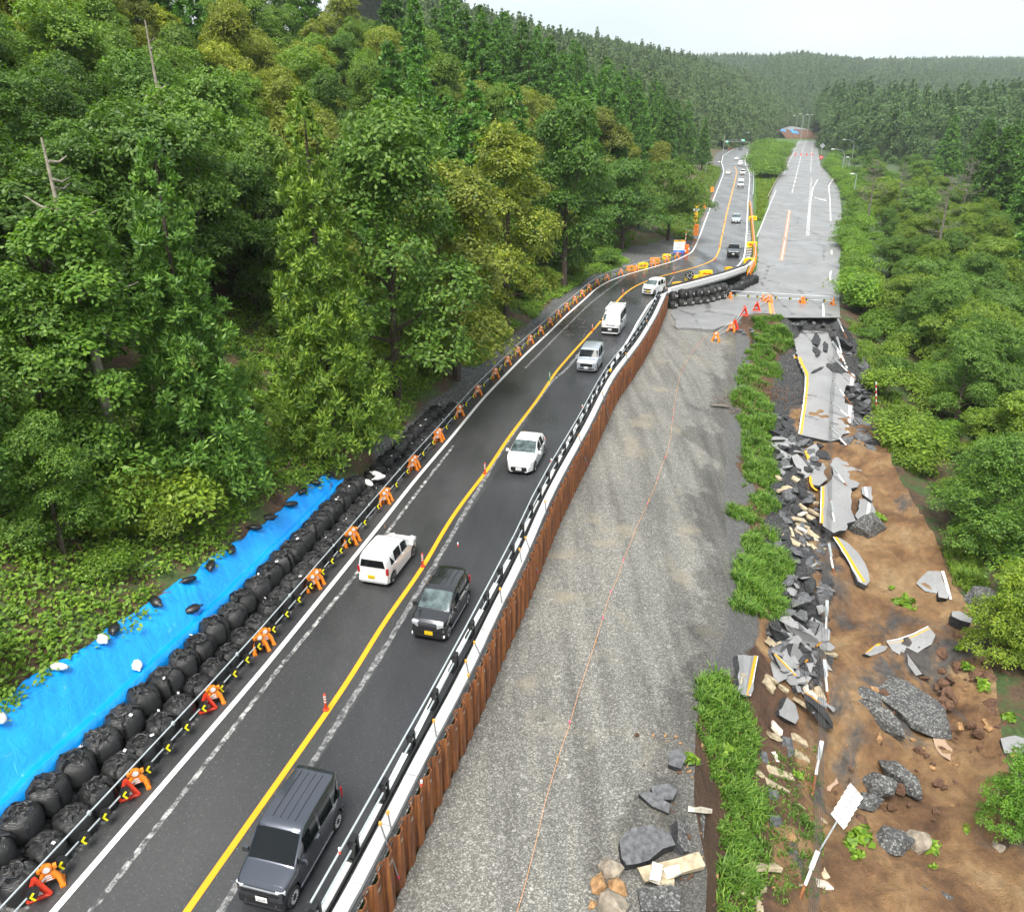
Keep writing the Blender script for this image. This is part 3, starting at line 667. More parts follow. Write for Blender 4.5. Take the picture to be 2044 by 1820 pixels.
for i in range(len(yard)):
    for f in np.linspace(0, 1, 9)[:-1]:
        q = yard[i] * (1 - f) + yard[(i + 1) % len(yard)] * f; yj.append((q[0] + .3 * vnoise(q[0], q[1], .9, 2), q[1] + .5 * vnoise(q[0], q[1], .8, 5), float(z_old(q[1])) + .05))
ny_ = len(yj); mb = MB(); mb.add(yj + [(a, b, c - .35) for a, b, c in yj], [tuple(range(ny_))[::-1]] + [(k, (k + 1) % ny_, ny_ + (k + 1) % ny_, ny_ + k) for k in range(ny_)]); tag(mb.build('old_pavement', M['asphalt_old']), kind='structure')
oc = np.array([unproj_old(*p) for p in [(1544,628),(1547,600),(1553,560),(1560,520),(1568,473),(1576,420),(1583,380),(1592,340),(1602,300),(1610,278)]])
ribbon('old_road_line', cut(oc, 112, 190) + [-.22, 0, 0], 0.16, M['paint_orange_worn']); ribbon('old_road_line', cut(oc, 112, 190) + [.22, 0, 0], 0.16, M['paint_orange_worn'])
ribbon('old_road_line', cut(oc, 112, 190), 0.14, M['paint_white_worn'], z=0.010)
ribbon('old_road_line', np.array([unproj_old(*p) for p in [(1581,385),(1592,340),(1602,300),(1610,279)]]), 0.3, M['paint_white_worn'], dash=(12, 4))
ribbon('old_road_line', np.array([unproj_old(*p) for p in [(1540,636),(1536,606),(1535,592)]]), 0.22, M['paint_orange']); ribbon('old_road_line', np.array([unproj_old(*p) for p in [(1546,632),(1541,606),(1539,590)]]), 0.22, M['paint_orange_worn'])
ribbon('old_road_line', np.array([unproj_old(*p) for p in [(1511,473),(1530,425),(1549,380)]]), 0.2, M['paint_white_worn'])
ribbon('old_road_line', np.array([unproj_old(*p) for p in [(1565,347),(1583,307),(1599,278)]]), 0.22, M['paint_white_worn'])
ribbon('old_road_line', np.array([unproj_old(*p) for p in [(1644,632),(1643,606)]]), 0.2, M['paint_white']); ribbon('old_road_line', np.array([unproj_old(*p) for p in [(1657,560),(1660,500),(1658,440),(1657,400),(1654,372),(1664,356)]]), 0.2, M['paint_white'])
ribbon('old_road_line', np.array([unproj_old(*p) for p in [(1618,345),(1620,310),(1622,279)]]), 0.2, M['paint_white_worn'])
ribbon('old_road_line', np.array([unproj_old(*p) for p in [(1612,470),(1614,440),(1617,405)]]), 0.55, M['paint_white'], dash=(1.2, 1.6), step=0.4)
ribbon('old_road_line', np.array([unproj_old(*p) for p in [(1616,404),(1618,380),(1620,355)]]), 0.55, M['paint_white_worn'], dash=(0.45, 0.45), step=0.225)
ribbon('old_road_line', np.array([unproj_old(*p) for p in [(1618,404),(1623,375),(1632,359)]]), 0.2, M['paint_white'])
for pts in ([(1363,655),(1364,612),(1365,600)], [(1472,636),(1476,604)]): ribbon('old_road_line', np.array([G(u, v, -1.93) for u, v in pts]), 0.13, M['paint_white_worn'], z=0.06)
a0 = unproj_old(1638, 398); mb = MB(); mb.add([(-.15, 2.6, 0), (.15, 2.6, 0), (.15, -.3, 0), (.7, -.3, 0), (0, -2.6, 0), (-.7, -.3, 0), (-.15, -.3, 0)], [tuple(range(7))[::-1]])
o = tag(mb.build('road_arrow', M['paint_white']), kind='structure'); o.location = (a0[0], a0[1], a0[2] + 0.014); o.scale = (1, 1.6, 1)
# hatching in the gore and kerbs of the median
for k in range(11):
    v = 463 + k * 5.2; a, b = G(1492 - k * .2, v, 0), G(1506 + min(k, 3) * .5 - max(0, k - 4) * 1.6, v - 2.0, 0)
    mb = MB(); mb.add([(a[0], a[1], .013), (b[0], b[1], .013), (b[0], b[1] + .45, .013), (a[0], a[1] + .45, .013)], [(0, 1, 2, 3)]); tag(mb.build('road_hatching', M['paint_white_worn']), kind='structure')
far_g = np.array([G(*p, 0) for p in [(1497,340),(1519,330),(1560,300)]])
# ------------------------------------------------------------------ air
hz = MB(); hz.box((150, 1180, 75), (4000, 2560, 196)); hzm = bpy.data.materials.new('haze'); hzm.use_nodes = True; hn = hzm.node_tree; hn.nodes.remove(hn.nodes['Principled BSDF'])
pv = hn.nodes.new('ShaderNodeVolumePrincipled'); pv.inputs['Color'].default_value = (0.88, 0.94, 1.0, 1); pv.inputs['Density'].default_value = 0.00015; pv.inputs['Anisotropy'].default_value = 0.2
hn.links.new(pv.outputs[0], hn.nodes['Material Output'].inputs['Volume']); tag(hz.build('haze', hzm), kind='stuff')
# ------------------------------------------------------------------ plants
def unit(a): return a / (np.linalg.norm(a, axis=-1, keepdims=True) + 1e-9)
def quads(Cn, N, D, L, W, fold=0.0):
    """rhombic leaf blades at Cn, facing N, long axis near D"""
    N = unit(N); D = unit(D - N * (D * N).sum(-1, keepdims=True)); S = np.cross(N, D)
    L = np.broadcast_to(np.asarray(L, float).reshape(-1, 1), (len(Cn), 1)); W = np.broadcast_to(np.asarray(W, float).reshape(-1, 1), (len(Cn), 1))
    V = np.stack([Cn - D * L * .5, Cn + S * W * .5 + D * L * .08, Cn + D * L * .5 - N * L * fold, Cn - S * W * .5 + D * L * .08], 1)
    return V.reshape(-1, 3)
def quadmesh(name, V, mat): return mesh_np(name, V, np.arange(len(V)).reshape(-1, 4), [mat])
def sph(n, r): 
    d = unit(r.standard_normal((n, 3))); return d
def broad_crown(seed, height, rad, lobes, nspray, lsize=0.30, base=0.28, flat=0.75, per=12, droop=0.25, tier=False):
    r = np.random.default_rng(seed); out = []
    cs = []
    for k in range(lobes):
        f = (k + .5) / lobes; z = height * (base + (0.97 - base) * f)
        env = math.sin(math.pi * min(1, 0.18 + 0.80 * f) ** 0.9) ** 0.8
        a = k * 2.4 + r.uniform(-.5, .5); rr = rad * env * r.uniform(0.35, 0.8)
        cs.append((rr * math.cos(a), rr * math.sin(a), z, rad * r.uniform(0.32, 0.55)))
    cs.append((0, 0, height * .86, rad * .45))
    for (x, y, z, q) in cs:
        n = max(8, int(nspray * q * q / (sum(c[3] ** 2 for c in cs))))
        d = sph(n * 2, r); d = d[d[:, 2] > -0.45][:n]
        P = np.array([x, y, z]) + d * np.array([q, q, q * flat]) * r.uniform(0.62, 1.05, (len(d), 1))
        N = unit(d * np.array([1, 1, .5]) * 0.7 + np.array([0, 0, 0.75]) + r.standard_normal((len(d), 3)) * .25)
        for p, nn in zip(P, N):
            u = unit(np.cross(nn, [0.3, 0.1, 1.0])); w = np.cross(nn, u)
            m = r.integers(per - 3, per + 4); a = r.uniform(0, 2 * math.pi, m); s = np.sqrt(r.uniform(0.02, 1, m)) * lsize * r.uniform(1.3, 2.2)
            c = p + u * (np.cos(a) * s)[:, None] + w * (np.sin(a) * s)[:, None] - np.array([0, 0, 1]) * (s ** 2 * droop)[:, None] + r.standard_normal((m, 3)) * .05
            rad_d = c - p + nn * 0.15
            out.append(quads(c, nn + r.standard_normal((m, 3)) * .38, rad_d + r.standard_normal((m, 3)) * .1, lsize * r.uniform(.7, 1.25, m), lsize * .55 * r.uniform(.8, 1.2, m), .12))
    return np.concatenate(out), cs
def trunk_mb(height, r0, cs=None, seed=0, lean=0.02, top=0.85):
    r = random.Random(seed); mb = MB(); pts, rs = [], []
    lx_, ly_ = r.uniform(-lean, lean), r.uniform(-lean, lean)
    for k in range(7):
        t = k / 6; pts.append((lx_ * height * t * t + r.uniform(-.05, .05) * (k > 0), ly_ * height * t * t, height * top * t - (0.6 if k == 0 else 0))); rs.append(r0 * (1 - t) ** 0.8 * .95 + .025)
    mb.tube(pts, rs, 7)
    if cs is not None:
        for (x, y, z, q) in cs[:9]:
            z0 = max(height * .18, z * .62); b = Vector((0, 0, z0)); e = Vector((x, y, z))
            mid = (b + e) / 2 + Vector((0, 0, -.25)); mb.tube([b, mid, e], [r0 * .42, r0 * .25, .02], 5)
    return mb
def cedar_crown(seed, height, rad, levels=17, per=7, n=34, base=0.16, puff=0.55, ll=0.26, lw=0.07, pw=0.85):
    r = np.random.default_rng(seed); out = []
    for k in range(levels):
        f = k / (levels - 1); z = height * (base + (1 - base) * f); R_ = rad * ((1 - f) ** pw) + .12
        m = max(2, int(per * (0.35 + (1 - f))))
        for j in range(m):
            a = 2 * math.pi * (j + r.uniform(-.35, .35)) / m + k * 1.3; q = R_ * r.uniform(.62, 1.12)
            for s in ((1.0, 1.0), (0.55, .85)) if R_ > .9 else ((1.0, 1.0),):
                c0 = np.array([math.cos(a) * q * s[0], math.sin(a) * q * s[0], z - q * s[0] * .22 + r.uniform(-.25, .25)])
                pr = puff * s[1] * r.uniform(.75, 1.2) * (0.55 + 0.45 * (1 - f))
                axis = unit(np.array([math.cos(a) * .75, math.sin(a) * .75, .85]))
                d = unit(sph(n, r) * .95 + axis * .75)
                P = c0 + d * pr * r.uniform(.25, 1.0, (n, 1)) * np.array([1, 1, 1.15])
                out.append(quads(P, sph(n, r) * .7 + axis * .4, d + np.array([0, 0, .25]), ll * r.uniform(.8, 1.4, n), lw * r.uniform(.8, 1.3, n)))
    return np.concatenate(out)
def shrub_crown(seed, rad, h, n, lsize=.2):
    r = np.random.default_rng(seed); out = []
    for k in range(9):
        a = r.uniform(0, 6.28); q = rad * r.uniform(0, .62); c = np.array([q * math.cos(a), q * math.sin(a), h * r.uniform(.25, .62)]); s = rad * r.uniform(.35, .6)
        m = n // 9; d = sph(m, r); d[:, 2] = np.abs(d[:, 2]) * 1.0 - .15
        P = c + d * np.array([s, s, h * .42]) * r.uniform(.6, 1.08, (m, 1)); P[:, 2] = np.maximum(P[:, 2], .03)
        out.append(quads(P, d + np.array([0, 0, .8]) + r.standard_normal((m, 3)) * .45, r.standard_normal((m, 3)), lsize * r.uniform(.6, 1.3, m), lsize * .5 * r.uniform(.7, 1.3, m), .1))
    return np.concatenate(out)
def dead_mb(height, seed, spread=.33, fine=True):
    r = random.Random(seed); mb = MB(); mb.tube([(0, 0, -.5), (.05, .05, height * .5), (.1, 0, height)], [height * .016, height * .010, .02], 6)
    for k in range(34 if fine else 12):
        z = height * r.uniform(.35, .98); a = r.uniform(0, 6.28); L = height * spread * (1.15 - z / height) * r.uniform(.6, 1.2) + .3
        e = Vector((math.cos(a) * L, math.sin(a) * L, z + L * r.uniform(.0, .5))); b = Vector((.05, 0, z)); mid = (b + e) / 2 + Vector((0, 0, -.1 * L))
        mb.tube([b, mid, e], [.05, .03, .012], 4)
        if fine:
            for q in range(7):
                t = r.uniform(.3, 1); s = b.lerp(e, t); d = Vector((r.uniform(-1, 1), r.uniform(-1, 1), r.uniform(-.1, .8))).normalized() * L * r.uniform(.2, .42)
                mb.tube([s, s + d], [.018, .008], 3)
                mb.tube([s + d * .5, s + d * .5 + Vector((d.y, -d.x, abs(d.z))) * .6], [.012, .006], 3)
    return mb
PROTO = {}
def proto(key, crown_V, leafmat, tmb, barkmat):
    cm = quadmesh('crown', crown_V, leafmat) if crown_V is not None else None
    tm = tmb.mesh('trunk', barkmat) if tmb is not None else None; PROTO[key] = (cm, tm)
for k, (h, q, lb, ns) in enumerate([(10, 3.4, 11, 820), (11, 3.9, 13, 920), (9, 3.3, 9, 760), (12, 3.6, 14, 900)]):
    V, cs = broad_crown(40 + k, h, q, lb, int(ns * 1.9), .205, base=.16, per=14); proto('broad%d' % k, V, M['leaf_broad'], trunk_mb(h, .2, cs, k), M['bark'])
V, cs = broad_crown(61, 8, 4.6, 13, 1600, .21, base=.30, flat=.33, droop=.7, per=14); proto('tiered', V, M['leaf_broad'], trunk_mb(8, .2, cs, 7), M['bark'])
V, cs = broad_crown(62, 7, 3.3, 14, 1900, .16, base=.12, flat=.45, droop=.4, per=14); proto('maple', V, M['leaf_shrub'], trunk_mb(7, .15, cs, 8), M['bark'])
V, cs = broad_crown(63, 11, 1.9, 14, 1500, .17, base=.06, flat=.9, per=14); proto('vine', V, M['leaf_shrub'], None, None)
proto('cedar0', cedar_crown(70, 15, 2.5, 19, 8, 44, .12, .66, .42, .17), M['leaf_cedar'], trunk_mb(15, .22, None, 1, .01, .97), M['bark'])
proto('cedar1', cedar_crown(71, 14, 2.9, 17, 8, 44, .14, .70, .45, .18), M['leaf_cedar'], trunk_mb(14, .22, None, 2, .01, .97), M['bark'])
proto('cedar2', cedar_crown(72, 18, 3.0, 22, 8, 42, .16, .78, .50, .20), M['leaf_cedar'], trunk_mb(18, .25, None, 3, .01, .97), M['bark'])
proto('cedar_big', cedar_crown(73, 13, 2.5, 24, 9, 95, .08, .56, .26, .085, .7), M['leaf_cedar'], trunk_mb(13, .2, None, 4, .01, .97), M['bark'])
for k in range(3): proto('shrub%d' % k, shrub_crown(80 + k, 1.5, 1.9, 2600, .15), M['leaf_shrub'], MB().tube([(0, 0, -.2), (.1, 0, .9)], [.05, .02], 5), M['bark'])
proto('dead0', None, None, dead_mb(11, 3, .34), M['twig_grey']); proto('dead1', None, None, dead_mb(13, 5, .26), M['twig_grey'])
def plant(key, name, x, y, h, rz, label, cat, group, color=(1, 1, 1), z=None, sxy=1.0):
    cm, tm = PROTO[key]; zz = H(x, y) if z is None else z
    nominal = {'broad0': 10, 'broad1': 11, 'broad2': 9, 'broad3': 12, 'tiered': 8, 'maple': 7, 'vine': 11, 'cedar0': 15, 'cedar1': 14, 'cedar2': 18, 'cedar_big': 13, 'dead0': 11, 'dead1': 13}.get(key, 1.9)
    s = h / nominal; t = thing(name, label, cat, (x, y, zz - .05), rz, group, scale=(s * sxy, s * sxy, s))
    if tm is not None: link('trunk' if 'shrub' not in key else 'stem', tm, t)
    if cm is not None: c = link('crown' if 'shrub' not in key else 'foliage', cm, t); c.color = (*color, 1)
    return t
TREES = []
def at_px(u, v): return hit(u, v)
def h_for(x, y, z, vtop):
    """height of an upright thing at (x, y, z) whose top is seen at image row vtop"""
    d = ray(CX, vtop); a = -(vtop - CY) / FPX
    # solve row equation for z
    k = a; f = lambda zz: (y * _s + (zz - CAM_H) * _c) - k * (y * _c - (zz - CAM_H) * _s)
    lo, hi = z, z + 80
    for _ in range(50):
        m = (lo + hi) / 2
        if f(m) < 0: lo = m
        else: hi = m
    return lo - z
OLIVE, FRESH, YEL = (1.42, 1.12, .95), (1.0, 1.1, .8), (1.85, 1.4, .85)
# --- single trees the photograph picks out on the left slope: (kind, base px, top row, width factor, colour, label)
def upright(u, v, vtop):
    """foot and height of an upright thing whose top is seen at (u, vtop) and whose foot lies at row v"""
    ub = u
    for _ in range(8):
        x, y, z = hit(ub, v); h = h_for(x, y, z, vtop); ub += .8 * (u - proj(x, y, z + h)[0])
    return x, y, z, h
def single(key, name, u, v, vtop, label, cat, color, sxy=1.0):
    x, y, z, h = upright(u, v, vtop); TREES.append((x, y, 1.6)); return plant(key, name, x, y, h, random.uniform(0, 6.28), label, cat, None, color, sxy=sxy), (x, y, z, h)
def snag(u, v, vtop, label, seed, vine_v=None, color=FRESH, w=1.0):
    x, y, z, h = upright(u, v, vtop); r = random.Random(seed); TREES.append((x, y, 1.5))
    t = thing('dead_tree', label, 'dead tree', (x, y, z), 0); mb = MB(); L = [(0, 0, -.5), (.1, .05, h * .35), (-.1, 0, h * .7), (-.25, .05, h)]
    mb.tube(L, [.24, .19, .12, .035], 8); mb.build('trunk', M['bark_pale'], t)
    for k in range(11):
        zz = h * r.uniform(.45, .96); a = r.uniform(-.5, 3.6); l = r.uniform(.7, 2.6) * (1.3 - zz / h + .15); e = Vector((math.cos(a) * l, math.sin(a) * l * .6, zz + l * r.uniform(.05, .45)))
        b = Vector((-.25 * max(0, (zz / h - .35)), 0, zz)); MB().tube([b, b.lerp(e, .55) + Vector((0, 0, -.12)), e], [.055, .04, .015], 5).build('branch', M['bark_pale' if k % 3 else 'twig_grey'], t)
    if vine_v:
        hv = h_for(x, y, z, vine_v); o = link('vine', PROTO['vine'][0], t); o.scale = (hv / 11 * w, hv / 11 * w, hv / 11); o.color = (*color, 1)
snag(95, 985, 275, 'broken bare snag wrapped in green vines at the left edge', 3, 395, (.85, 1.0, .85), 1.25)
snag(297, 600, 40, 'tall bare trunk rising behind the left pointed cedar', 8)
single('cedar_big', 'cedar_tree', 300, 985, 292, 'bright pointed cedar below the tall bare trunk', 'cedar', (1.05, 1.12, .95), 0.95)
single('cedar_big', 'cedar_tree', 603, 905, 195, 'tallest bright yellow-green cedar with bare lower trunk', 'cedar', (1.45, 1.25, .85), 0.85)
single('broad2', 'young_tree', 490, 910, 720, 'small light green tree between the two bright cedars', 'tree', (1.2, 1.25, .9), .75)
single('broad1', 'broadleaf_tree', 760, 800, 240, 'dark broad tree right of the tallest bright cedar', 'tree', (.78, .95, .8), 1.0)
single('broad0', 'broadleaf_tree', 900, 760, 330, 'wide olive tree with pale flowering twigs above the small tyre bags', 'tree', OLIVE, 1.05)
single('broad3', 'broadleaf_tree', 1010, 660, 250, 'big yellow-tipped tree overhanging the road verge', 'tree', (1.5, 1.2, .8), 1.0)
single('broad0', 'broadleaf_tree', 1135, 575, 200, 'dark vine-hung tall tree left of the bend', 'tree', (.62, .82, .72), .9)
single('tiered', 'layered_tree', 1250, 500, 320, 'flat layered dark tree above the lay-by', 'tree', (.62, .85, .78), 1.0)
single('broad2', 'broadleaf_tree', 1200, 440, 222, 'brownish dull tree behind the layered tree', 'tree', (1.1, .85, .75), .95)
single('tiered', 'layered_tree', 1345, 480, 322, 'layered dark tree over the mouth of the green track', 'tree', (.75, .88, .72), .95)
single('broad1', 'broadleaf_tree', 160, 330, 60, 'rounded olive tree high at the upper left', 'tree', (1.5, 1.25, .75), .8)
single('broad0', 'broadleaf_tree', 60, 1110, 830, 'grey-green bush-like tree above the blue tarpaulin', 'tree', (.95, 1.1, .95), .9)
# --- forest of the left slope
def fill(ys0, ys1, d0, d1, sp, umin, maker, seed, side=-1, keep=None):
    r = random.Random(seed); n = 0; y = ys0
    while y < ys1:
        s = sp * (1 + max(0, y - 90) * .004); d = d0 + r.uniform(0, s)
        while d < d1:
            yy = y + r.uniform(-.4, .4) * s; dd = d + r.uniform(-.35, .35) * s; x = np.interp(yy, YS, edgeL) - dd if side < 0 else np.interp(yy, YS, PIX[7]) + dd
            u, v, f = proj(x, yy, float(H0(x, yy)[0]) + 6)
            if umin < u < 2044 + 160 and all((x - a) ** 2 + (yy - b) ** 2 > c * c for a, b, c in TREES) and (keep is None or keep(x, yy, dd)):
                if maker(x, yy, dd, r): n += 1; TREES.append((x, yy, s * .55))
            d += s
        y += s * .9
    return n
def left_maker(x, y, d, r):
    u = proj(x, y, float(H0(x, y)[0]) + 12)[0]; cedar = (u > 830 and y > 70 and d > 11 and vnoise(x, y, 22, 3) > -.45) or r.random() < .09
    if (30 < y < 66 and d < 13) and r.random() < .35: return False
    if cedar:
        h = r.uniform(13, 19) if y > 78 else r.uniform(10, 14); c = np.array([.82, .98, .86]) * r.uniform(.75, 1.25)
        if y > 60 and d > 8: zone = 'in the dark cedar stand upslope of the bend'
        else: zone = 'half hidden among the broadleaved trees of the near slope'
        plant(r.choice(['cedar0', 'cedar1', 'cedar2']), 'cedar_tree', x, y, h, r.uniform(0, 6.28), 'dark green conical cedar ' + zone, 'cedar', 'cedars ' + zone, tuple(c), sxy=r.uniform(1.0, 1.35))
    else:
        h = r.uniform(8.5, 13) * (1 if d > 12 else .72); k = r.choice(['broad0', 'broad1', 'broad2', 'broad3'])
        n = vnoise(x, y, 15, 7) + r.uniform(-.6, .6)
        c = np.array(YEL if n > .85 else OLIVE if n > .30 else FRESH if n > -.3 else (.82, .98, .82) if n > -.6 else (.7, .88, .8)) * r.uniform(.72, 1.22)
        tone = 'yellow-tipped' if n > .85 else 'olive' if n > .30 else 'fresh green' if n > -.3 else 'dark green'
        where = 'on the near slope above the bags' if y < 62 else 'on the slope beside the bend' if y < 130 else 'along the far stretch of road'
        plant(k, 'broadleaf_tree', x, y, h, r.uniform(0, 6.28), f'{tone} round-crowned broadleaved tree {where}', 'tree', f'{tone} broadleaved trees {where}', tuple(c), sxy=r.uniform(.85, 1.15))
    return True
def left_keep(x, y, d):
    if d < 9 and y < 40: return False
    if 112 < y < 132 and d < 17: return False
    return True
r = random.Random(21)
for k in range(120):
    y = 14 + 112 * r.random() ** 1.1; d = r.uniform(5.2, 9.0) if y < 40 else r.uniform(3.8, 7.5)
    if 113 < y < 130 or (38 < y < 46 and d < 8): continue
    x = np.interp(y, YS, edgeL) - d
    if proj(x, y, H(x, y))[0] < -80: continue
    w = 'on the bank above the tarpaulin' if y < 40 else 'at the foot of the slope beside the road'; tn = r.choice([('fresh green', (1.05, 1.12, .8)), ('yellow-green', (1.35, 1.2, .8)), ('dull green', (.78, .92, .8))])
    plant('shrub%d' % r.randrange(3), 'shrub', x, y, r.uniform(1.2, 3.2), r.uniform(0, 6.28), f'{tn[0]} leafy shrub {w}', 'shrub', f'{tn[0]} shrubs {w}', tuple(np.array(tn[1]) * r.uniform(.85, 1.1)), sxy=r.uniform(.8, 1.3))
for k in range(70):
    y = 93 + 3.4 * k; x = np.interp(y, YS, PIX[7]) + r.uniform(.6, 3.0) + (y > 150) * 1.0
    plant(r.choice(['shrub0', 'shrub1', 'shrub2']), 'shrub', x, y, r.uniform(2.2, 4.6), r.uniform(0, 6.28), 'leafy shrub crowding the right edge of the closed road', 'shrub', 'shrubs crowding the closed road', tuple(np.array([1.0, 1.1, .8]) * r.uniform(.75, 1.2)), sxy=1.2)
n1 = fill(12, 62, 8.5, 50, 4.6, -160, left_maker, 1, keep=left_keep)
n2 = fill(62, 135, 6.5, 62, 5.0, -160, left_maker, 2, keep=left_keep)
n3 = fill(135, 330, 8.0, 60, 6.6, -160, left_maker, 3, keep=left_keep)
# --- right-hand valley: shrubs at the edge, young broadleaves, then conifers
def right_maker(x, y, d, r):
    if y < 46 and (d < 2 or r.random() < .4): return False
    if d < 7:
        h = r.uniform(1.8, 3.4); c = np.array([(1.0, 1.1, .85), (.8, .95, .85), (1.25, 1.2, .8)][r.randrange(3)]) * r.uniform(.8, 1.1)
        w = 'beside the broken slabs' if y < 88 else 'beside the closed road'
        plant('shrub%d' % r.randrange(3), 'shrub', x, y, h, r.uniform(0, 6.28), 'leafy green shrub ' + w, 'shrub', 'shrubs ' + w, tuple(c), sxy=r.uniform(1.0, 1.5) if h < 3 else 1.0); return True
    if d > 30 and y > 70 and vnoise(x, y, 25, 5) > -.55 or d > 52:
        h = r.uniform(13, 20) + max(0, y - 120) * .012
        plant(r.choice(['cedar0', 'cedar1', 'cedar2']), 'cedar_tree', x, y, h, r.uniform(0, 6.28), 'dark pointed cedar in the wood right of the closed road', 'cedar', 'cedars in the wood right of the closed road', tuple(np.array([.85, 1.0, .82]) * r.uniform(.75, 1.2)), sxy=r.uniform(1.2, 1.6)); return True
    h = r.uniform(4.5, 8.5); tone = r.choice([('grey-green', (.85, 1.0, .95)), ('bright green', (1.15, 1.15, .75)), ('deep green', (.68, .85, .72))])
    w = 'in the hollow below the broken slabs' if y < 90 else 'right of the closed road'
    plant(r.choice(['broad0', 'broad1', 'broad2', 'tiered']), 'broadleaf_tree', x, y, h, r.uniform(0, 6.28), f'{tone[0]} broadleaved tree {w}', 'tree', f'{tone[0]} broadleaved trees {w}', tuple(np.array(tone[1]) * r.uniform(.85, 1.12)), sxy=r.uniform(1.0, 1.35)); return True
def right_keep(x, y, d): return True
n4 = fill(26, 46, 1.0, 14, 3.2, -50, right_maker, 10, 1) + fill(46, 92, 1.2, 36, 3.4, -50, right_maker, 11, 1, right_keep)
n5 = fill(92, 180, 1.5, 70, 5.2, -50, right_maker, 12, 1, right_keep)
n6 = fill(180, 330, 3, 90, 8.0, -50, right_maker, 13, 1, right_keep)
print('trees', n1, n2, n3, n4, n5, n6)
for k, (u, v, vt, key, lab) in enumerate([(1733, 430, 318, 'dead0', 'leafless grey tree nearest the street lamps'), (1790, 420, 322, 'dead1', 'leafless grey tree behind the pale pine'),
        (1868, 520, 345, 'dead1', 'tall leafless grey tree with pale slanting trunk'), (1925, 400, 315, 'dead0', 'leafless grey tree below the dark cedars')]):
    d = ray(u, v); tt = [150, 160, 125, 165][k]; x, y = d[0] * tt, d[1] * tt; z = H(x, y); h = h_for(x, y, z, vt); plant(key, 'dead_tree', x, y, h, k * 1.7, lab, 'dead tree', None)
for k, (u, v, vt, w, lab, key, col) in enumerate([(2030, 1330, 1120, 1.0, 'bright yellow-green maple overhanging the slide at the right edge', 'maple', (1.35, 1.2, .75)),
        (2035, 1690, 1500, .9, 'leafy green bush at the lower right edge of the slide', 'maple', (.9, 1.15, .85)), (1960, 1110, 880, 1.3, 'wide grey-green tree at the upper right edge of the slide', 'broad1', (.85, 1.05, .9))]):
    x, y, z = at_px(min(u, 2030), v); h = h_for(x, y, z, vt); plant(key, 'bush' if 'bush' in lab else 'broadleaf_tree', x, y, h, 1.0, lab, 'bush' if 'bush' in lab else 'tree', None, col, sxy=w)
# --- median shrubs between the two carriageways
r = random.Random(5)
for k in range(105):
    y = 150 + 330 * r.random() ** 1.3; xa, xb = np.interp(y, YS, rx) + 4.0, np.interp(y, OLD_L[:, 1], OLD_L[:, 0]) - 3.0
    if xb - xa < 2: continue
    x = xa + (xb - xa) * r.random(); plant('shrub%d' % r.randrange(3), 'shrub', x, y, r.uniform(1.0, 3.6) + y * .007, r.uniform(0, 6.28), 'rounded green shrub on the median between the roads', 'shrub', 'shrubs on the median', tuple(np.array([.95, 1.05, .85]) * r.uniform(.75, 1.15)), sxy=r.uniform(1.2, 1.7))
for k in range(30):
    y = 190 + 330 * r.random(); x = np.interp(y, OLD_R[:, 1][::1], OLD_R[:, 0]) + r.uniform(5, 22); 
    plant('shrub%d' % r.randrange(3), 'shrub', x, y, r.uniform(2.2, 4.5), r.uniform(0, 6.28), 'green shrub in the wedge right of the far closed road', 'shrub', 'shrubs in the far right wedge', tuple(np.array([.9, 1.05, .85]) * r.uniform(.75, 1.15)), sxy=1.4)

# --- low growth (nobody could count it)
def ground_scatter(n, xf, yf, seed):
    r = np.random.default_rng(seed); y = yf[0] + (yf[1] - yf[0]) * r.random(n) ** 1.15; x = xf(y, r); z = H0(x, y) + rough(x, y); return x, y, z, r
def inpoly(u, v, poly):
    u, v = np.asarray(u), np.asarray(v); ins = np.zeros(u.shape, bool); n = len(poly)
    for i in range(n):
        (a, b), (c, d) = poly[i], poly[(i + 1) % n]
        hitm = ((b > v) != (d > v)) & (u < (c - a) * (v - b) / (d - b + 1e-12) + a); ins ^= hitm
    return ins
def undergrowth(n, seed, name='undergrowth'):
    x, y, z, r = ground_scatter(n, lambda y, r: np.interp(y, YS, edgeL) - (1.8 + 15 * r.random(len(y)) ** 1.3), (9, 122), seed)
    d = np.interp(y, YS, edgeL) - x
    dens = fbm(x, y, 3.5, 41, 4) + .55 + .35 * (y < 34); bare = np.exp(-((y - 41) / 5) ** 2) * .75 + np.exp(-((y - 78) / 10) ** 2) * .35
    low = np.where(y < 36, np.interp(y, [14, 22, 30], [4.5, 4.0, 3.6]), np.where(y < 62, 2.8, 2.2 + 8 * np.exp(-((y - 121) / 8) ** 2))) + .5 * vnoise(x, y, 2.5, 6)
    k = (dens - bare > -.05) & (d > low); x, y, z = x[k], y[k], z[k]
    P, N, D, L = [], [], [], []
    hh = np.abs(fbm(x, y, 2.2, 51, 3)) * .8 + .08
    for j in range(11):
        o = r.standard_normal((len(x), 3)) * np.array([.2, .2, .05]); c = np.stack([x, y, z + hh * r.random(len(x)) + .05], 1) + o
        P.append(c); N.append(np.array([0, -.25, 1.0]) + r.standard_normal(c.shape) * .42); D.append(r.standard_normal(c.shape)); L.append(r.uniform(.10, .25, len(x)))
    L = np.concatenate(L); me = quadmesh(name, quads(np.concatenate(P), np.concatenate(N), np.concatenate(D), L, L * .62, .1), M['leaf_shrub'])
    return tag(link(name, me), 'low leafy undergrowth covering the bank behind the bags', 'undergrowth', kind='stuff')
o = undergrowth(24000, 3); o.color = (1.12, 1.18, .9, 1)
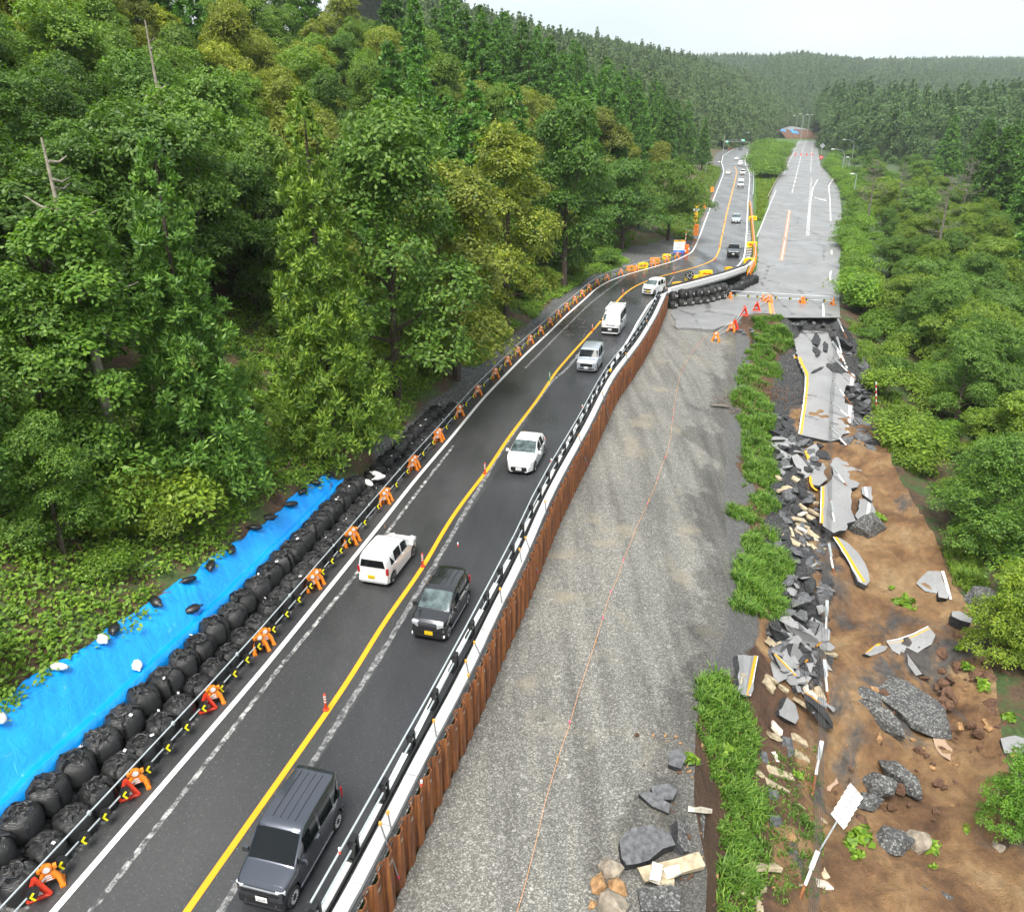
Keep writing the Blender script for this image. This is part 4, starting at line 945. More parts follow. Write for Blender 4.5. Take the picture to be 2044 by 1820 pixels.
def grass(polys, n, hgt, seed, label, color=(1, 1, 1), world=None, name='grass'):
    r = np.random.default_rng(seed); X = []
    if world is None:
        for poly in polys:
            c = np.array([hit(u, v)[:2] for u, v in poly]); a, b = c.min(0) - .5, c.max(0) + .5
            m = int(n / len(polys)); x = a[0] + (b[0] - a[0]) * r.random(m); y = a[1] + (b[1] - a[1]) * r.random(m); z = H0(x, y) + rough(x, y)
            u, v, f = proj(x, y, z); k = inpoly(u + 6 * vnoise(x, y, .7, 3), v + 6 * vnoise(x, y, .8, 4), poly); X.append(np.stack([x, y, z], 1)[k])
        X = np.concatenate(X)
    else: X = world(n, r)
    den = fbm(X[:, 0], X[:, 1], 1.3, 77, 3); X = X[den > -.32]; den = den[den > -.32]
    m = 8; X = np.repeat(X, m, 0); h = hgt * (0.45 + .75 * np.repeat(np.clip(den, -.3, 1), m)) * r.uniform(.5, 1.4, len(X))
    a = r.uniform(0, 6.28, len(X)); lean = h * r.uniform(.2, .9, len(X)); o = np.stack([np.cos(a), np.sin(a), a * 0], 1); s = np.stack([-np.sin(a), np.cos(a), a * 0], 1)
    X = X + r.standard_normal(X.shape) * np.array([.10, .10, .0]) ; up = np.array([0, 0, 1.0]); w = .026
    B = X + o * (lean * .35)[:, None] + up * (h * .62)[:, None]; T = X + o * lean[:, None] + up * (h * .78)[:, None]
    V = np.stack([X - s * w, X + s * w, B + s * w, B - s * w, B - s * w, B + s * w, T + s * w * .15, T - s * w * .15], 1).reshape(-1, 3)
    ob = tag(link(name, quadmesh(name, V, M['blade_grass'])), label, 'grass', kind='stuff'); ob.color = (*color, 1); return ob
STRIP = [[(1505,640),(1558,632),(1585,690),(1560,705),(1520,690),(1500,665)], [(1490,700),(1530,690),(1560,740),(1555,770),(1520,778),(1470,768),(1480,735)],
    [(1458,788),(1500,772),(1535,800),(1545,860),(1540,905),(1505,885),(1475,845)], [(1480,860),(1540,900),(1555,960),(1560,1010),(1520,1050),(1455,1030),(1450,1010),(1490,960)],
    [(1475,1080),(1530,1050),(1580,1130),(1575,1170),(1560,1240),(1500,1230),(1465,1220),(1470,1130)],
    [(1395,1350),(1430,1350),(1490,1410),(1510,1480),(1500,1560),(1535,1610),(1505,1680),(1535,1720),(1500,1830),(1430,1830),(1440,1700),(1425,1560),(1388,1450)]]
grass(STRIP, 17000, .85, 5, 'rough green grass along the edge of the slide', (1, 1.08, .85))
grass([[(1738,800),(1790,780),(1870,960),(1800,935),(1760,880)], [(1880,1100),(1940,1080),(1970,1180),(1910,1185)], [(1690,640),(1740,660),(1770,790),(1735,780)]], 6000, .8, 6, 'tall pale grass on the right bank of the slide', (1.25, 1.15, .9))
grass([[(1540,1500),(1620,1480),(1640,1620),(1640,1800),(1540,1800),(1520,1640)]], 900, .28, 8, 'sparse weeds between the rubble blocks', (.9, .95, .9))
def verge(n, r):
    y = 134 + 190 * r.random(n) ** 1.2; x = np.interp(y, YS, edgeL) - .3 - 6 * r.random(n); return np.stack([x, y, H0(x, y) + rough(x, y)], 1)
grass(None, 6000, .8, 9, 'bright grass verge left of the far road', (1.2, 1.1, .75), verge)
def median(n, r):
    y = 139 + 230 * r.random(n) ** 1.3; a = np.interp(y, YS, rx) + 2.0; b = np.interp(y, OLD_L[:, 1], OLD_L[:, 0]) - .6; x = a + np.maximum(b - a, .1) * r.random(n)
    return np.stack([x, y, H0(x, y) - .03], 1)[b - a > .5]
grass(None, 7000, .8, 10, 'yellow-green grass on the median between the roads', (1.35, 1.15, .75), median)
def layby(n, r):
    y = 118 + 14 * r.random(n); x = np.interp(y, YS, edgeL) - 9 - 9 * r.random(n); return np.stack([x, y, H0(x, y) + rough(x, y)], 1)
grass(None, 2500, .35, 12, 'mown bright grass of the track behind the lay-by', (1.1, 1.25, .7), layby)

# ------------------------------------------------------------------ wooded hills
def hillmesh(name, ridge, foot, nu=90, nv=24, amp=4, seed=1, bulge=.10, back=120):
    A = smooth_line(ridge, 20, 2); B = smooth_line(foot, 20, 2); t = np.linspace(0, 1, nu)
    A = np.stack([np.interp(t, np.linspace(0, 1, len(A)), A[:, k]) for k in range(3)], 1); B = np.stack([np.interp(t, np.linspace(0, 1, len(B)), B[:, k]) for k in range(3)], 1)
    s = np.linspace(0, 1, nv)[None, :, None]; P = B[:, None] * (1 - s) + A[:, None] * s
    hgt = (A[:, 2] - B[:, 2])[:, None]; P[..., 2] += np.sin(s[..., 0] * math.pi) * hgt * bulge
    P[..., 2] += fbm(P[..., 0], P[..., 1], 90, seed, 4) * amp * np.sin(np.clip(s[..., 0], 0, 1) * math.pi * .5)
    P[:, 0, 2] -= 25; bk = A + unit((A - B) * np.array([1, 1, 0])) * back; bk[:, 2] = A[:, 2] - back * .35; P = np.concatenate([P, bk[:, None]], 1)
    n, k = P.shape[:2]; idx = np.arange(n * k).reshape(n, k); Fq = np.stack([idx[:-1, :-1], idx[1:, :-1], idx[1:, 1:], idx[:-1, 1:]], -1).reshape(-1, 4)
    o = tag(link(name, mesh_np(name, P.reshape(-1, 3), Fq, [M['wood_floor']], None, True)), kind='structure'); return o
def at_depth(u, v, f):
    d = ray(u, v); return (d[0] * f, d[1] * f, CAM_H + d[2] * f)
def forest_on(obj, dist, protos, smin, smax, name, label, seed, color):
    """stuff: a wood too far off to count, trees set over a hill"""
    ng = bpy.data.node_groups.new(name, 'GeometryNodeTree'); ng.interface.new_socket('Geometry', in_out='INPUT', socket_type='NodeSocketGeometry'); ng.interface.new_socket('Geometry', in_out='OUTPUT', socket_type='NodeSocketGeometry')
    N, Lk = ng.nodes, ng.links; gi, go = N.new('NodeGroupInput'), N.new('NodeGroupOutput'); jn = N.new('GeometryNodeJoinGeometry')
    for k, cm in enumerate(protos):
        ds = N.new('GeometryNodeDistributePointsOnFaces'); ds.distribute_method = 'RANDOM'; ds.inputs['Density'].default_value = 1.0 / dist ** 2 / len(protos); ds.inputs['Seed'].default_value = seed + k
        ins = N.new('GeometryNodeInstanceOnPoints'); oi = N.new('GeometryNodeObjectInfo'); oi.inputs['Object'].default_value = cm
        rv = N.new('FunctionNodeRandomValue'); rv.data_type = 'FLOAT'; rv.inputs[2].default_value = smin; rv.inputs[3].default_value = smax; rv.inputs['Seed'].default_value = seed + 7 * k
        rz = N.new('FunctionNodeRandomValue'); rz.data_type = 'FLOAT_VECTOR'; rz.inputs[0].default_value = (0, 0, 0); rz.inputs[1].default_value = (0, 0, 6.28); rz.inputs['Seed'].default_value = seed + 3 * k
        Lk.new(gi.outputs[0], ds.inputs[0]); Lk.new(ds.outputs['Points'], ins.inputs['Points']); Lk.new(oi.outputs['Geometry'], ins.inputs['Instance'])
        Lk.new(rz.outputs[0], ins.inputs['Rotation']); Lk.new(rv.outputs[1], ins.inputs['Scale']); Lk.new(ins.outputs[0], jn.inputs[0])
    Lk.new(jn.outputs[0], go.inputs[0])
    o = link(name, obj.data); o.location = obj.location; md = o.modifiers.new('wood', 'NODES'); md.node_group = ng; o.color = (*color, 1)
    return tag(o, label, 'forest', kind='stuff')
r = np.random.default_rng(90)
def far_conifer(seed):
    V = cedar_crown(seed, 12, 3.2, 9, 7, 7, .1, 1.0, 1.5, .9); o = link('crown_model', quadmesh('far_conifer', V, M['leaf_far'])); return o
def far_round(seed):
    V, cs = broad_crown(seed, 8, 4.6, 9, 110, .85, .05, per=8); o = link('crown_model', quadmesh('far_round_tree', V, M['leaf_far'])); return o
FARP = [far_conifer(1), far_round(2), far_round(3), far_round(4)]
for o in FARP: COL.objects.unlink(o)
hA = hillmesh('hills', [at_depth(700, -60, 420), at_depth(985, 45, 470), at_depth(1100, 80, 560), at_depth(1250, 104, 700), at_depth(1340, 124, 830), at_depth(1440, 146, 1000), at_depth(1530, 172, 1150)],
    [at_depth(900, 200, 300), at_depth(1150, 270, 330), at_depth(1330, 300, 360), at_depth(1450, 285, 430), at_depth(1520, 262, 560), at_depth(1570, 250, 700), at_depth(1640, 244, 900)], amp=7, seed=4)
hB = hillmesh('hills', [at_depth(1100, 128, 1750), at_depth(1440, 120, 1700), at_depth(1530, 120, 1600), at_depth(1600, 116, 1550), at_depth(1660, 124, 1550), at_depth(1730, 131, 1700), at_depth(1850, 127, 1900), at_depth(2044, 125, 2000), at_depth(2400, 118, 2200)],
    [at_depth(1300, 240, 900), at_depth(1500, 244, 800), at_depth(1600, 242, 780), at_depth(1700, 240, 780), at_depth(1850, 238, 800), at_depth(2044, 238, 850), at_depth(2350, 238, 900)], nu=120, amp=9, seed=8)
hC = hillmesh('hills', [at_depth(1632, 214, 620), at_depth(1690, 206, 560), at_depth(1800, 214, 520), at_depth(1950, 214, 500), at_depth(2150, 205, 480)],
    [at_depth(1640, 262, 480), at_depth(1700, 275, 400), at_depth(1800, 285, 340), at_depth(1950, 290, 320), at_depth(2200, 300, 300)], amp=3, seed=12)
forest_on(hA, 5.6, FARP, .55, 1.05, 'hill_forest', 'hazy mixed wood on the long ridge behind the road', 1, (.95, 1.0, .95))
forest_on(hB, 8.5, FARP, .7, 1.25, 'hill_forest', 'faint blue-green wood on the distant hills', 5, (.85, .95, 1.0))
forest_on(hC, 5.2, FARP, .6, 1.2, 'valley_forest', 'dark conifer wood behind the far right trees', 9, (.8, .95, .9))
# ------------------------------------------------------------------ vehicles (front = +Y, wheels on z = 0)
def lerp_tab(tab, x): return float(np.interp(x, [a for a, b in tab][::-1], [b for a, b in tab][::-1]))
class Car:
    def __init__(s, L, W, H, wb, fo, r, top, belt, tum=.10, nose=.12, tail=.10, crown=.02, clear=.19, nr=.55):
        s.L, s.W, s.H, s.r, s.belt, s.tum, s.nose, s.tail, s.crown, s.clear = L, W, H, r, belt, tum, nose, tail, crown, clear
        s.nr = nr; s.yf = L / 2 - fo; s.yr = s.yf - wb; s.top = top
    def zt(s, y): return lerp_tab(s.top, y)
    def zb(s, y):
        z = s.clear + .05 * max(0, abs(y) - s.L / 2 + .35)
        for w in (s.yf, s.yr):
            q = s.r + .055; d = abs(y - w)
            if d < q: z = max(z, s.r + math.sqrt(q * q - d * d) * .98)
        return z
    def hw(s, y):
        a = s.L / 2 - y; b = y + s.L / 2; w = 1.0
        if a < s.nr: w -= s.nose * (1 - a / s.nr) ** 2
        if b < .45: w -= s.tail * (1 - b / .45) ** 2
        return s.W / 2 * w
    def sec(s, y):
        zt, zb, hw = s.zt(y), s.zb(y), s.hw(y); belt = min(s.belt, zt - .05); cab = max(0, min(1, (zt - belt) / (s.H - s.belt)))
        hr = hw * (1 - s.tum * cab) - .03; zr = zt - .02 - .06 * cab; lo = max(zb, min(s.clear + .02, zb))
        return [(0, zb), (hw * .82, zb), (hw * .975, zb + .03), (hw, zb + (belt - zb) * .5), (hw * .985, belt), ((hw * .985 * .55 + hr * .45), belt + (zr - belt) * .5), (hr, zr), (hr - .06, zt - .004), (hr * .55, zt + s.crown * .7), (0, zt + s.crown)]
    def S(s, y, t, side=1, off=0.0):
        def p(yy, tt):
            q = s.sec(yy); tt = max(0, min(8.9999, tt)); i = int(tt); f = tt - i
            return Vector((side * (q[i][0] * (1 - f) + q[i + 1][0] * f), yy, q[i][1] * (1 - f) + q[i + 1][1] * f))
        a = p(y, t)
        if off:
            dy = p(y + .02, t) - p(y - .02, t); dt = p(y, min(8.99, t + .12)) - p(y, t - .12); n = dy.cross(dt) * side
            if n.length > 1e-9: a = a - n.normalized() * off if n.dot(Vector((a.x, 0, a.z - .6))) < 0 else a + n.normalized() * off
        return a
    def patch(s, mb, y0, y1, t0, t1, side=1, off=.008, ny=8, nt=4, m=0, skew=0.0):
        vs, fs = [], []
        for i in range(ny + 1):
            for j in range(nt + 1):
                f = j / nt; t = (t0 if not callable(t0) else t0(i / ny)) * (1 - f) + (t1 if not callable(t1) else t1(i / ny)) * f
                vs.append(s.S(y0 + (y1 - y0) * i / ny + skew * f * (1 - 2 * (i / ny)) , t, side, off))
        for i in range(ny):
            for j in range(nt):
                a = i * (nt + 1) + j; fs.append((a, a + 1, a + nt + 2, a + nt + 1))
        mb.add(vs, fs, m); return mb
    def body(s):
        ys = set(np.linspace(-s.L / 2, s.L / 2, 30)); ys |= {a for a, b in s.top if abs(a) <= s.L / 2}
        for w in (s.yf, s.yr):
            q = s.r + .055; ys |= {w + q * math.cos(a) for a in np.linspace(0, math.pi, 13)} | {w + q + .004, w - q - .004}
        ys |= {s.L / 2 - .05, s.L / 2 - .12, -s.L / 2 + .05, -s.L / 2 + .12}
        ys = sorted(y for y in ys if abs(y) <= s.L / 2 + 1e-9); mb = MB(); vs, fs = [], []
        for y in ys:
            q = s.sec(y); vs += [(a, y, b) for a, b in q] + [(-a, y, b) for a, b in q[1:-1][::-1]]
        n = 18
        for i in range(len(ys) - 1):
            for k in range(n): fs.append((i * n + k, i * n + (k + 1) % n, (i + 1) * n + (k + 1) % n, (i + 1) * n + k))
        fs += [tuple(range(n)), tuple(range((len(ys) - 1) * n, len(ys) * n))[::-1]]
        return mb.add(vs, fs)
def wheel_parts(root, x, y, r, w, rimmat, spokes=7, cover=False):
    side = 1 if x > 0 else -1; h = link('wheel', MB().lathe([(r * .62, -w / 2), (r * .93, -w / 2), (r, -w * .32), (r, w * .32), (r * .93, w / 2), (r * .62, w / 2)], 20).mesh('tyre', M['rubber'], True), root)
    h.location = (x, y, r); h.rotation_euler = (0, R(90), 0)
    mb = MB(); mb.lathe([(.001, w * .30), (r * .62, w * .34), (r * .66, w * .46), (r * .70, w * .47)], 20, m=0)
    mb.lathe([(.001, -w * .30), (r * .62, -w * .34), (r * .66, -w * .46), (r * .70, -w * .47)], 20, m=0)
    for sg in (1, -1):
        for k in range(spokes):
            a = 2 * math.pi * k / spokes; c, s_ = math.cos(a), math.sin(a)
            mb.cyl((c * .05, s_ * .05, sg * w * .42), (c * r * .64, s_ * r * .64, sg * w * .45), r * .055, r * .075, 4, 1)
    link('rim', mb.mesh('rim', [M['trim_black'] if not cover else M[rimmat], M[rimmat]], False, 40), h)
def make_car(name, label, spec, paintm, o, group=None, detail=True):
    """o: options. Builds one vehicle with its parts at the origin."""
    c = spec; root = thing(name, label, o.get('cat', 'car'), group=group); P = M[paintm]; L2 = c.L / 2; B = M['trim_black']
    b = c.body().build('body', P, root, sharp=38)
    roofm = P
    und = MB().box((0, 0, .26), (c.W * .72, c.L * .9, .16)).build('underbody', B, root)
    for y in (c.yf, c.yr):
        for x in (c.W / 2 - .10, -c.W / 2 + .10): wheel_parts(root, x, y, c.r, .17, o.get('rim', 'rim_silver'), o.get('spokes', 9), o.get('cover', False))
    gl = M[o.get('glass', 'glass_dark')]; ws = M[o.get('shield', o.get('glass', 'glass_dark'))]
    y0, y1 = o['ws']; mb = MB()
    for sd in (1, -1): c.patch(mb, y0, y1, 6.75, 9, sd, .012, 8, 5)
    mb.build('windscreen', ws, root, True)
    for (a, d) in o['side']:
        for sd in (1, -1): c.patch(MB(), a, d, 4.12, 5.9, sd, .009, 6, 4, skew=-.03).build('side_window', gl, root, True)
    if 'quarter' in o:
        for sd in (1, -1):
            a, d = o['quarter']; c.patch(MB(), a, d, 4.12, lambda f: 4.25 + 1.5 * f, sd, .009, 4, 3).build('quarter_window', gl, root, True)
    # doors stand a few millimetres proud, which leaves a shut line round them
    for (a, d) in o['doors']:
        for sd in (1, -1):
            dr = c.patch(MB(), a - .012, d + .012, 2.35, 4.08, sd, .006, 8, 5).build('door', M[o['side_paint']] if 'side_paint' in o else P, root, True)
            hy = d + .12 if d < a else d - .12; p = c.S(d + .16, 3.80, sd, .02); MB().box(p, (.03, .16, .035)).build('handle', M[o.get('handle', paintm)], dr)
    if o.get('skirt'):
        for sd in (1, -1): MB().box((sd * c.W * .485, (c.yf + c.yr) / 2, c.clear + .045), (.03, c.yf - c.yr - c.r * 2.3, .06)).build('side_skirt', M[o['skirt']], root)
    # front face
    for key, mat, nm in (('grille', o.get('grille_mat', 'trim_black'), 'grille'), ('intake', 'trim_black', 'lower_intake'), ('bar', 'chrome', 'grille_bar'), ('fbump', o.get('bump_mat', 'trim_black'), 'front_bumper')):
        if key in o:
            x, z, w_, h_ = o[key]; d_ = o.get(key + '_d', .05); mb = MB().box((x, L2 - d_ / 2 + .018, z), (w_, d_, h_), taper=1.0)
            mb.build(nm, M[mat], root)
    x, z, w_, h_ = o['lamp']
    for sd in (1, -1):
        yy = L2 - o.get('lamp_in', .06); mb = MB(); x = min(x, c.hw(yy) - w_ * .46)
        Mx = Matrix.Translation((sd * x, yy, z)) @ Matrix.Rotation(R(-sd * o.get('lamp_yaw', 22)), 4, 'Z') @ Matrix.Rotation(R(-o.get('lamp_pitch', 12)), 4, 'X')
        mb.box((0, 0, 0), (w_, .13, h_), 0, Mx); mb.build('headlight', M['light_lens'], root)
    if 'fog' in o:
        x, z, w_, h_ = o['fog']
        for sd in (1, -1): MB().box((0, 0, 0), (w_, .06, h_), 0, Matrix.Translation((sd * x, L2 - .045, z)) @ Matrix.Rotation(R(-sd * 20), 4, 'Z')).build('fog_lamp', M['white_plain'], root)
    for face in (1, -1):
        x, z = o.get('plate', (0, .46)) if face > 0 else o.get('rplate', (0, .60)); yy = face * (L2 + .035)
        pl = MB().box((x, yy, z), (.33, .012, .165)).build('licence_plate', M[o['plate_mat']], root)
        if detail and o.get('num') and face == o.get('numface', 1):
            text_obj('plate_number', o['num'], .105, M['ink'], pl, (x, yy + face * .007, z - .025), (R(90), 0, R(180) if face > 0 else 0))
    for sd in (1, -1):
        p = c.S(o['mirror'], 4.05, sd, .0); mb = MB(); Mx = Matrix.Translation((p.x + sd * .12, p.y, p.z + .06)); mb.box((0, 0, 0), (.20, .09, .15), 0, Mx, taper=.8); mb.cyl((-sd * .16, 0, -.06), (-sd * .05, 0, -.03), .025, .02, 5, 0, Mx)
        mb.build('wing_mirror', M[o.get('mirror_mat', paintm)], root, sharp=60)
    # tail
    x, z, w_, h_ = o.get('tail', (c.W * .42, .95, .12, .34))
    for sd in (1, -1): MB().box((sd * x, -L2 + .03, z), (w_, .09, h_)).build('tail_light', M['tail_red'], root)
    if 'rear_win' in o:
        z0, z1, w0, w1 = o['rear_win']; y = -L2 - .008; yz = lambda z_: -L2 + .0 if z_ < 0 else -L2
        zt_ = c.zt(-L2); mb = MB(); z1 = min(z1, zt_ - .05)
        if o.get('rear_slant'):
            for sd in (1, -1): c.patch(mb, o['rear_slant'][0], o['rear_slant'][1], 6.85, 9, sd, .012, 6, 4)
        else: mb.add([(-w0, y, z0), (w0, y, z0), (w1, y, z1), (-w1, y, z1)], [(0, 1, 2, 3)]); mb.add([(-w0, y + .01, z0), (w0, y + .01, z0), (w1, y + .01, z1), (-w1, y + .01, z1)], [(3, 2, 1, 0)])
        mb.build('rear_window', gl, root)
    MB().box((0, -L2 + .0, .36), (c.W * .9, .07, .14)).build('rear_bumper', M[o.get('bump_mat2', paintm)], root)
    for k in o.get('ribs', []):
        mb = MB(); yA, yB_ = o['rib_span']; n = 10
        for i in range(n):
            ya, yb = yA + (yB_ - yA) * i / n, yA + (yB_ - yA) * (i + 1) / n; za, zb_ = c.zt(ya) + c.crown + .004, c.zt(yb) + c.crown + .004
            mb.add([(k - .009, ya, za), (k + .009, ya, za), (k + .009, yb, zb_), (k - .009, yb, zb_)], [(0, 1, 2, 3)])
        mb.build('roof_groove', M['trim_black'], root)
    for sd in (1, -1):
        a = c.S(y0 - .05, 7.2, sd, .02); 
    wp = MB()
    for x0 in (-.05, .42): wp.cyl(c.S(y0 - .03, 9, 1, .02) + Vector((x0, 0, -.01)), c.S(y0 - .03, 9, 1, .02) + Vector((x0 - .48, -.10, .03)), .012, .01, 4)
    wp.build('wiper', B, root)
    return root
KEI = dict(L=3.395, W=1.475)
NBOX = Car(3.395, 1.475, 1.79, 2.52, .42, .28, [(1.70, .70), (1.67, .84), (1.58, .94), (1.08, 1.06), (.50, 1.66), (.30, 1.735), (-.3, 1.775), (-1.0, 1.79), (-1.45, 1.77), (-1.60, 1.74), (-1.67, 1.66), (-1.70, 1.55)], 1.02, .09)
MRW = Car(3.395, 1.475, 1.62, 2.425, .45, .28, [(1.70, .66), (1.66, .82), (1.55, .93), (1.02, 1.03), (.30, 1.52), (.08, 1.575), (-.5, 1.62), (-1.2, 1.60), (-1.45, 1.57), (-1.6, 1.50), (-1.70, 1.38)], .98, .13, nose=.16, tail=.14)
EKW = Car(3.395, 1.475, 1.55, 2.34, .52, .28, [(1.70, .60), (1.65, .76), (1.52, .86), (.90, 1.0), (.25, 1.46), (.02, 1.51), (-.6, 1.55), (-1.3, 1.53), (-1.52, 1.50), (-1.64, 1.45), (-1.70, 1.38)], .96, .11, nose=.16)
YARIS = Car(3.94, 1.695, 1.50, 2.55, .78, .31, [(1.97, .50), (1.91, .64), (1.76, .76), (1.45, .87), (1.0, .99), (.05, 1.42), (-.2, 1.475), (-.6, 1.50), (-1.1, 1.46), (-1.5, 1.34), (-1.80, 1.10), (-1.92, .98), (-1.97, .85)], .93, .22, nose=.36, tail=.26, nr=.85)
ROOMY = Car(3.70, 1.67, 1.735, 2.49, .60, .29, [(1.85, .72), (1.82, .86), (1.72, .96), (1.18, 1.06), (.62, 1.60), (.40, 1.67), (-.3, 1.725), (-1.2, 1.735), (-1.6, 1.70), (-1.78, 1.6), (-1.85, 1.45)], 1.02, .10, nose=.13)
HIACE = Car(4.695, 1.695, 1.98, 2.57, 1.05, .33, [(2.345, .80), (2.32, .98), (2.22, 1.12), (1.95, 1.22), (1.38, 1.84), (1.20, 1.92), (.5, 1.97), (-1.0, 1.98), (-2.0, 1.97), (-2.25, 1.92), (-2.345, 1.75)], 1.18, .10, nose=.10)
EKC = Car(3.395, 1.475, 1.64, 2.43, .46, .28, [(1.70, .66), (1.66, .82), (1.56, .92), (1.0, 1.04), (.30, 1.53), (.08, 1.59), (-.5, 1.635), (-1.2, 1.62), (-1.55, 1.57), (-1.66, 1.49), (-1.70, 1.38)], .98, .12, nose=.14)
SUV = Car(4.33, 1.77, 1.60, 2.61, .86, .34, [(2.16, .66), (2.10, .82), (1.95, .92), (1.05, 1.06), (.20, 1.52), (-.05, 1.575), (-.6, 1.60), (-1.3, 1.55), (-1.8, 1.35), (-2.05, 1.10), (-2.16, .95)], 1.0, .18, nose=.26, tail=.18, nr=.75)
FIT = Car(4.40, 1.695, 1.50, 2.55, .85, .31, [(2.20, .50), (2.14, .66), (1.95, .76), (1.0, .97), (.05, 1.42), (-.2, 1.47), (-.7, 1.50), (-1.2, 1.44), (-1.75, 1.05), (-2.1, 1.0), (-2.2, .9)], .93, .20, nose=.30, tail=.2, nr=.8)
FTRUCK = Car(4.2, 1.66, 1.95, 2.4, .9, .32, [(2.1, .9), (2.05, 1.1), (1.95, 1.25), (1.65, 1.8), (1.5, 1.93), (.9, 1.95), (-1.6, 1.95), (-2.0, 1.92), (-2.1, 1.7)], 1.2, .07, nose=.08)
def kei_opts(**k):
    d = dict(cat='car', ws=(1.05, .46), side=[(.62, -.12), (-.20, -.92)], doors=[(.98, -.16), (-.16, -1.12)], lamp=(.56, .82, .30, .15), plate_mat='plate_yellow', mirror=.80, rear_win=(1.02, 1.50, .60, .54)); d.update(k); return d
def put(root, wheel_px, side, y_w, heading=None, x_w=None):
    """set a vehicle down by the tyre contact seen at wheel_px; side = +1 when that tyre is on the car's right"""
    g0 = Vector(G(*wheel_px, 0)); h = heading; root.rotation_euler = (0, 0, h); off = Matrix.Rotation(h, 3, 'Z') @ Vector((side * x_w, y_w, 0)); root.location = g0 - off + Vector((0, 0, .006))
def head(y, away=False):
    P = RW; i = np.argmin(np.abs(P[:, 1] - y)); d = P[min(i + 3, len(P) - 1)] - P[max(i - 3, 0)]; a = math.atan2(d[1], d[0]) - math.pi / 2
    return a if away else a + math.pi
c1 = make_car('kei_van', 'dark navy boxy minivan nearest the camera, grooved roof and white plate', NBOX, 'car_navy', kei_opts(cat='minivan', ws=(1.06, .52), side=[(.58, -.20), (-.30, -1.02)], quarter=(-1.12, -1.50), doors=[(.96, -.25), (-.25, -1.20)],
    lamp=(.57, .80, .24, .11), lamp_in=.09, grille=(0, .72, 1.05, .14), grille_d=.06, bar=(0, .80, 1.12, .05), bar_d=.07, fbump=(0, .40, 1.25, .22), fog=(.52, .36, .22, .055), plate_mat='plate_white', plate=(-.05, .52), ribs=(-.34, -.12, .10, .32), rib_span=(.25, -1.35), skirt='chrome', handle='chrome', shield='glass_dark', num='24-07', spokes=14, mirror=.86, rim='rim_white'))
put(c1, (588, 1804), -1, NBOX.yf, head(15.5), .68)
c2 = make_car('kei_car', 'black kei car with silver-beige flanks and yellow plate', MRW, 'car_black', kei_opts(ws=(.98, .32), lamp=(.50, .78, .25, .22), lamp_yaw=14, grille=(0, .50, .9, .10), fbump=(0, .34, 1.2, .16), fog=(.60, .30, .16, .09), plate=(-.05, .44), ribs=(-.36, -.14, .08, .30), rib_span=(0, -1.2), side=[(.50, -.16), (-.24, -.96)], quarter=(-1.04, -1.36), doors=[(.88, -.20), (-.20, -1.05)], shield='glass_clear', num='13-17', side_paint='car_black', skirt='car_silver', rim='rim_white', cover=True, spokes=10, mirror=.78))
for o in list(c2.children):
    if o.name.startswith('door'): o['label'] = 'door with reflections of the pale wall'
put(c2, (895, 1273), -1, MRW.yf, head(24.5), .68)
c3 = make_car('kei_car', 'white kei hatchback driving away in the left lane', EKW, 'car_white', kei_opts(ws=(.86, .27), lamp=(.55, .74, .26, .16), grille=(0, .58, .8, .1), rear_win=(.98, 1.36, .58, .50), side=[(.42, -.20), (-.28, -.96)], quarter=(-1.02, -1.34), doors=[(.78, -.24), (-.24, -1.06)], mirror=.66, rplate=(-.08, .50), num='12-57', numface=-1, tail=(.66, .82, .10, .30), spokes=8))
put(c3, (785.3, 1163), 1, EKW.yr, head(29, True), .68)
c4 = make_car('hatchback', 'white rounded hatchback with wide black grille', YARIS, 'car_white', dict(cat='car', ws=(.95, .08), side=[(.42, -.30), (-.38, -1.0)], quarter=(-1.05, -1.35), doors=[(.80, -.34), (-.34, -1.15)], lamp=(.62, .70, .30, .13), lamp_yaw=35, lamp_in=.20, lamp_pitch=20, grille=(0, .40, .92, .24), grille_d=.08, fbump=(0, .25, .7, .06), plate_mat='plate_white', plate=(0, .40), mirror=.70, rear_win=(0, 0, 0, 0), rear_slant=(-1.86, -1.40), shield='glass_clear', num='23-54', tail=(.70, .82, .2, .14)))
put(c4, (1067.6, 940.7), -1, YARIS.yf, head(39), .78)
c5 = make_car('compact_minivan', 'silver compact minivan with large dark grille', ROOMY, 'car_silver', dict(cat='minivan', ws=(1.15, .66), side=[(.72, -.12), (-.22, -1.0)], quarter=(-1.08, -1.5), doors=[(1.0, -.17), (-.17, -1.2)], lamp=(.66, .80, .24, .16), grille=(0, .62, .95, .26), grille_d=.09, bar=(0, .78, 1.0, .04), fbump=(0, .34, 1.3, .12), fog=(.62, .34, .25, .05), plate_mat='plate_white', plate=(0, .44), mirror=.92, rear_win=(1.0, 1.5, .6, .55), num='56-73', shield='glass_dark'))
put(c5, (1191.3, 742), -1, ROOMY.yf, head(56), .77)
c6 = make_car('van', 'white van with roof rack and black bumper', HIACE, 'car_white', dict(cat='van', ws=(1.93, 1.42), side=[(1.30, .55), (.45, -.55), (-.65, -2.0)], doors=[(1.75, .5), (.5, -.65)], lamp=(.68, .95, .22, .16), grille=(0, 1.0, .9, .07), fbump=(0, .55, 1.58, .42), fbump_d=.10, plate_mat='plate_white', plate=(0, .58), mirror=1.62, mirror_mat='trim_black', rear_win=(1.1, 1.7, .7, .62), num='18-06', shield='glass_clear'))
rk = MB()
for k in range(7): rk.box((0, .9 - k * .48, 2.16), (1.40, .10, .03))
for sx in (-1, 1):
    rk.box((sx * .70, -.5, 2.20), (.04, 3.3, .05))
    for k in range(4): rk.box((sx * .72, .9 - k * .95, 2.07), (.04, .05, .24))
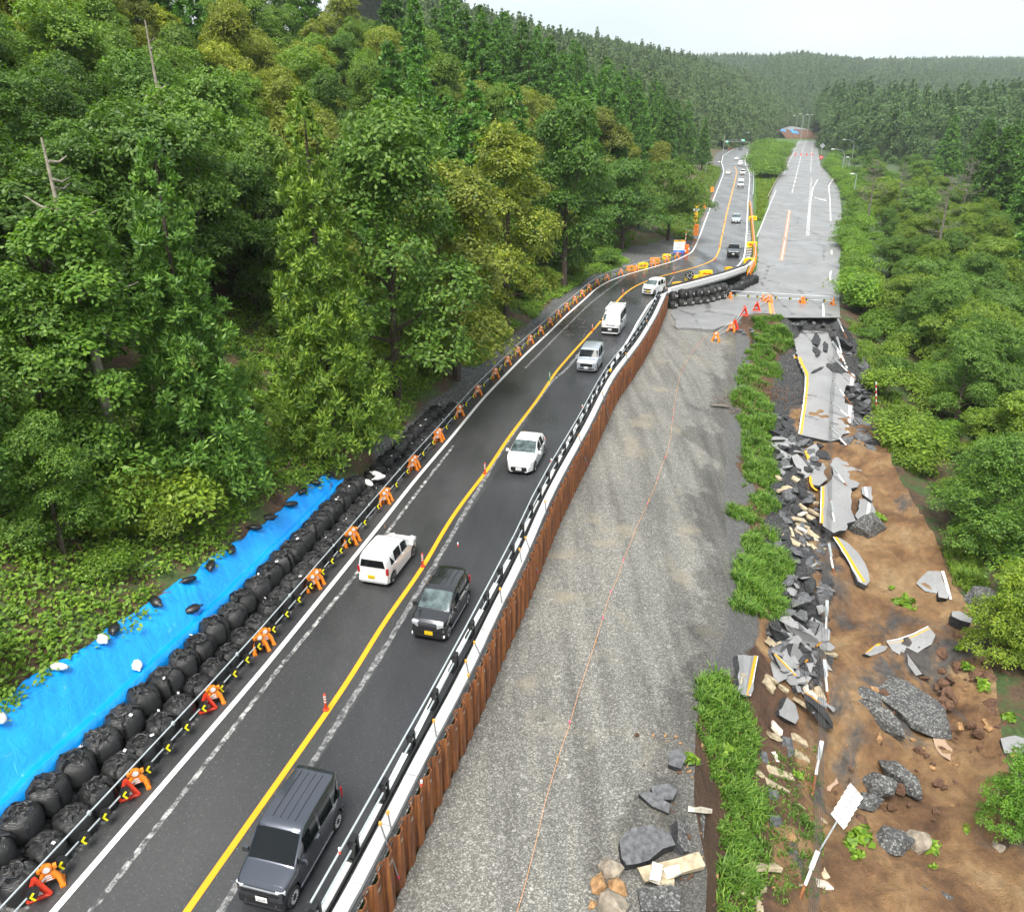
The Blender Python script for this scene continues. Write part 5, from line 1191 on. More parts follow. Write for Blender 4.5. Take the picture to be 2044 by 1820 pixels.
rk.box((0, .9, 2.25), (1.40, .05, .10)); rk.build('roof_rack', M['white_plain'], c6)
put(c6, (1237, 666), -1, HIACE.yf, head(72), .78)
c7 = make_car('kei_car', 'white kei minicar with dark grille at the start of the bend', EKC, 'car_white', kei_opts(ws=(.95, .34), lamp=(.58, .78, .28, .16), grille=(0, .66, .8, .16), fbump=(0, .38, .9, .14), plate=(-.1, .50), side=[(.46, -.18), (-.26, -.95)], quarter=(-1.02, -1.34), doors=[(.86, -.22), (-.22, -1.05)], shield='glass_clear'))
put(c7, (1306, 590), -1, EKC.yf, head(97) + .05, .68)
c8 = make_car('suv', 'glossy black crossover coming out of the far bend', SUV, 'car_dark', dict(cat='suv', ws=(1.0, .22), side=[(.50, -.30), (-.38, -1.05)], doors=[(.9, -.34), (-.34, -1.2)], lamp=(.72, .80, .34, .13), lamp_yaw=28, grille=(0, .66, .8, .18), fbump=(0, .34, 1.3, .20), bar=(0, .30, 1.2, .04), plate_mat='plate_white', plate=(0, .52), mirror=.75, rear_win=(0, 0, 0, 0), rear_slant=(-2.0, -1.4)))
put(c8, (1475, 513), -1, SUV.yf, head(132), .82)
def put_c(root, px, away=False): 
    g0 = G(*px, 0); root.location = (g0[0], g0[1] + 1.6 * (1 if not away else .2), .006); root.rotation_euler = (0, 0, head(g0[1], away))
c9 = make_car('sedan', 'silver sedan on the far straight behind the black crossover', FIT, 'car_silver', dict(cat='car', ws=(.95, .08), side=[(.42, -.30), (-.38, -1.0)], doors=[(.8, -.34), (-.34, -1.15)], lamp=(.64, .70, .28, .14), lamp_yaw=28, lamp_in=.14, grille=(0, .55, .6, .12), fbump=(0, .34, 1.1, .14), plate_mat='plate_white', plate=(0, .42), mirror=.70, rear_win=(0, 0, 0, 0), rear_slant=(-1.7, -1.25), shield='glass_clear'))
put_c(c9, (1473.3, 446))
c10 = dup(c6, label='white van with roof rack on the far straight'); put_c(c10, (1481, 376))
c11 = dup(c9, label='white sedan driving away on the far straight'); put_c(c11, (1453.5, 348), True)
for o in c11.children:
    if o.name.startswith(('body', 'door', 'wing', 'rear_bumper')): o.material_slots[0].link = 'OBJECT'; o.material_slots[0].material = M['car_white']
c12 = dup(c5, label='white minivan on the far straight behind the racked van'); put_c(c12, (1484.5, 350))
for o in c12.children:
    if o.name.startswith(('body', 'door', 'wing', 'rear_bumper')): o.material_slots[0].link = 'OBJECT'; o.material_slots[0].material = M['car_white']
c13 = make_car('small_truck', 'pale box-bodied small truck far up the road', FTRUCK, 'car_white', dict(cat='truck', ws=(1.93, 1.66), side=[(1.5, 1.0)], doors=[(1.7, .95)], lamp=(.62, .85, .22, .14), fbump=(0, .5, 1.4, .2), plate_mat='plate_white', mirror=1.6, rear_win=(1.2, 1.6, .6, .6)), detail=False); put_c(c13, (1479.4, 332))
c14 = dup(c4, label='white hatchback, farthest of the oncoming cars'); put_c(c14, (1471.6, 320.5))
c15 = dup(c8, label='dark vehicle standing beyond the traffic lights'); put_c(c15, (1480, 300))
# ------------------------------------------------------------------ sheet-pile wall, coping, right-hand barrier
PL = resample(cut(PILE, 10, 200), 0.40)
wall = thing('sheet_pile_wall', 'long rusty steel sheet pile wall holding up the repaired road', 'retaining wall', (0, 0, 0))
def pile_mesh(out):
    q = .17 if out else -.02; w = .2; prof = [(-w, .075), (-w + .085, q), (w - .085, q), (w, .075)]; th = .016
    mb = MB(); n = len(prof); vs = []
    for z in (-2.35, 0):
        vs += [(a, b, z) for a, b in prof] + [(a * .97, b - th, z) for a, b in prof[::-1]]
    k = 2 * n; fs = [(i, (i + 1) % k, k + (i + 1) % k, k + i) for i in range(k)] + [tuple(range(k, 2 * k))]
    mb.add(vs, fs); mb.cyl((-w, .075, -2.35), (-w, .075, -.002), .024, None, 6); return mb.mesh('sheet_pile', M['rust'], False)
pm = [pile_mesh(True), pile_mesh(False)]; rr = random.Random(4); chalk_n = 103
for i in range(len(PL) - 1):
    a, b = PL[i], PL[i + 1]; d = b - a; ang = math.atan2(d[1], d[0]); o = link('sheet_pile', pm[i % 2], wall)
    o.location = ((a[0] + b[0]) / 2, (a[1] + b[1]) / 2, .04 + rr.uniform(-.05, .06)); o.rotation_euler = (0, 0, ang + math.pi)
    if i % 2 == 0 and a[1] < 30:
        t = text_obj('chalk_number', str(chalk_n), .15, M['chalk'], o, (.02, .178, -.32), (R(90), 0, R(180))); chalk_n -= 1
cop = thing('concrete_coping', 'pale concrete coping running along the top of the rusty pile wall', 'coping', (0, 0, 0))
CL = resample(PILE + np.array([0, 0, 0]), 2.0); CL = cut(CL, 8, 200)
for i in range(len(CL) - 1):
    a, b = Vector(CL[i]), Vector(CL[i + 1]); d = (b - a).normalized(); n_ = Vector((-d.y, d.x, 0)); mb = MB(); w0, w1 = .12, .50
    q = [a + d * .012 + n_ * w0, b - d * .012 + n_ * w0, b - d * .012 + n_ * w1, a + d * .012 + n_ * w1]
    mb.prism([(p.x, p.y) for p in q], -.06, .16); mb.build('coping_block', M['concrete'], cop)
BR = cut(PILE, 9, 200) + np.array([-.82, 0.40, 0])
BR = np.stack([np.interp(BR[:, 1], PILE[:, 1], PILE[:, 0]) - .80 * np.interp(BR[:, 1], [0, 60, 100], [1.12, 1.12, 1.2]), BR[:, 1], BR[:, 1] * 0], 1)
barrier = thing('pipe_barrier', 'galvanised pipe barrier with black clamp blocks beside the right lane', 'barrier', (0, 0, 0))
for z, dx in ((.78, 0), (.42, .12)):
    P = resample(BR + np.array([dx, 0, z]), 4.0)
    for i in range(len(P) - 1): MB().cyl(P[i], P[i + 1], .032, None, 6).build('pipe', M['galvanised'], barrier)
MB().tube(BR[::3] + np.array([.22, 0, .10]), .045, 6).build('cable_duct', M['black_plastic'], barrier)
mb = MB(); mb.box((0, 0, .05), (.36, .42, .10)); mb.box((.05, .12, .38), (.15, .10, .60)); mb.box((.05, -.12, .38), (.15, .10, .60)); mb.box((.05, 0, .70), (.13, .30, .06)); mb.cyl((.0, -.16, .60), (.0, .16, .60), .08, None, 8); blk = mb.mesh('clamp_block', M['black_plastic'])
P = resample(BR, 2.15)
for i in range(len(P) - 1):
    d = P[i + 1] - P[i]; o = link('clamp_block', blk, barrier); o.location = (P[i][0] + .05, P[i][1], 0); o.rotation_euler = (0, 0, math.atan2(d[1], d[0]) - math.pi / 2)
STR = [((759, 1643), (796, 1752)), ((774, 1621), (795, 1723)), ((866, 1438), (881, 1534)), ((935, 1347), (939, 1409)), ((947, 1282), (978, 1348)), ((930, 1319), (945, 1390)), ((998, 1175), (1009, 1258)), ((1037, 1096), (1049, 1173)), ((1049, 1073), (1074, 1143)),
       ((1088, 1001), (1094, 1073)), ((1155, 868), (1172, 927)), ((1202, 783), (1216, 837)), ((1249, 705), (1262, 751)), ((1291, 640), (1300, 682)), ((1330, 575), (1339, 612))]
for k, (a, b) in enumerate(STR):
    A, B_ = Vector(G(*a, .95)), Vector(G(*b, -1.55)); pinky = k in (0, 8, 10, 12, 14); t = thing('brace_pipe', f'slanting steel brace pipe {["paired, nearest the camera, with a pink tip","paired, nearest the camera, without a pink tip","just behind the nearest pair","beside the rear of the nearest minivan"][k] if k < 4 else "leaning from the pipe barrier to the gravel"}' if k < 4 else 'slanting steel brace pipe leaning from the barrier down to the gravel', 'brace', A, 0, 'brace pipes of the barrier')
    v = B_ - A; mb = MB(); mb.cyl((0, 0, 0), v * .94, .024, None, 6); mb.build('pipe', M['steel_grey'], t); MB().cyl(v * .94, v, .026, None, 6).build('tip', M['pink_tape' if pinky else 'steel_orange'], t); MB().box((0, 0, 0), (.08, .08, .1)).build('clamp', M['steel_orange'], t)
for k, (u, v) in enumerate([(711, 1722), (870, 1585), (933, 1100), (1115, 928), (1175, 817)]):
    g0 = G(u - 3, v + 14, .16); o = thing('reflector', 'small red and white reflector on the coping ' + ['nearest the camera', 'beside the nearest minivan', 'beside the black kei car', 'beside the white hatchback', 'between the hatchback and the silver minivan'][k], 'reflector', (g0[0] - .35, g0[1], .78)); MB().cyl((0, 0, 0), (0, 0, .1), .035, None, 8).build('base', M['red_plastic'], o); MB().cyl((0, 0, .1), (0, 0, .2), .035, None, 8).build('cap', M['white_plain'], o)
g0 = G(1218, 742, .8); o = thing('warning_lamp', 'round amber warning lamp on the pipe barrier by the silver minivan', 'lamp', (g0[0], g0[1], .78)); MB().lathe([(.03, 0), (.10, .05), (.12, .15), (.07, .25), (.01, .27)], 10).build('lens', M['sign_amber'], o, True)

# orange string line with stakes on the gravel
sl = smooth_line(CREST, 1.2, 1); sl = cut(sl, 12, 92); sl = np.array([[x, y, H(x, y)] for x, y, z in sl]); i_st = list(range(0, len(sl), 3)); st = thing('string_line', 'orange string line with pink-tagged stakes across the gravel yard', 'string line', (0, 0, 0))
pts = []
for i in i_st: pts.append(Vector((sl[i][0], sl[i][1], sl[i][2] + .16)))
for i, p in enumerate(pts):
    if i % 2 == 0: MB().cyl((p.x, p.y, p.z - .4), (p.x, p.y, p.z + .08), .02, None, 5).build('stake', M['steel_orange' if i % 3 else 'pink_tape'], st)
    if i + 1 < len(pts):
        q = pts[i + 1]; MB().tube([p, (p + q) / 2 + Vector((rr.uniform(-.05, .05), 0, -.06)), q], .008, 3).build('string', M['orange_string'], st)
        if rr.random() < .5: m_ = p.lerp(q, rr.random()); MB().box(m_, (.05, .10, .05)).build('tape', M['pink_tape'], st)

# ------------------------------------------------------------------ black flexible container bags
def bag_mesh(seed):
    r = random.Random(seed); mb = MB(); n = 22; prof = [(.40, 0), (.50, .03), (.555, .14), (.57, .34), (.565, .58), (.545, .76), (.50, .86), (.40, .93), (.30, .92), (.20, .90), (.10, .93), (.03, .98)]
    vs = []; ph = [r.uniform(0, 6.28) for _ in range(6)]
    for i, (q, z) in enumerate(prof):
        for k in range(n):
            a = 2 * math.pi * k / n; t = max(0, (z - .74) / .24)
            w = 1 + .018 * math.sin(3 * a + ph[0]) + .012 * math.sin(5 * a + ph[1] + z * 6) + t * (.10 * math.sin(9 * a + ph[2] + i) + .06 * r.uniform(-1, 1))
            dz = t * (.05 * math.sin(7 * a + ph[3] + i * 1.7) + .05 * r.uniform(-1, 1)); sq = 1 + .05 * math.cos(4 * a)
            vs.append((q * w * sq * math.cos(a), q * w * sq * math.sin(a), z + dz))
    m = len(prof); fs = [(i * n + k, i * n + (k + 1) % n, (i + 1) * n + (k + 1) % n, (i + 1) * n + k) for i in range(m - 1) for k in range(n)] + [tuple(range(n))[::-1], tuple(range((m - 1) * n, m * n))]
    mb.add(vs, fs); return mb.mesh('bag', M['bag_black'], False, 50)
def straps_mesh(seed):
    r = random.Random(seed); mb = MB(); a0 = r.uniform(0, 1.5)
    for k in range(4):
        a = a0 + k * math.pi / 2; c, s_ = math.cos(a), math.sin(a); t = Vector((-s_, c, 0)) * .045
        for (q0, z0), (q1, z1) in (((.585, .15), (.60, .70)), ((.60, .70), (.50, .92)), ((.50, .92), (.24, 1.03))):
            p, q = Vector((c * q0, s_ * q0, z0)), Vector((c * q1, s_ * q1, z1)); mb.add([p - t, p + t, q + t, q - t], [(0, 1, 2, 3)]); mb.add([p - t, p + t, q + t, q - t], [(3, 2, 1, 0)])
    mb.tube([(c_ * .26, s2 * .26, 1.0 + .04 * math.sin(k * 2.1)) for k, (c_, s2) in enumerate([(math.cos(x), math.sin(x)) for x in np.linspace(a0, a0 + 3.6, 8)])], .028, 5); return mb.mesh('straps', M['bag_strap'])
BAGM = [(bag_mesh(s), straps_mesh(s)) for s in range(6)]
tagm = MB().add([(0, 0, 0), (.13, .02, .02), (.12, .10, .03), (-.01, .08, .02)], [(0, 1, 2, 3), (3, 2, 1, 0)]).mesh('tag', M['white_plain'])
def bag(x, y, z, label, group, s=1.0, tagp=.6, num=None):
    k = rr.randrange(6); t = thing('container_bag', label, 'bag', (x, y, z), rr.uniform(0, 6.28), group, rot=(rr.uniform(-.06, .06), rr.uniform(-.06, .06), rr.uniform(0, 6.28)), scale=(s * rr.uniform(.95, 1.05), s * rr.uniform(.95, 1.05), s * rr.uniform(.92, 1.06)))
    link('sack', BAGM[k][0], t); link('strap', BAGM[k][1], t)
    if rr.random() < tagp: o = link('tag', tagm, t); a = rr.uniform(0, 6.28); o.location = (.34 * math.cos(a), .34 * math.sin(a), .97); o.rotation_euler = (.2, .1, a)
    return t
EL = np.stack([edgeL, YS, YS * 0], 1)
def along(dist, y0, y1, step, ph=0.0):
    P = cut(EL, y0 - 1, y1 + 1); d = np.gradient(P[:, :2], axis=0); d /= np.linalg.norm(d, axis=1)[:, None]; Q = P.copy(); Q[:, 0] -= d[:, 1] * dist; Q[:, 1] += d[:, 0] * dist
    return resample(cut(Q, y0, y1), step)
BAGY1, BAGY2 = G(725, 990, .4)[1], G(905, 815, .3)[1]
ROW0 = along(.56, 9.5, BAGY1, .985); ROW1 = along(1.50, 9.5, BAGY1 + .4, 1.02)
def nth(i):
    a = 'first second third fourth fifth sixth seventh eighth ninth tenth eleventh twelfth thirteenth fourteenth fifteenth sixteenth seventeenth eighteenth nineteenth'.split()
    return a[i] if i < 19 else ('twentieth' if i == 19 else 'thirtieth' if i == 29 else ('twenty-' if i < 29 else 'thirty-') + a[(i - 20) % 10])
def in_view(P): return [p for p in P if proj(p[0], p[1], .8)[0] > -30]
for i, p in enumerate(in_view(ROW0)): bag(p[0] + rr.uniform(-.05, .05), p[1], .0, f'black bag in the front row by the pipe rail, {nth(i)} from its near end', 'black bags of the front row', .88)
for i, p in enumerate(in_view(ROW1)): bag(p[0] + rr.uniform(-.06, .06), p[1], .42, f'black bag in the raised rear row by the tarpaulin, {nth(i)} from near end', 'black bags of the rear row', .97)
for i, p in enumerate(along(.52, BAGY1 + .5, BAGY2, .98)): bag(p[0], p[1], -.05, f'slumped black bag beyond the tarpaulin, front row, {nth(i)} from there', 'slumped black bags beyond the tarpaulin, front row', .76)
for i, p in enumerate(along(1.32, BAGY1 + 1.8, BAGY2 - 1, 1.0)): bag(p[0], p[1], .12, f'slumped black bag beyond the tarpaulin, rear row, {nth(i)} from there', 'slumped black bags beyond the tarpaulin, rear row', .82)
# bags that wall off the end of the pile wall: two courses, then one course curving to the road
W7 = lambda x, y: (1297.5 + .2572 * x, 449.1 + .2572 * y)
row_lo = [(180, 655), (250, 640), (310, 635), (370, 625), (425, 618), (472, 605), (515, 592), (562, 582)]; row_hi = [(180, 590), (248, 580), (305, 575), (365, 565), (420, 550), (465, 538), (510, 526), (550, 520)]
base = [unproj_old(*W7(x, y)) for x, y in row_lo]
for i, b in enumerate(base):
    w = 'at the pile wall end' if i == 0 else 'of the stack at the bend'; t = bag(b[0], b[1] + .5, b[2], f'black bag in lower course of the bend stack, {nth(i)} from the pile wall', 'lower course of bags at the bend', .98, .3)
    bag(b[0] + .1, b[1] + .75, b[2] + .92, f'black bag in upper course of the bend stack, {nth(i)} from the pile wall', 'upper course of bags at the bend', .98, .3)
    for dz, yy in ((.5, .55), (1.48, .85)):
        n_ = link('bag_number', bpy.data.curves.new('n', 'FONT')); n_.data.body = '25' if i % 2 else '26'; n_.data.size = .38; n_.data.extrude = .002; n_.data.materials.append(M['chalk']); n_.parent = t; n_.matrix_parent_inverse = t.matrix_world.inverted()
        n_.location = (b[0] + .12, b[1] + yy - .60, b[2] + dz - .12); n_.rotation_euler = (R(90), 0, 0)
        tl = Matrix.LocRotScale(t.location, t.rotation_euler, t.scale); n_.matrix_parent_inverse = tl.inverted()
for i, (x, y) in enumerate([(600, 556), (640, 541), (680, 526), (703, 512), (725, 498), (748, 486), (775, 473), (797, 463), (815, 455)]):
    b = unproj_old(*W7(x, y)); bag(b[0], b[1] + .5, b[2], f'black bag in the single course curving to the road, {nth(i)} after the stack', 'single course of bags at the bend', 1.0, .2)
    if i > 5: bag(b[0] - .5, b[1] + 1.4, b[2], 'black bag behind the end of the curving course', 'bags behind the curving course', 1.0, .2)
# white barrier blocks and black rail on top of the bend, with the barrier going on behind the bags
bl = resample(np.array([G(1336, 583, 0), G(1400, 566, 0), G(1450, 552, 0), G(1492, 537, 0), G(1504, 524, 0)]), 1.6); bt = thing('kerb_barrier', 'white kerb blocks with black rail behind the bags at the bend', 'barrier', (0, 0, 0))
for i in range(len(bl) - 1):
    a, b = Vector(bl[i]), Vector(bl[i + 1]); Mx = Matrix.Translation((a + b) / 2) @ frame(b - a); MB().box((0, 0, .10), (.42, (b - a).length * .98, .75), 0, Mx).build('kerb_block', M['white_plain'], bt); MB().box((-.25, 0, .60), (.3, (b - a).length, .14), 0, Mx).build('rail', M['black_plastic'], bt)

# ------------------------------------------------------------------ blue tarpaulin behind the bags, held down by sandbags
TU = [(-60, 1440), (23, 1397), (137, 1324), (203, 1277), (258, 1242), (324, 1203), (375, 1164), (422, 1129), (465, 1093.5), (508, 1054), (547, 1031), (582, 1003.7), (609, 982), (664, 949), (691, 935)]
tu = np.array([hit(max(u, -300), v) for u, v in TU]); tl_ = along(2.02, 8.0, BAGY1 + .6, .3); tu = smooth_line(tu[np.argsort(tu[:, 1])], .5, 1)
ty = np.arange(12.5, BAGY1 + .2, .09); A = np.stack([np.interp(ty, tl_[:, 1], tl_[:, 0]), ty], 1); Bx = np.interp(ty, tu[:, 1], tu[:, 0]); Bx = np.minimum(Bx + .12 * vnoise(ty, ty * 0, .8, 3), A[:, 0] - .25)
s = np.linspace(0, 1, 42); X = A[:, :1] * (1 - s) + Bx[:, None] * s; Y = np.repeat(ty[:, None], len(s), 1); Z = H0(X, Y) + np.maximum(rough(X, Y), 0)
Z = np.maximum(Z, 1.28 - s[None] * .9) ; Z = Z + .10 + .07 * fbm(X * 1.0, Y * .6, 1.1, 61, 3) + .05 * np.abs(vnoise(X * 3 + Y * 2, Y * .4, .8, 8)) + .10 * np.sin(np.pi * s)[None]
Z[:, 0] = 0.75; Z[:, -1] = (H0(X, Y) + rough(X, Y))[:, -1] - .05
n, k = X.shape; idx = np.arange(n * k).reshape(n, k); Fq = np.stack([idx[:-1, :-1], idx[1:, :-1], idx[1:, 1:], idx[:-1, 1:]], -1).reshape(-1, 4)
tp = link('tarpaulin', mesh_np('tarpaulin', np.stack([X, Y, Z], -1).reshape(-1, 3), Fq, [M['tarp_blue']], None, True)); tag(tp, 'long creased blue tarpaulin spread over the bank behind black bags', 'tarpaulin')
def tarp_z(x, y):
    i = int(np.argmin(np.abs(ty - y))); return float(np.interp(x, X[i][::-1], Z[i][::-1]))
def sack_mesh(seed):
    r = random.Random(seed); mb = MB(); vs, n = [], 12; prof = [(.02, -.34), (.13, -.26), (.19, -.08), (.18, .12), (.10, .24), (.035, .29), (.055, .36), (.02, .38)]
    for q, z in prof:
        for k_ in range(n): a = 2 * math.pi * k_ / n; w = 1 + .1 * r.uniform(-1, 1); vs.append((q * w * math.cos(a), z, max(-.10, q * .72 * w * math.sin(a))))
    fs = [(i * n + k_, (i + 1) * n + k_, (i + 1) * n + (k_ + 1) % n, i * n + (k_ + 1) % n) for i in range(len(prof) - 1) for k_ in range(n)]; mb.add(vs, fs + [tuple(range(n)), tuple(range((len(prof) - 1) * n, len(prof) * n))[::-1]]); return mb
SACK = [sack_mesh(1), sack_mesh(2)]
def sandbag(u, v, white, label, group=None, sc=1.0, z=None):
    x, y, zz = hit(u, v); zz = max(zz, tarp_z(x, y) if y < BAGY1 else zz) if z is None else z
    for _ in range(3):
        x, y, _z = G(u, v, zz); zz = tarp_z(min(x, X[int(np.argmin(np.abs(ty - y)))].max()), y) + .06 if z is None else z
    t = thing('sandbag', label, 'sandbag', (x, y, zz + .05), 0, group, rot=(rr.uniform(-.2, .2), rr.uniform(.1, .4), rr.uniform(0, 6)), scale=sc); SACK[rr.randrange(2)].build('sack', M['sand_white' if white else 'black_plastic'], t, True); return t
for i, (u, v) in enumerate([(228, 1258), (311, 1203), (376, 1160), (420, 1127), (461, 1097), (508, 1056), (538, 1034), (581, 1004), (604, 983), (629, 966), (660, 951), (683, 937)]): sandbag(u, v, False, f'small black sandbag on the upper tarpaulin edge, {nth(i)} from the white ones', 'black sandbags along the tarpaulin edge', 1.05)
sandbag(384, 1211, False, 'small black sandbag lying in the middle of the blue tarpaulin', None, 1.05)
for (u, v, lab) in [(118, 1334, 'white sandbag on the lower left stretch of the tarpaulin edge'), (205, 1278, 'white sandbag on the tarpaulin edge next to the black ones'), (271, 1315, 'white sandbag in the middle of the blue tarpaulin'), (157, 1451, 'white sandbag between the tarpaulin and the rear bags'), (45, 1573, 'white sandbag lowest on the tarpaulin above the rear bags'), (0, 1432, 'white sandbag at the left picture edge on the tarpaulin')]: sandbag(u, v, True, lab, None, .95)
for (u, v, lab) in [(752, 948, 'white sandbag dropped on the black bags past the tarpaulin'), (757, 955, 'second white sandbag on the black bags past the tarpaulin'), (735, 965, 'small white sandbag beside the pair on the black bags')]: sandbag(u, v, True, lab, None, 1.1, .95)

# ------------------------------------------------------------------ left-hand pipe barricade
STANDS = [(126, 1775), (297, 1580), (437, 1412), (543, 1285), (633, 1172), (713, 1080), (773, 1003), (826, 937), (874, 878), (916, 830), (952, 790), (986, 755), (1016, 731), (1041, 709), (1063, 686), (1085, 668), (1105, 650), (1122, 635), (1138, 620), (1153, 606), (1168, 592), (1182, 580), (1200, 570), (1225, 559), (1242, 549), (1263, 541), (1289, 531), (1312, 523), (1340, 515)]
BL = along(-.08, 9, 145, .5)
def on_bl(u, v):
    g0 = np.array(G(u, v, 0)); i = int(np.argmin(np.abs(BL[:, 1] - g0[1]))); return Vector(BL[i])
sp_ = [on_bl(*p) for p in STANDS]; sp_ = [sp_[0] + (sp_[0] - sp_[1])] + sp_
def stand_mesh(mat, mat2, tri=False):
    """barricade stand: two splayed legs, round head plate and pipe saddles, or a triangular plate"""
    mb = MB()
    if tri:
        a, b, c = (-.30, .06), (.30, .06), (0, .84); m = .10
        for p, q in ((a, b), (b, c), (c, a)): mb.cyl((p[0], 0, p[1]), (q[0], 0, q[1]), .07, None, 6, 0)
        mb.add([(-.24, .02, .10), (.24, .02, .10), (0, .02, .72)], [(0, 1, 2), (2, 1, 0)], 0); mb.add([(-.13, -.05, .20), (.13, -.05, .20), (0, -.05, .50)], [(0, 1, 2), (2, 1, 0)], 1)
    else:
        for sx in (-1, 1):
            mb.tube([(sx * .30, -.14, .05), (sx * .24, -.04, .36), (sx * .10, 0, .62)], [.075, .085, .09], 8, 0); mb.tube([(sx * .30, .16, .05), (sx * .24, .04, .36)], [.075, .07], 8, 0); mb.box((sx * .30, 0, .04), (.16, .44, .08), 0); mb.box((sx * .22, 0, .74), (.1, .12, .12), 0)
        mb.box((0, 0, .46), (.34, .16, .30), 0, taper=.8); mb.lathe([(.01, -.07), (.15, -.07), (.17, 0), (.15, .07), (.01, .07)], 14, (0, 0, 0), 0, Matrix.Translation((0, -.02, .76)) @ Matrix.Rotation(R(90), 4, 'X')); mb.lathe([(.01, 0), (.10, 0), (.10, .02), (.01, .02)], 14, (0, 0, 0), 1, Matrix.Translation((0, -.10, .77)) @ Matrix.Rotation(R(90), 4, 'X'))
        for k_ in range(3): mb.box((0, -.09, .36 + k_ * .08), (.2 - .03 * k_, .02, .03), 1)
    return mb.mesh('stand', [mat, mat2], False, 50)
ST = [stand_mesh(M['orange_plastic'], M['white_plain']), stand_mesh(M['red_plastic'], M['sand_white'], True)]
def stand(p, face, kind, label, group, s=.88):
    t = thing('barricade_stand', label, 'barricade', (p[0], p[1], p[2]), face, group, scale=s); link('frame', ST[kind], t); return t
chev = MB().box((0, 0, 0), (.18, .16, .26)); chev.lathe([(.05, -.12), (.15, -.10), (.15, .10), (.05, .12)], 10, M=Matrix.Rotation(R(90), 4, 'X')); chev_b = chev.mesh('reflector_body', M['black_plastic'])
cv = MB()
for sg in (1, -1): cv.box((0, 0, 0), (.055, .02, .17), 0, Matrix.Translation((.03, -.125, sg * .06)) @ Matrix.Rotation(R(sg * 35), 4, 'Y'))
chev_m = cv.mesh('chevron', M['yellow_reflect'])
def chevron(p, face, label, group, parent=None):
    t = thing('chevron_block', label, 'reflector', p, face, group); link('block', chev_b, t); link('chevron', chev_m, t); return t
for i, p in enumerate(sp_):
    q = sp_[min(i + 1, len(sp_) - 1)] if i + 1 < len(sp_) else p + (p - sp_[i - 1]); d = (q - p); f = math.atan2(d.y, d.x) - math.pi / 2; n_ = d.normalized(); face = f + .5
    red = 1 <= i <= 3; near_l = nth(i) + ' pair from the camera'
    stand(p + n_ * .10, face + .3, 0, 'farther orange barricade stand on the left verge, ' + near_l, 'orange stands of the left barricade')
    if i < 10: stand(p - n_ * .30, face + .3, 1 if red else 0, 'red triangular barricade stand on the left verge, ' + near_l if red else 'nearer orange barricade stand on the left verge, ' + near_l, 'triangular stands' if red else 'orange stands of the left barricade')
    if i + 1 < len(sp_):
        for z, nm in ((.92, 'upper'), (.42, 'lower')):
            t = thing('barricade_pipe', f'{nm} galvanised pipe of the left barricade beyond the {nth(i)} pair of stands', 'pipe', p, 0, f'{nm} pipes of the left barricade'); MB().cyl((0, 0, z), (d.x, d.y, z), .027, None, 6).build('pipe', M['galvanised'], t)
            if z > .9: MB().box((d.x * .5, d.y * .5, z), (.08, .1, .1)).build('coupler', M['galvanised'], t)
        for fr in ((.14, .38, .62, .86) if i < 6 else (.3, .7)): c_ = p + d * fr; chevron((c_.x + .05, c_.y, .44), face, 'yellow chevron on a black block clipped to the left lower pipe', 'chevron blocks of the left barricade')

# ------------------------------------------------------------------ rubber delineator posts on the centre line
dp = MB(); dp.lathe([(.11, 0), (.11, .03), (.045, .05), (.042, .62), (.05, .66), (.01, .70)], 10); dpm = dp.mesh('post', M['pole_red'], False, 40); dpg = dp.mesh('post', M['green_plastic'], False, 40)
bands = MB()
for z in (.36, .48, .58): bands.lathe([(.046, z - .025), (.046, z + .025)], 10)
bandm = bands.mesh('band', M['white_plain'])
for k, (u, v) in enumerate([(651, 1417), (844, 1131), (968, 946), (1097, 760), (1182, 661), (1243, 589), (1345, 545), (1428, 520), (1436, 493), (1441, 470), (1446, 445), (1285, 553)]):
    g0 = G(u, v, 0); lab = ['nearest the camera, by the dark minivan', 'between the white and black kei cars', 'left of the white hatchback', '', 'left of the white racked van', 'left of the white minicar', 'in the wet bend', 'before the black crossover', 'beside the black crossover', 'behind the black crossover', 'farthest up the centre line', 'behind the white minicar'][k]
    t = thing('delineator_post', ('red flexible post on the centre line ' + lab) if k != 3 else 'green flexible post on the centre line', 'bollard', (g0[0], g0[1], .016), 0, 'delineator posts'); link('post', dpg if k == 3 else dpm, t); link('band', bandm, t)

# ------------------------------------------------------------------ sign boxes
def arrow(mb, w, h, y, m, right=True, x0=0, z0=0):
    s_ = 1 if right else -1; pts = [(-.36, -.06), (.08, -.06), (.08, -.2), (.38, 0), (.08, .2), (.08, .06), (-.36, .06)]
    P_ = [(x0 + s_ * a * w, y, z0 + b * h * 1.4) for a, b in pts]; mb.add(P_, [tuple(range(7)) if s_ < 0 else tuple(range(7))[::-1]], m); return mb
def sign_box(px, size, body, ar, label, right=True, face=0.0, z=0.0, group=None, zb=0.0, tilt=0):
    g0 = G(*px, z); w, h, dpt = size; t = thing('sign_box', label, 'sign', (g0[0], g0[1], z + .0), face, group); Mx = Matrix.Rotation(R(-tilt), 4, 'X')
    MB().box((0, 0, h / 2 + zb), (w, dpt, h), 0, Mx).build('box', M[body], t); MB().box((0, 0, h + zb + .03), (w * .5, dpt * .6, .07), 0, Mx).build('top_bar', M[body], t)
    if ar: mb = MB(); arrow(mb, w * 1.1, h, -dpt / 2 - .006, 0, right, 0, h / 2 + zb); b_ = mb.build('arrow', M[ar], t); b_.rotation_euler = (R(-tilt), 0, 0)
    for sx in (-1, 1): MB().box((sx * w * .4, 0, zb / 2 + .03), (.06, dpt, zb + .06)).build('foot', M[body], t)
    return t
sign_box((1260, 541), (1.3, .65, .45), 'sign_orange', None, 'orange box sign with green top at the left end of the bend')
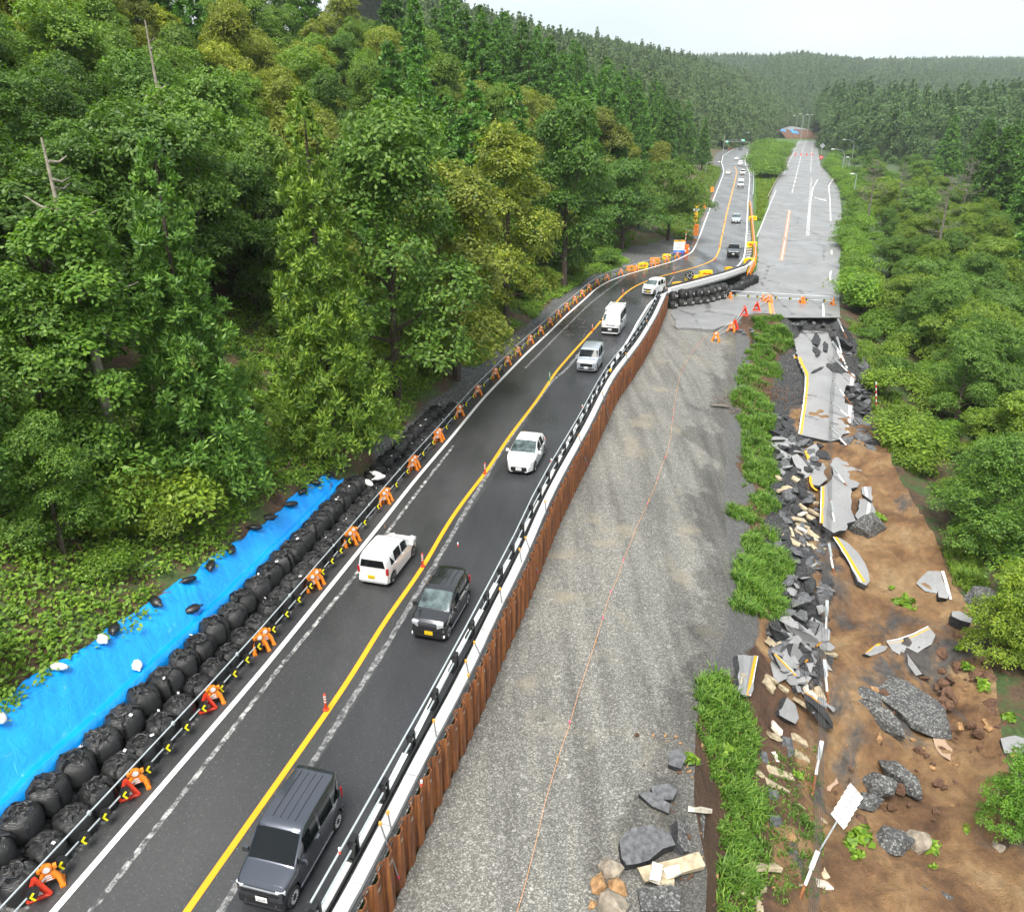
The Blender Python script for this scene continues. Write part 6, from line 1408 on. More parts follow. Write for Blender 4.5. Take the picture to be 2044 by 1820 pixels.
sign_box((1283, 535), (1.25, .7, .25), 'sign_yellow', 'red_plastic', 'yellow sign with red arrow beside the first orange box')
sign_box((1307, 526), (1.35, .75, .45), 'sign_orange', None, 'orange box sign with green top between two yellow arrows')
sign_box((1330, 517), (1.2, .65, .25), 'sign_yellow', 'red_plastic', 'yellow sign with red arrow left of the red sign')
sign_box((1356, 506), (1.35, .80, .35), 'sign_red', 'white_plain', 'red sign with white arrow below the white notice board')
for k, (u, v, sz, f, col, lab) in enumerate([(1353, 572, (1.5, .5, .4), .35, 'sign_amber', 'amber box half hidden behind the first bags of the bend'), (1380, 563, (1.6, .75, .4), .3, 'sign_yellow', 'yellow arrow sign behind the double bag stack'), (1398, 559, (1.4, .6, .4), .3, 'sign_amber', 'amber box next to the yellow arrow sign at the bags'), (1408, 553, (1.7, .8, .4), .3, 'sign_yellow', 'yellow arrow sign left of the orange drum at the bend'),
    (1454, 543, (1.0, .6, .4), .2, 'sign_amber', 'orange topped box at the end of the black rail')]): sign_box((u, v), sz, col, 'red_plastic' if 'arrow' in lab else None, lab, False, f)
for (u, v, lab) in [(1495, 527, 'yellow left arrow sign beside the gore, nearer one'), (1500, 493, 'yellow left arrow sign beside the gore, middle one'), (1502, 440, 'yellow left arrow sign beside the gore, farther one')]: sign_box((u, v), (1.55, .75, .3), 'sign_yellow', 'red_plastic', lab, False, .05)
g0 = G(1375, 566, 0); t = thing('round_marker', 'round black spoked marker light standing in the bend', 'marker', (g0[0], g0[1], 0), 0); mb = MB(); mb.lathe([(.02, -.05), (.52, -.05), (.52, .05), (.02, .05)], 20, M=Matrix.Translation((0, 0, .95)) @ Matrix.Rotation(R(90), 4, 'X')); mb.build('disc', M['black_plastic'], t)
mb = MB()
for k in range(8): a = k * math.pi / 4 + .2; mb.cyl((math.cos(a) * .18, -.056, .95 + math.sin(a) * .18), (math.cos(a) * .44, -.056, .95 + math.sin(a) * .44), .03, .04, 4)
mb.build('light_segment', M['sand_white'], t); MB().cyl((0, 0, 0), (0, 0, .5), .03, None, 6).build('stem', M['steel_grey'], t)
# notice board, striped post and amber drum at the left of the bend
g0 = G(1354, 511, 0); t = thing('notice_board', 'large white and blue construction notice board at the left of the bend', 'sign', (g0[0], g0[1], 0), .05)
MB().box((0, 0, 1.35), (1.6, .06, 1.75)).build('panel', M['white_plain'], t); MB().box((0, -.035, 2.12), (1.6, .03, .22)).build('header', M['sign_amber'], t); MB().box((0, -.035, .62), (1.6, .03, .36)).build('footer', M['sign_blue'], t)
for sx in (-1, 1): MB().box((sx * .6, .1, .25), (.08, .6, .5)).build('foot', M['sign_blue'], t)
mb = MB()
for k, (w, z) in enumerate([(.9, 1.72), (.5, 1.46), (1.0, 1.20), (.8, 1.05)]): mb.box((0, -.033, z), (w, .006, .045))
mb.build('print', M['steel_grey'], t)
text_obj('board_text', '工事中', .20, M['ink'], t, (0, -.056, 2.12), (R(90), 0, 0)); text_obj('board_text', 'ご協力', .20, M['white_plain'], t, (0, -.056, .62), (R(90), 0, 0))
g0 = G(1371, 503, 0); t = thing('striped_post', 'red and white striped snow post beside the notice board', 'post', (g0[0] + .1, g0[1] + 2, 0)); 
for k in range(9): MB().cyl((0, 0, k * .3), (0, 0, k * .3 + .3), .05, None, 8).build('band', M['white_plain' if k % 2 else 'sign_red'], t)
g0 = G(1370, 505, 0); t = thing('barrier_drum', 'orange and red chequered drum beside the notice board', 'drum', (g0[0], g0[1], 0)); MB().lathe([(.36, 0), (.36, .9), (.30, 1.2), (.05, 1.22)], 12).build('drum', M['orange_deep'], t, False, 40)
mb = MB()
for k in range(8):
    if k % 2: a = k * math.pi / 4; mb.box((.365 * math.cos(a), .365 * math.sin(a), .35 + .28 * (k % 4 > 1)), (.18, .18, .26))
mb.build('reflector_patch', M['white_plain'], t)
# warning sign post on the left verge
g0 = G(1386, 462, 0); t = thing('warning_sign', 'yellow diamond warning sign with text board below on the left verge', 'sign', (g0[0], g0[1], H(g0[0], g0[1]))); MB().cyl((0, 0.03, -.2), (0, .03, 5.0), .045, None, 8).build('post', M['lamp_grey'], t)
Mx = Matrix.Translation((0, -.03, 4.5)) @ Matrix.Rotation(R(45), 4, 'Y'); MB().box((0, 0, 0), (.95, .03, .95), 0, Mx).build('diamond', M['sign_amber'], t); mb = MB(); mb.box((-.12, -.052, 4.52), (.26, .008, .2)); mb.box((.16, -.052, 4.48), (.3, .008, .26)); mb.build('pictogram', M['ink'], t)
MB().box((0, -.03, 3.62), (1.0, .03, .32)).build('white_plate', M['white_plain'], t); MB().box((0, -.03, 2.45), (.62, .03, 1.75)).build('text_plate', M['sign_amber'], t)
for k, ch in enumerate('段差注意'): text_obj('sign_text', ch, .40, M['ink'], t, (0, -.048, 3.10 - k * .43), (R(90), 0, 0))
text_obj('sign_text', '100m', .26, M['ink'], t, (0, -.048, 3.62), (R(90), 0, 0))
for (u, v, h, lab, txt) in [(1388, 474, 1.9, 'tall orange sign with faded characters on the left verge', '徐行'), (1405, 420, 1.2, 'small red-orange sign farther up the left verge', '徐'), (1421, 386, 1.3, 'farthest orange sign on the left verge', None)]:
    g0 = G(u, v, 0); t = thing('roadside_sign', lab, 'sign', (g0[0], g0[1], H(g0[0], g0[1]))); MB().box((0, 0, h / 2 + .3), (.85, .05, h)).build('panel', M['sign_orange'], t)
    for sx in (-1, 1): MB().box((sx * .35, .1, .2), (.05, .3, .4)).build('foot', M['steel_grey'], t)
    if txt:
        for k, ch in enumerate(txt): text_obj('sign_text', ch, .6, M['red_plastic'], t, (0, -.03, h * .72 + .3 - k * .85), (R(90), 0, 0))
# orange and yellow barricade along the gore
gl = resample(np.array([G(1495, 548, 0), G(1504, 530, 0), G(1507, 512, 0), G(1505, 490, 0), G(1503, 468, 0), G(1501, 448, 0), G(1499, 425, 0), G(1497, 408, 0)]), 1.7)
for i, p in enumerate(gl):
    d = gl[min(i + 1, len(gl) - 1)] - gl[max(i - 1, 0)]; f = math.atan2(d[1], d[0]) - math.pi / 2; stand(p, f + .4, 0, 'orange barricade stand in the dense row along the gore', 'orange stands along the gore', .72)
    chevron((p[0] - .15, p[1] + .5, .40), f, 'yellow chevron on a black block in the row along the gore', 'chevron blocks along the gore')
for a, b in zip(gl[:-1:3], gl[3::3]):
    t = thing('barricade_pipe', 'galvanised pipe of the barricade along the gore', 'pipe', a, 0, 'pipes along the gore'); MB().cyl((0, 0, .9), tuple(b - a + np.array([0, 0, .9])), .03, None, 6).build('pipe', M['galvanised'], t)
# barrier across the broken road and the red fence down its edge
W5 = lambda x, y: (1297.5 + .2441 * x, 548.9 + .2441 * y)
A, B_ = Vector(unproj_old(*W5(655, 195))), Vector(unproj_old(*W5(1490, 245))); t = thing('barrier_rail', 'long pipe barrier across the top of the broken road', 'barrier', A); d = B_ - A
MB().cyl((0, 0, .95), d + Vector((0, 0, .95)), .03, None, 6).build('upper_pipe', M['galvanised'], t); MB().cyl((0, 0, .45), d + Vector((0, 0, .45)), .03, None, 6).build('lower_pipe', M['galvanised'], t)
for k, f in enumerate((.0, .325, .37, .70, .72, 1.0)): stand(A + d * f, -1.2, 0, 'orange stand of the barrier across the broken road', 'stands of the cross barrier')
for k, f in enumerate((.05, .18, .27, .45, .59, .75, .92)): chevron(A + d * f + Vector((0, -.05, .45)), .0, 'black block clipped to the barrier across the broken road', 'blocks of the cross barrier')
FP = [Vector(unproj_old(*W5(*p))) for p in [(540, 515), (665, 445), (690, 440), (765, 365), (870, 295), (975, 225)]]
for k, p in enumerate(FP):
    p.z = H(p.x, p.y); red = k in (2, 3, 4); stand(p, -.5, 1 if red else 0, ['orange stand at the lower end of the red fence', 'orange stand with yellow chevron in the red fence', 'red triangular stand next to the chevron', 'red triangular stand in the middle of the fence', 'red triangular stand nearest the broken edge', 'orange stand where the fence meets the cross barrier'][k], None, 1.35 if red else 1.1)
for a, b in zip(FP[:-1], FP[1:]):
    if (b - a).length > 1:
        t = thing('barricade_pipe', 'pipe of the short red fence beside the broken edge', 'pipe', a, 0, 'pipes of the red fence'); MB().cyl((0, 0, 1.0), b - a + Vector((0, 0, 1.0)), .028, None, 6).build('upper_pipe', M['galvanised'], t); MB().cyl((0, 0, .5), b - a + Vector((0, 0, .5)), .028, None, 6).build('lower_pipe', M['galvanised'], t)

# ------------------------------------------------------------------ street lamps, signals, guard rails, far details
def street_lamp(px, vtop, arm, label, z=None, group=None, side=-1, style='arm'):
    g0 = G(*px, -.3 if z is None else z); zg = g0[2]; h = h_for(g0[0], g0[1], zg, vtop); t = thing('street_lamp', label, 'street lamp', (g0[0], g0[1], zg), 0, group)
    if style == 'arm': MB().tube([(0, 0, -.5), (0, 0, h * .8), (side * .15 * arm, 0, h * .93), (side * .5 * arm, 0, h * .99), (side * arm, 0, h)], [.11, .085, .07, .055, .05], 8).build('pole', M['lamp_grey'], t)
    else: MB().tube([(0, 0, -.5), (0, 0, h * .97), (side * arm, 0, h)], [.11, .085, .06], 8).build('pole', M['lamp_grey'], t)
    MB().box((side * (arm + .4), 0, h + .02), (1.0, .36, .16), taper=.7).build('lamp_head', M['white_plain'], t); return t
street_lamp((1701, 407), 347, .6, 'grey street lamp nearest on the right with short arm', -.5, style='short')
street_lamp((1691, 352), 314, .4, 'grey street lamp half hidden behind the nearest one', -.3, style='short')
street_lamp((1678, 362), 298, 3.4, 'tall street lamp with long curved arm on the right', -.2)
street_lamp((1700, 322), 279, 4.2, 'street lamp with curved arm behind the dark tree', -.2); street_lamp((1722, 305), 271, 4.0, 'curved street lamp farthest behind the right wood', -.2)
street_lamp((1408, 350), 323, 3.6, 'street lamp reaching out of the left trees over the verge', 0.5, side=1)
street_lamp((1478, 293), 265, 3.5, 'street lamp with curved arm beside the traffic signals', 0, side=1)
for k, (u, v, vt, a, sd) in enumerate([(1589, 254, 231, 3, -1), (1600, 256, 228, 3, -1), (1601, 262, 229, 3, 1), (1613, 256, 229, 2, 1), (1641, 252, 231, 4, -1), (1648, 254, 229, 2, -1), (1655, 255, 228, 2, 1)]):
    d = ray(u, v); f = 640 / d[1]; x, y, z = d[0] * f, 640, CAM_H + d[2] * f; h = max(7, h_for(x, y, z, vt)); t = thing('street_lamp', 'tiny street lamp in the far distance at the road head', 'street lamp', (x, y, z), 0, 'distant street lamps'); MB().tube([(0, 0, -6), (0, 0, h * .9), (sd * a * .6, 0, h)], [.16, .14, .12], 5).build('pole', M['lamp_grey'], t); MB().box((sd * a * .8, 0, h), (1.6, .6, .3)).build('lamp_head', M['white_plain'], t)
for k, (px, sd, lab) in enumerate([((1443, 309), 1, 'traffic signal on its arm at the left kerb, showing green'), ((1494, 303), -1, 'traffic signal on its arm from the median, showing green')]):
    g0 = G(*px, 0); h = h_for(*g0, 281 if k == 0 else 284); t = thing('traffic_signal', lab, 'traffic light', g0); L_ = 9 if k == 0 else 12; MB().cyl((0, 0, 0), (0, 0, h + (3 if k == 0 else .3)), .12, .09, 8).build('pole', M['lamp_grey'], t); MB().cyl((0, 0, h), (sd * L_, 0, h + .3), .08, .06, 6).build('arm', M['lamp_grey'], t)
    bx = MB().box((sd * L_, 0, h + .2), (1.3, .25, .5)).build('signal_head', M['white_plain'], t); MB().lathe([(.01, 0), (.24, 0), (.24, .05), (.01, .06)], 12, M=Matrix.Translation((sd * L_ + .4, -.13, h + .2)) @ Matrix.Rotation(R(90), 4, 'X')).build('green_light', M['signal_green'], bx)
def rail_line(pts, label, mat='galvanised', h=.75, posts=4.0, grp=None):
    P = resample(np.array(pts), posts); t = thing('guard_rail', label, 'guard rail', tuple(P[0]), 0, grp); o = P[0]
    MB().tube([Vector(p - o) + Vector((0, 0, h)) for p in P], .11, 5).build('rail', M[mat], t)
    for p in P: MB().cyl(Vector(p - o) - Vector((0, 0, .2)), Vector(p - o) + Vector((0, 0, h)), .05, None, 6).build('post', M[mat], t)
rail_line([G(u, v, 0) for u, v in [(1487, 318), (1497, 330), (1504, 345), (1503, 380), (1502, 395)]], 'pale guard rail on the median beside the far cars')
rail_line([G(u, v, 0) for u, v in [(1532, 398), (1546, 370), (1560, 345), (1572, 318), (1583, 300)]], 'rusty guard rail along the median side of the closed road', 'bark_pale', .6)
rail_line([G(u, v, 0) for u, v in [(1454, 301), (1475, 291), (1500, 277), (1518, 264)]], 'red and white barrier beyond the traffic signals', 'sign_red', .8, 6)
for k, u in enumerate((1577, 1588, 1599, 1610, 1621)): g0 = G(u, 310.5, 0); t = thing('traffic_cone', 'small red cone in the row across the far closed road', 'cone', (g0[0], g0[1], 0), 0, 'cones across the far road'); MB().lathe([(.5, 0), (.5, .1), (.3, .12), (.1, 1.2), (.02, 1.22)], 10).build('cone', M['red_plastic'], t)
g0 = G(1637, 330, 0); t = thing('no_entry_sign', 'round red no entry sign beside the far closed road', 'sign', g0); MB().cyl((0, 0.05, 0), (0, .05, 2.6), .06, None, 8).build('post', M['lamp_grey'], t); MB().lathe([(.01, 0), (.75, 0), (.75, .05), (.01, .05)], 18, M=Matrix.Translation((0, 0, 2.9)) @ Matrix.Rotation(R(90), 4, 'X')).build('disc', M['sign_red'], t); MB().box((0, -.06, 2.9), (1.0, .02, .24)).build('bar', M['white_plain'], t)
g0 = G(1639, 310, 0); t = thing('back_sign', 'grey diamond back of a sign in the far right shrubs', 'sign', g0); MB().cyl((0, 0, 0), (0, 0, 4), .07, None, 8).build('post', M['lamp_grey'], t); MB().box((0, -.1, 0), (1.9, .05, 1.9), 0, Matrix.Translation((0, 0, 4.2)) @ Matrix.Rotation(R(45), 4, 'Y')).build('panel', M['lamp_grey'], t)
# the far washed-out section with its blue sheets
d = G(1610, 277.5, 0); x, y = d[0], d[1]
mb = MB(); bb = random.Random(2); n_ = 14; vs, fs = [], []
for j in range(5):
    for i in range(n_): vs.append((x - 14 + 28 * i / (n_ - 1), y + 6 + j * 7 + bb.uniform(-2, 2), [0, 2.4, 4.4, 5.6, 6.3][j] + bb.uniform(-.6, .6)))
for j in range(4):
    for i in range(n_ - 1): fs.append((j * n_ + i, j * n_ + i + 1, (j + 1) * n_ + i + 1, (j + 1) * n_ + i))
mb.add(vs, fs); tag(mb.build('washed_out_bank', M['soil_red'], None, True), kind='structure')
mb = MB(); mb.add([(x - 10, y + 34, 6.2), (x + 12, y + 34, 6.2), (x + 36, y + 230, 10.4), (x + 18, y + 230, 10.4)], [(0, 1, 2, 3)]); tag(mb.build('far_road', M['asphalt_old']), kind='structure')
for k, (a, b) in enumerate(((-12, 3), (-5, 5))):
    mb = MB(); vs = []
    for j in range(4):
        for i in range(8): vs.append((x + a + i * 1.6, y + 14 + j * 6 + k * 5, [1.6, 3.6, 5.0, 5.8][j] + bb.uniform(-.3, .4) + i * .10))
    mb.add(vs, [(j * 8 + i, j * 8 + i + 1, j * 8 + 9 + i, j * 8 + 8 + i) for j in range(3) for i in range(7)]); tag(mb.build('tarpaulin', M['tarp_blue']), 'distant blue sheet over the washed-out bank, ' + ('left one' if k == 0 else 'right one'), 'tarpaulin')
# ------------------------------------------------------------------ the landslide: broken slabs, blocks, posts
def conv(u0, v0, k): return lambda x, y: (u0 + k * x, v0 + k * y)
Z4, ZA, ZB, ZC = conv(1397.3, 898.3, .3164), conv(1447.2, 623.8, .265), conv(1522, 873.3, .2408), conv(1472.1, 1222.6, .2408)
ZD, ZE, ZF, Z3 = conv(1696.7, 1172.7, .3132), conv(1472.1, 1447.2, .3597), conv(1172.7, 1621.8, .2358), conv(1197.7, 1297.5, .4141)
def gpt(u, v, dz=0.0):
    x, y, z = hit(u, v)
    for _ in range(3): z2 = float(H0(x, y)[0]) + dz; x, y, z = G(u, v, z2)
    return Vector((x, y, z))
def plane_of(cv_, anchors):
    a, b, c = [gpt(*cv_(x, y), dz) for x, y, dz in anchors]; n = (b - a).cross(c - a).normalized(); return a, (n if n.z > 0 else -n)
def on_plane(u, v, pl):
    d = Vector(ray(u, v)); o = Vector((0, 0, CAM_H)); return o + d * ((pl[0] - o).dot(pl[1]) / d.dot(pl[1]))
def jag(P, amp, step, r):
    out = []
    for i, p in enumerate(P):
        q = P[(i + 1) % len(P)]; n = max(1, int((q - p).length / step)); pr = Vector((-(q - p).y, (q - p).x, 0)).normalized()
        for k in range(n):
            w = p.lerp(q, k / n); out.append(w + (pr * r.uniform(-amp, amp) if k else Vector((0, 0, 0))))
    return out
def slab(cv_, outline, anchors, label, th=.22, marks=(), amp=.09, name='asphalt_slab', mats=None, cat='slab', step=.45, seed=None):
    r = random.Random(len(outline) * 7 + int(outline[0][0])); pl = plane_of(cv_, anchors); n = pl[1]
    P = jag([on_plane(*cv_(*p), pl) for p in outline], amp, step, r); c = sum(P, Vector()) / len(P)
    ar = sum(P[i].x * P[(i + 1) % len(P)].y - P[(i + 1) % len(P)].x * P[i].y for i in range(len(P)))
    if ar < 0: P = P[::-1]
    t = thing(name, label, cat, c); k = len(P); mb = MB(); vs = [p - c for p in P] + [p - c - n * th * r.uniform(.8, 1.2) - Vector((p - c)).normalized() * r.uniform(-.04, .10) for p in P]
    mb.add(vs, [tuple(range(k))], 0); b = len(mb.v) - 2 * k
    mb.f += [tuple(range(b + 2 * k - 1, b + k - 1, -1))] + [(b + i, b + k + i, b + k + (i + 1) % k, b + (i + 1) % k) for i in range(k)]; mb.m += [1] * (k + 1)
    mb.build('slab', mats or [M['asphalt_slab'], M['asphalt_broken']], t)
    for (pts, mat) in marks:
        Q = [on_plane(*cv_(*p), pl) + n * .012 - c for p in pts]; mb = MB(); h_ = len(Q) // 2
        # marks are given as left edge then right edge reversed
        L_, R_ = Q[:h_], Q[h_:][::-1]; mb.add(L_ + R_, [(i, i + 1, h_ + i + 1, h_ + i) for i in range(h_ - 1)]); m_ = mb.mesh('line_marking', M[mat]); bm = bmesh.new(); bm.from_mesh(m_); bmesh.ops.recalc_face_normals(bm, faces=bm.faces)
        for f in bm.faces:
            if f.normal.dot(n) < 0: f.normal_flip()
        bm.to_mesh(m_); bm.free(); link('line_marking', m_, t)
    return t, pl, c
def stripe(pts, dx): return list(pts) + [(x + dx, y + dx * .05) for x, y in pts[::-1]]
OR_, WH = 'paint_orange', 'paint_white'
slabA = slab(ZA, [(500, 110), (590, 100), (680, 118), (760, 140), (800, 200), (815, 250), (860, 330), (930, 430), (985, 445), (985, 555), (915, 548), (897, 600), (900, 680), (962, 700), (972, 790), (955, 900), (890, 915), (870, 955), (800, 968), (558, 918), (575, 740), (598, 600), (612, 490), (585, 440), (545, 340), (530, 270), (518, 200)],
    [(560, 180, .10), (575, 910, .55), (955, 880, .55)], 'largest grey slab of broken road with orange and white edge lines', .3,
    [(stripe([(612, 480), (610, 560), (598, 680), (580, 800), (565, 915)], 16), OR_), (stripe([(602, 480), (600, 560), (588, 680), (570, 800), (552, 912)], 9), WH), (stripe([(548, 335), (570, 390), (602, 450), (608, 478)], 22), OR_), (stripe([(930, 700), (926, 790), (920, 902)], 22), WH), (stripe([(955, 445), (945, 500), (938, 550)], 24), WH)])
slab(ZA, [(640, 170), (690, 150), (720, 200), (700, 240), (660, 235)], [(650, 180, .25), (700, 160, .45), (690, 235, .62)], 'dark tilted flake sticking up from the head of the largest slab', .12, mats=[M['asphalt_broken'], M['asphalt_broken']], step=.25)
slab(ZA, [(655, 240), (690, 245), (720, 300), (700, 330), (668, 290)], [(660, 245, .3), (700, 290, .42), (690, 325, .58)], 'second dark flake on the head of the largest slab', .10, mats=[M['asphalt_broken'], M['asphalt_broken']], step=.25)
slab(ZA, [(650, 430), (700, 410), (745, 408), (690, 440), (655, 455)], [(655, 440, .34), (740, 410, .42), (690, 440, .5)], 'thin dark crack flake across the middle of the largest slab', .08, mats=[M['asphalt_broken'], M['asphalt_broken']], step=.25)
slab(ZA, [(735, 200), (775, 235), (770, 290), (745, 285), (740, 250)], [(740, 210, .25), (770, 240, .4), (750, 285, .5)], 'dark flake at the right of the slab head', .10, mats=[M['asphalt_broken'], M['asphalt_broken']], step=.25)
slab(ZA, [(530, 265), (575, 285), (580, 310), (540, 325), (520, 350), (510, 350)], [(535, 270, -.1), (575, 300, -.05), (515, 345, .1)], 'sunken corner piece with orange paint left of the largest slab', .2, [(stripe([(535, 275), (528, 310), (520, 345)], 20), OR_)], step=.3)
slab(ZB, [(600, 165), (700, 150), (770, 130), (855, 145), (885, 260), (900, 375), (800, 385), (790, 410), (735, 420), (740, 520), (735, 600), (775, 690), (700, 710), (690, 770), (640, 770), (590, 790), (500, 730), (490, 560), (480, 410), (540, 380), (590, 300), (570, 215)],
    [(640, 180, .30), (500, 700, .75), (760, 680, .7)], 'middle grey slab with orange line on its left edge', .3, [(stripe([(492, 405), (490, 520), (487, 620), (482, 710)], 20), OR_), (stripe([(484, 405), (481, 520), (478, 620), (474, 705)], 8), WH), (stripe([(797, 140), (812, 240), (828, 378)], 26), WH)])
slab(ZB, [(820, 410), (900, 405), (915, 500), (905, 525), (870, 498), (825, 465)], [(830, 420, .4), (900, 410, .4), (880, 510, .5)], 'small slab with white line right of the middle slab', .25, [(stripe([(842, 408), (850, 450), (856, 490)], 20), WH)])
slab(ZB, [(800, 510), (870, 505), (905, 530), (935, 620), (925, 710), (870, 712), (800, 690), (770, 650), (800, 590)], [(810, 520, .35), (920, 600, .35), (850, 700, .75)], 'lower right slab with broad white line beside the middle slab', .28, [(stripe([(880, 515), (862, 620), (848, 705)], 24), WH)])
slab(ZB, [(400, 220), (550, 205), (510, 300), (540, 345), (470, 400), (420, 390), (395, 330)], [(420, 230, .3), (540, 220, .15), (450, 390, .5)], 'cracked slab left of the middle slab with orange end', .25, [(stripe([(385, 320), (388, 370), (405, 410), (440, 440)], 22), OR_)])
slab(ZB, [(360, 95), (440, 50), (470, 90), (460, 180), (400, 215), (375, 160)], [(370, 110, .4), (460, 80, .5), (420, 205, .2)], 'upright cracked slab with an orange strip above the middle slab', .25, [(stripe([(345, 110), (365, 160), (382, 222)], 24), OR_)])
slab(ZB, [(240, 150), (290, 135), (340, 190), (400, 270), (390, 320), (350, 340), (290, 260)], [(250, 155, .9), (390, 280, .5), (350, 330, .15)], 'dark slab leaning against the left bank above the blocks', .35)
slab(ZB, [(585, 820), (640, 830), (720, 880), (790, 950), (850, 1040), (870, 1090), (890, 1190), (860, 1225), (790, 1190), (740, 1090), (690, 985), (640, 900)], [(600, 825, .5), (860, 1210, .85), (760, 920, .6)], 'long curved sliver of road with orange and white edge', .25,
    [(stripe([(592, 822), (640, 890), (700, 985), (760, 1085), (830, 1195)], 26), OR_), (stripe([(582, 822), (630, 892), (690, 988), (748, 1090), (815, 1200)], 9), WH)])
# lower tumble of slabs
slab(ZC, [(255, 95), (300, 110), (355, 150), (405, 165), (355, 195), (270, 165)], [(260, 100, .9), (400, 160, .7), (280, 165, .45)], 'topmost grey slab of the lower tumble', .35)
slab(ZC, [(385, 85), (470, 130), (560, 150), (660, 215), (690, 260), (610, 325), (550, 270), (480, 190), (410, 140)], [(400, 95, 1.0), (680, 255, .55), (480, 190, .55)], 'long grey slab with orange end in the lower tumble', .35, [(stripe([(590, 310), (640, 278), (685, 240)], 22), OR_)])
slab(ZC, [(465, 250), (520, 310), (570, 385), (510, 460), (445, 420), (440, 340)], [(470, 260, .9), (565, 385, .4), (450, 415, .35)], 'grey slab with striped orange corner in the lower tumble', .35, [(stripe([(495, 455), (530, 425), (565, 385)], 24), OR_)])
slab(ZC, [(610, 340), (700, 350), (790, 370), (780, 440), (690, 470), (640, 420)], [(620, 345, .5), (780, 380, .3), (690, 465, .3)], 'flat grey slab behind the posts in the lower tumble', .3)
slab(ZC, [(295, 335), (350, 380), (420, 450), (480, 530), (500, 600), (440, 600), (400, 560), (370, 480), (330, 410)], [(300, 340, .7), (490, 590, .4), (380, 500, .3)], 'narrow slab with orange and white edge at the left of the tumble', .3, [(stripe([(298, 340), (350, 395), (410, 455), (470, 518)], 22), OR_), (stripe([(308, 335), (360, 388), (420, 448), (478, 508)], 9), WH)])
slab(ZC, [(480, 610), (520, 605), (535, 655), (500, 660)], [(485, 612, .35), (530, 640, .35), (500, 658, .3)], 'small square slab fragment at the tip of the narrow slab', .25)
slab(ZC, [(545, 660), (600, 690), (680, 755), (760, 850), (790, 910), (740, 900), (640, 820), (570, 740)], [(550, 665, .6), (785, 900, .5), (600, 770, .25)], 'pointed slab with orange edge lowest in the tumble', .5, [(stripe([(548, 662), (610, 700), (680, 755)], 16), OR_)])
slab(ZC, [(640, 480), (700, 520), (760, 600), (830, 690), (840, 490), (780, 560), (700, 600), (720, 640), (690, 600)], [(650, 490, .4), (830, 500, .25), (760, 640, .25)], 'pale grey slab half buried beside the leaning post', .2)
slab(ZC, [(370, 790), (410, 700), (480, 760), (510, 870), (480, 920), (350, 850), (345, 810)], [(410, 710, .5), (500, 860, .35), (360, 840, .3)], 'lone grey slab piece below the lower tumble', .3)
slab(ZC, [(0, 350), (150, 350), (160, 370), (110, 690), (60, 690), (0, 650)], [(20, 370, .30), (140, 370, .30), (60, 660, .30)], 'road edge strip with orange blocks on the gravel shelf', .3, [(stripe([(138, 358), (120, 440), (95, 560), (72, 685)], 24), OR_), (stripe([(163, 358), (145, 450), (122, 570), (100, 690)], 8), WH)])
# winged fragment on the bare soil
slab(ZD, [(92, 420), (165, 358), (240, 375), (225, 400), (130, 435)], [(100, 420, .35), (230, 385, .45), (140, 432, .3)], 'left wing of the butterfly-shaped fragment on the bare soil', .2, [(stripe([(98, 415), (135, 382), (175, 355)], 26), OR_)])
slab(ZD, [(230, 340), (310, 320), (420, 285), (500, 245), (545, 300), (520, 360), (430, 415), (360, 380), (330, 435), (270, 400)], [(240, 345, .45), (530, 290, .55), (330, 430, .35)], 'right wing of the butterfly-shaped fragment with orange edge', .22, [(stripe([(232, 352), (310, 345), (400, 308), (500, 258)], 14), OR_), (stripe([(232, 338), (310, 326), (395, 295), (492, 246)], 10), WH)])
slab(ZD, [(365, 420), (400, 470), (460, 550), (420, 560), (370, 490)], [(370, 425, .6), (455, 550, .3), (385, 500, .3)], 'upright shard under the butterfly-shaped fragment', .35)
slab(ZD, [(650, 150), (700, 148), (780, 195), (770, 225), (700, 205), (648, 180)], [(655, 155, .9), (775, 205, .7), (700, 205, .8)], 'isolated thick slab block on the soil near the trees', .6)
slab(ZD, [(560, 20), (600, 18), (640, 45), (620, 70), (565, 60)], [(570, 25, .7), (630, 45, .6), (575, 60, .6)], 'small slab block below the white-lined slab by the trees', .5)
slab(Z4, [(1365, 840), (1440, 760), (1520, 765), (1560, 870), (1580, 940), (1500, 905), (1420, 890)], [(1380, 840, .2), (1540, 790, .3), (1560, 930, .25)], 'grey slab with white edge line lying near the right trees', .25, [(stripe([(1522, 762), (1548, 850), (1572, 940)], 18), WH)])
slab(Z3, [(1930, 870), (2000, 940), (2060, 920), (2090, 1180), (2030, 1110), (1975, 1000)], [(1940, 880, .3), (2040, 950, .3), (2030, 1100, .3)], 'dark slab with orange and white line at the lower right picture edge', .25, [(stripe([(1945, 875), (1985, 990), (2020, 1100)], 22), OR_), (stripe([(1935, 880), (1970, 1000), (2010, 1160)], 9), WH)], mats=[M['asphalt_mid'], M['asphalt_broken']])
slab(Z3, [(1930, 425), (2000, 410), (2070, 430), (2070, 500), (1950, 495)], [(1940, 430, .2), (2060, 440, .2), (1960, 490, .2)], 'grey slab half under the bush at the right edge', .25)
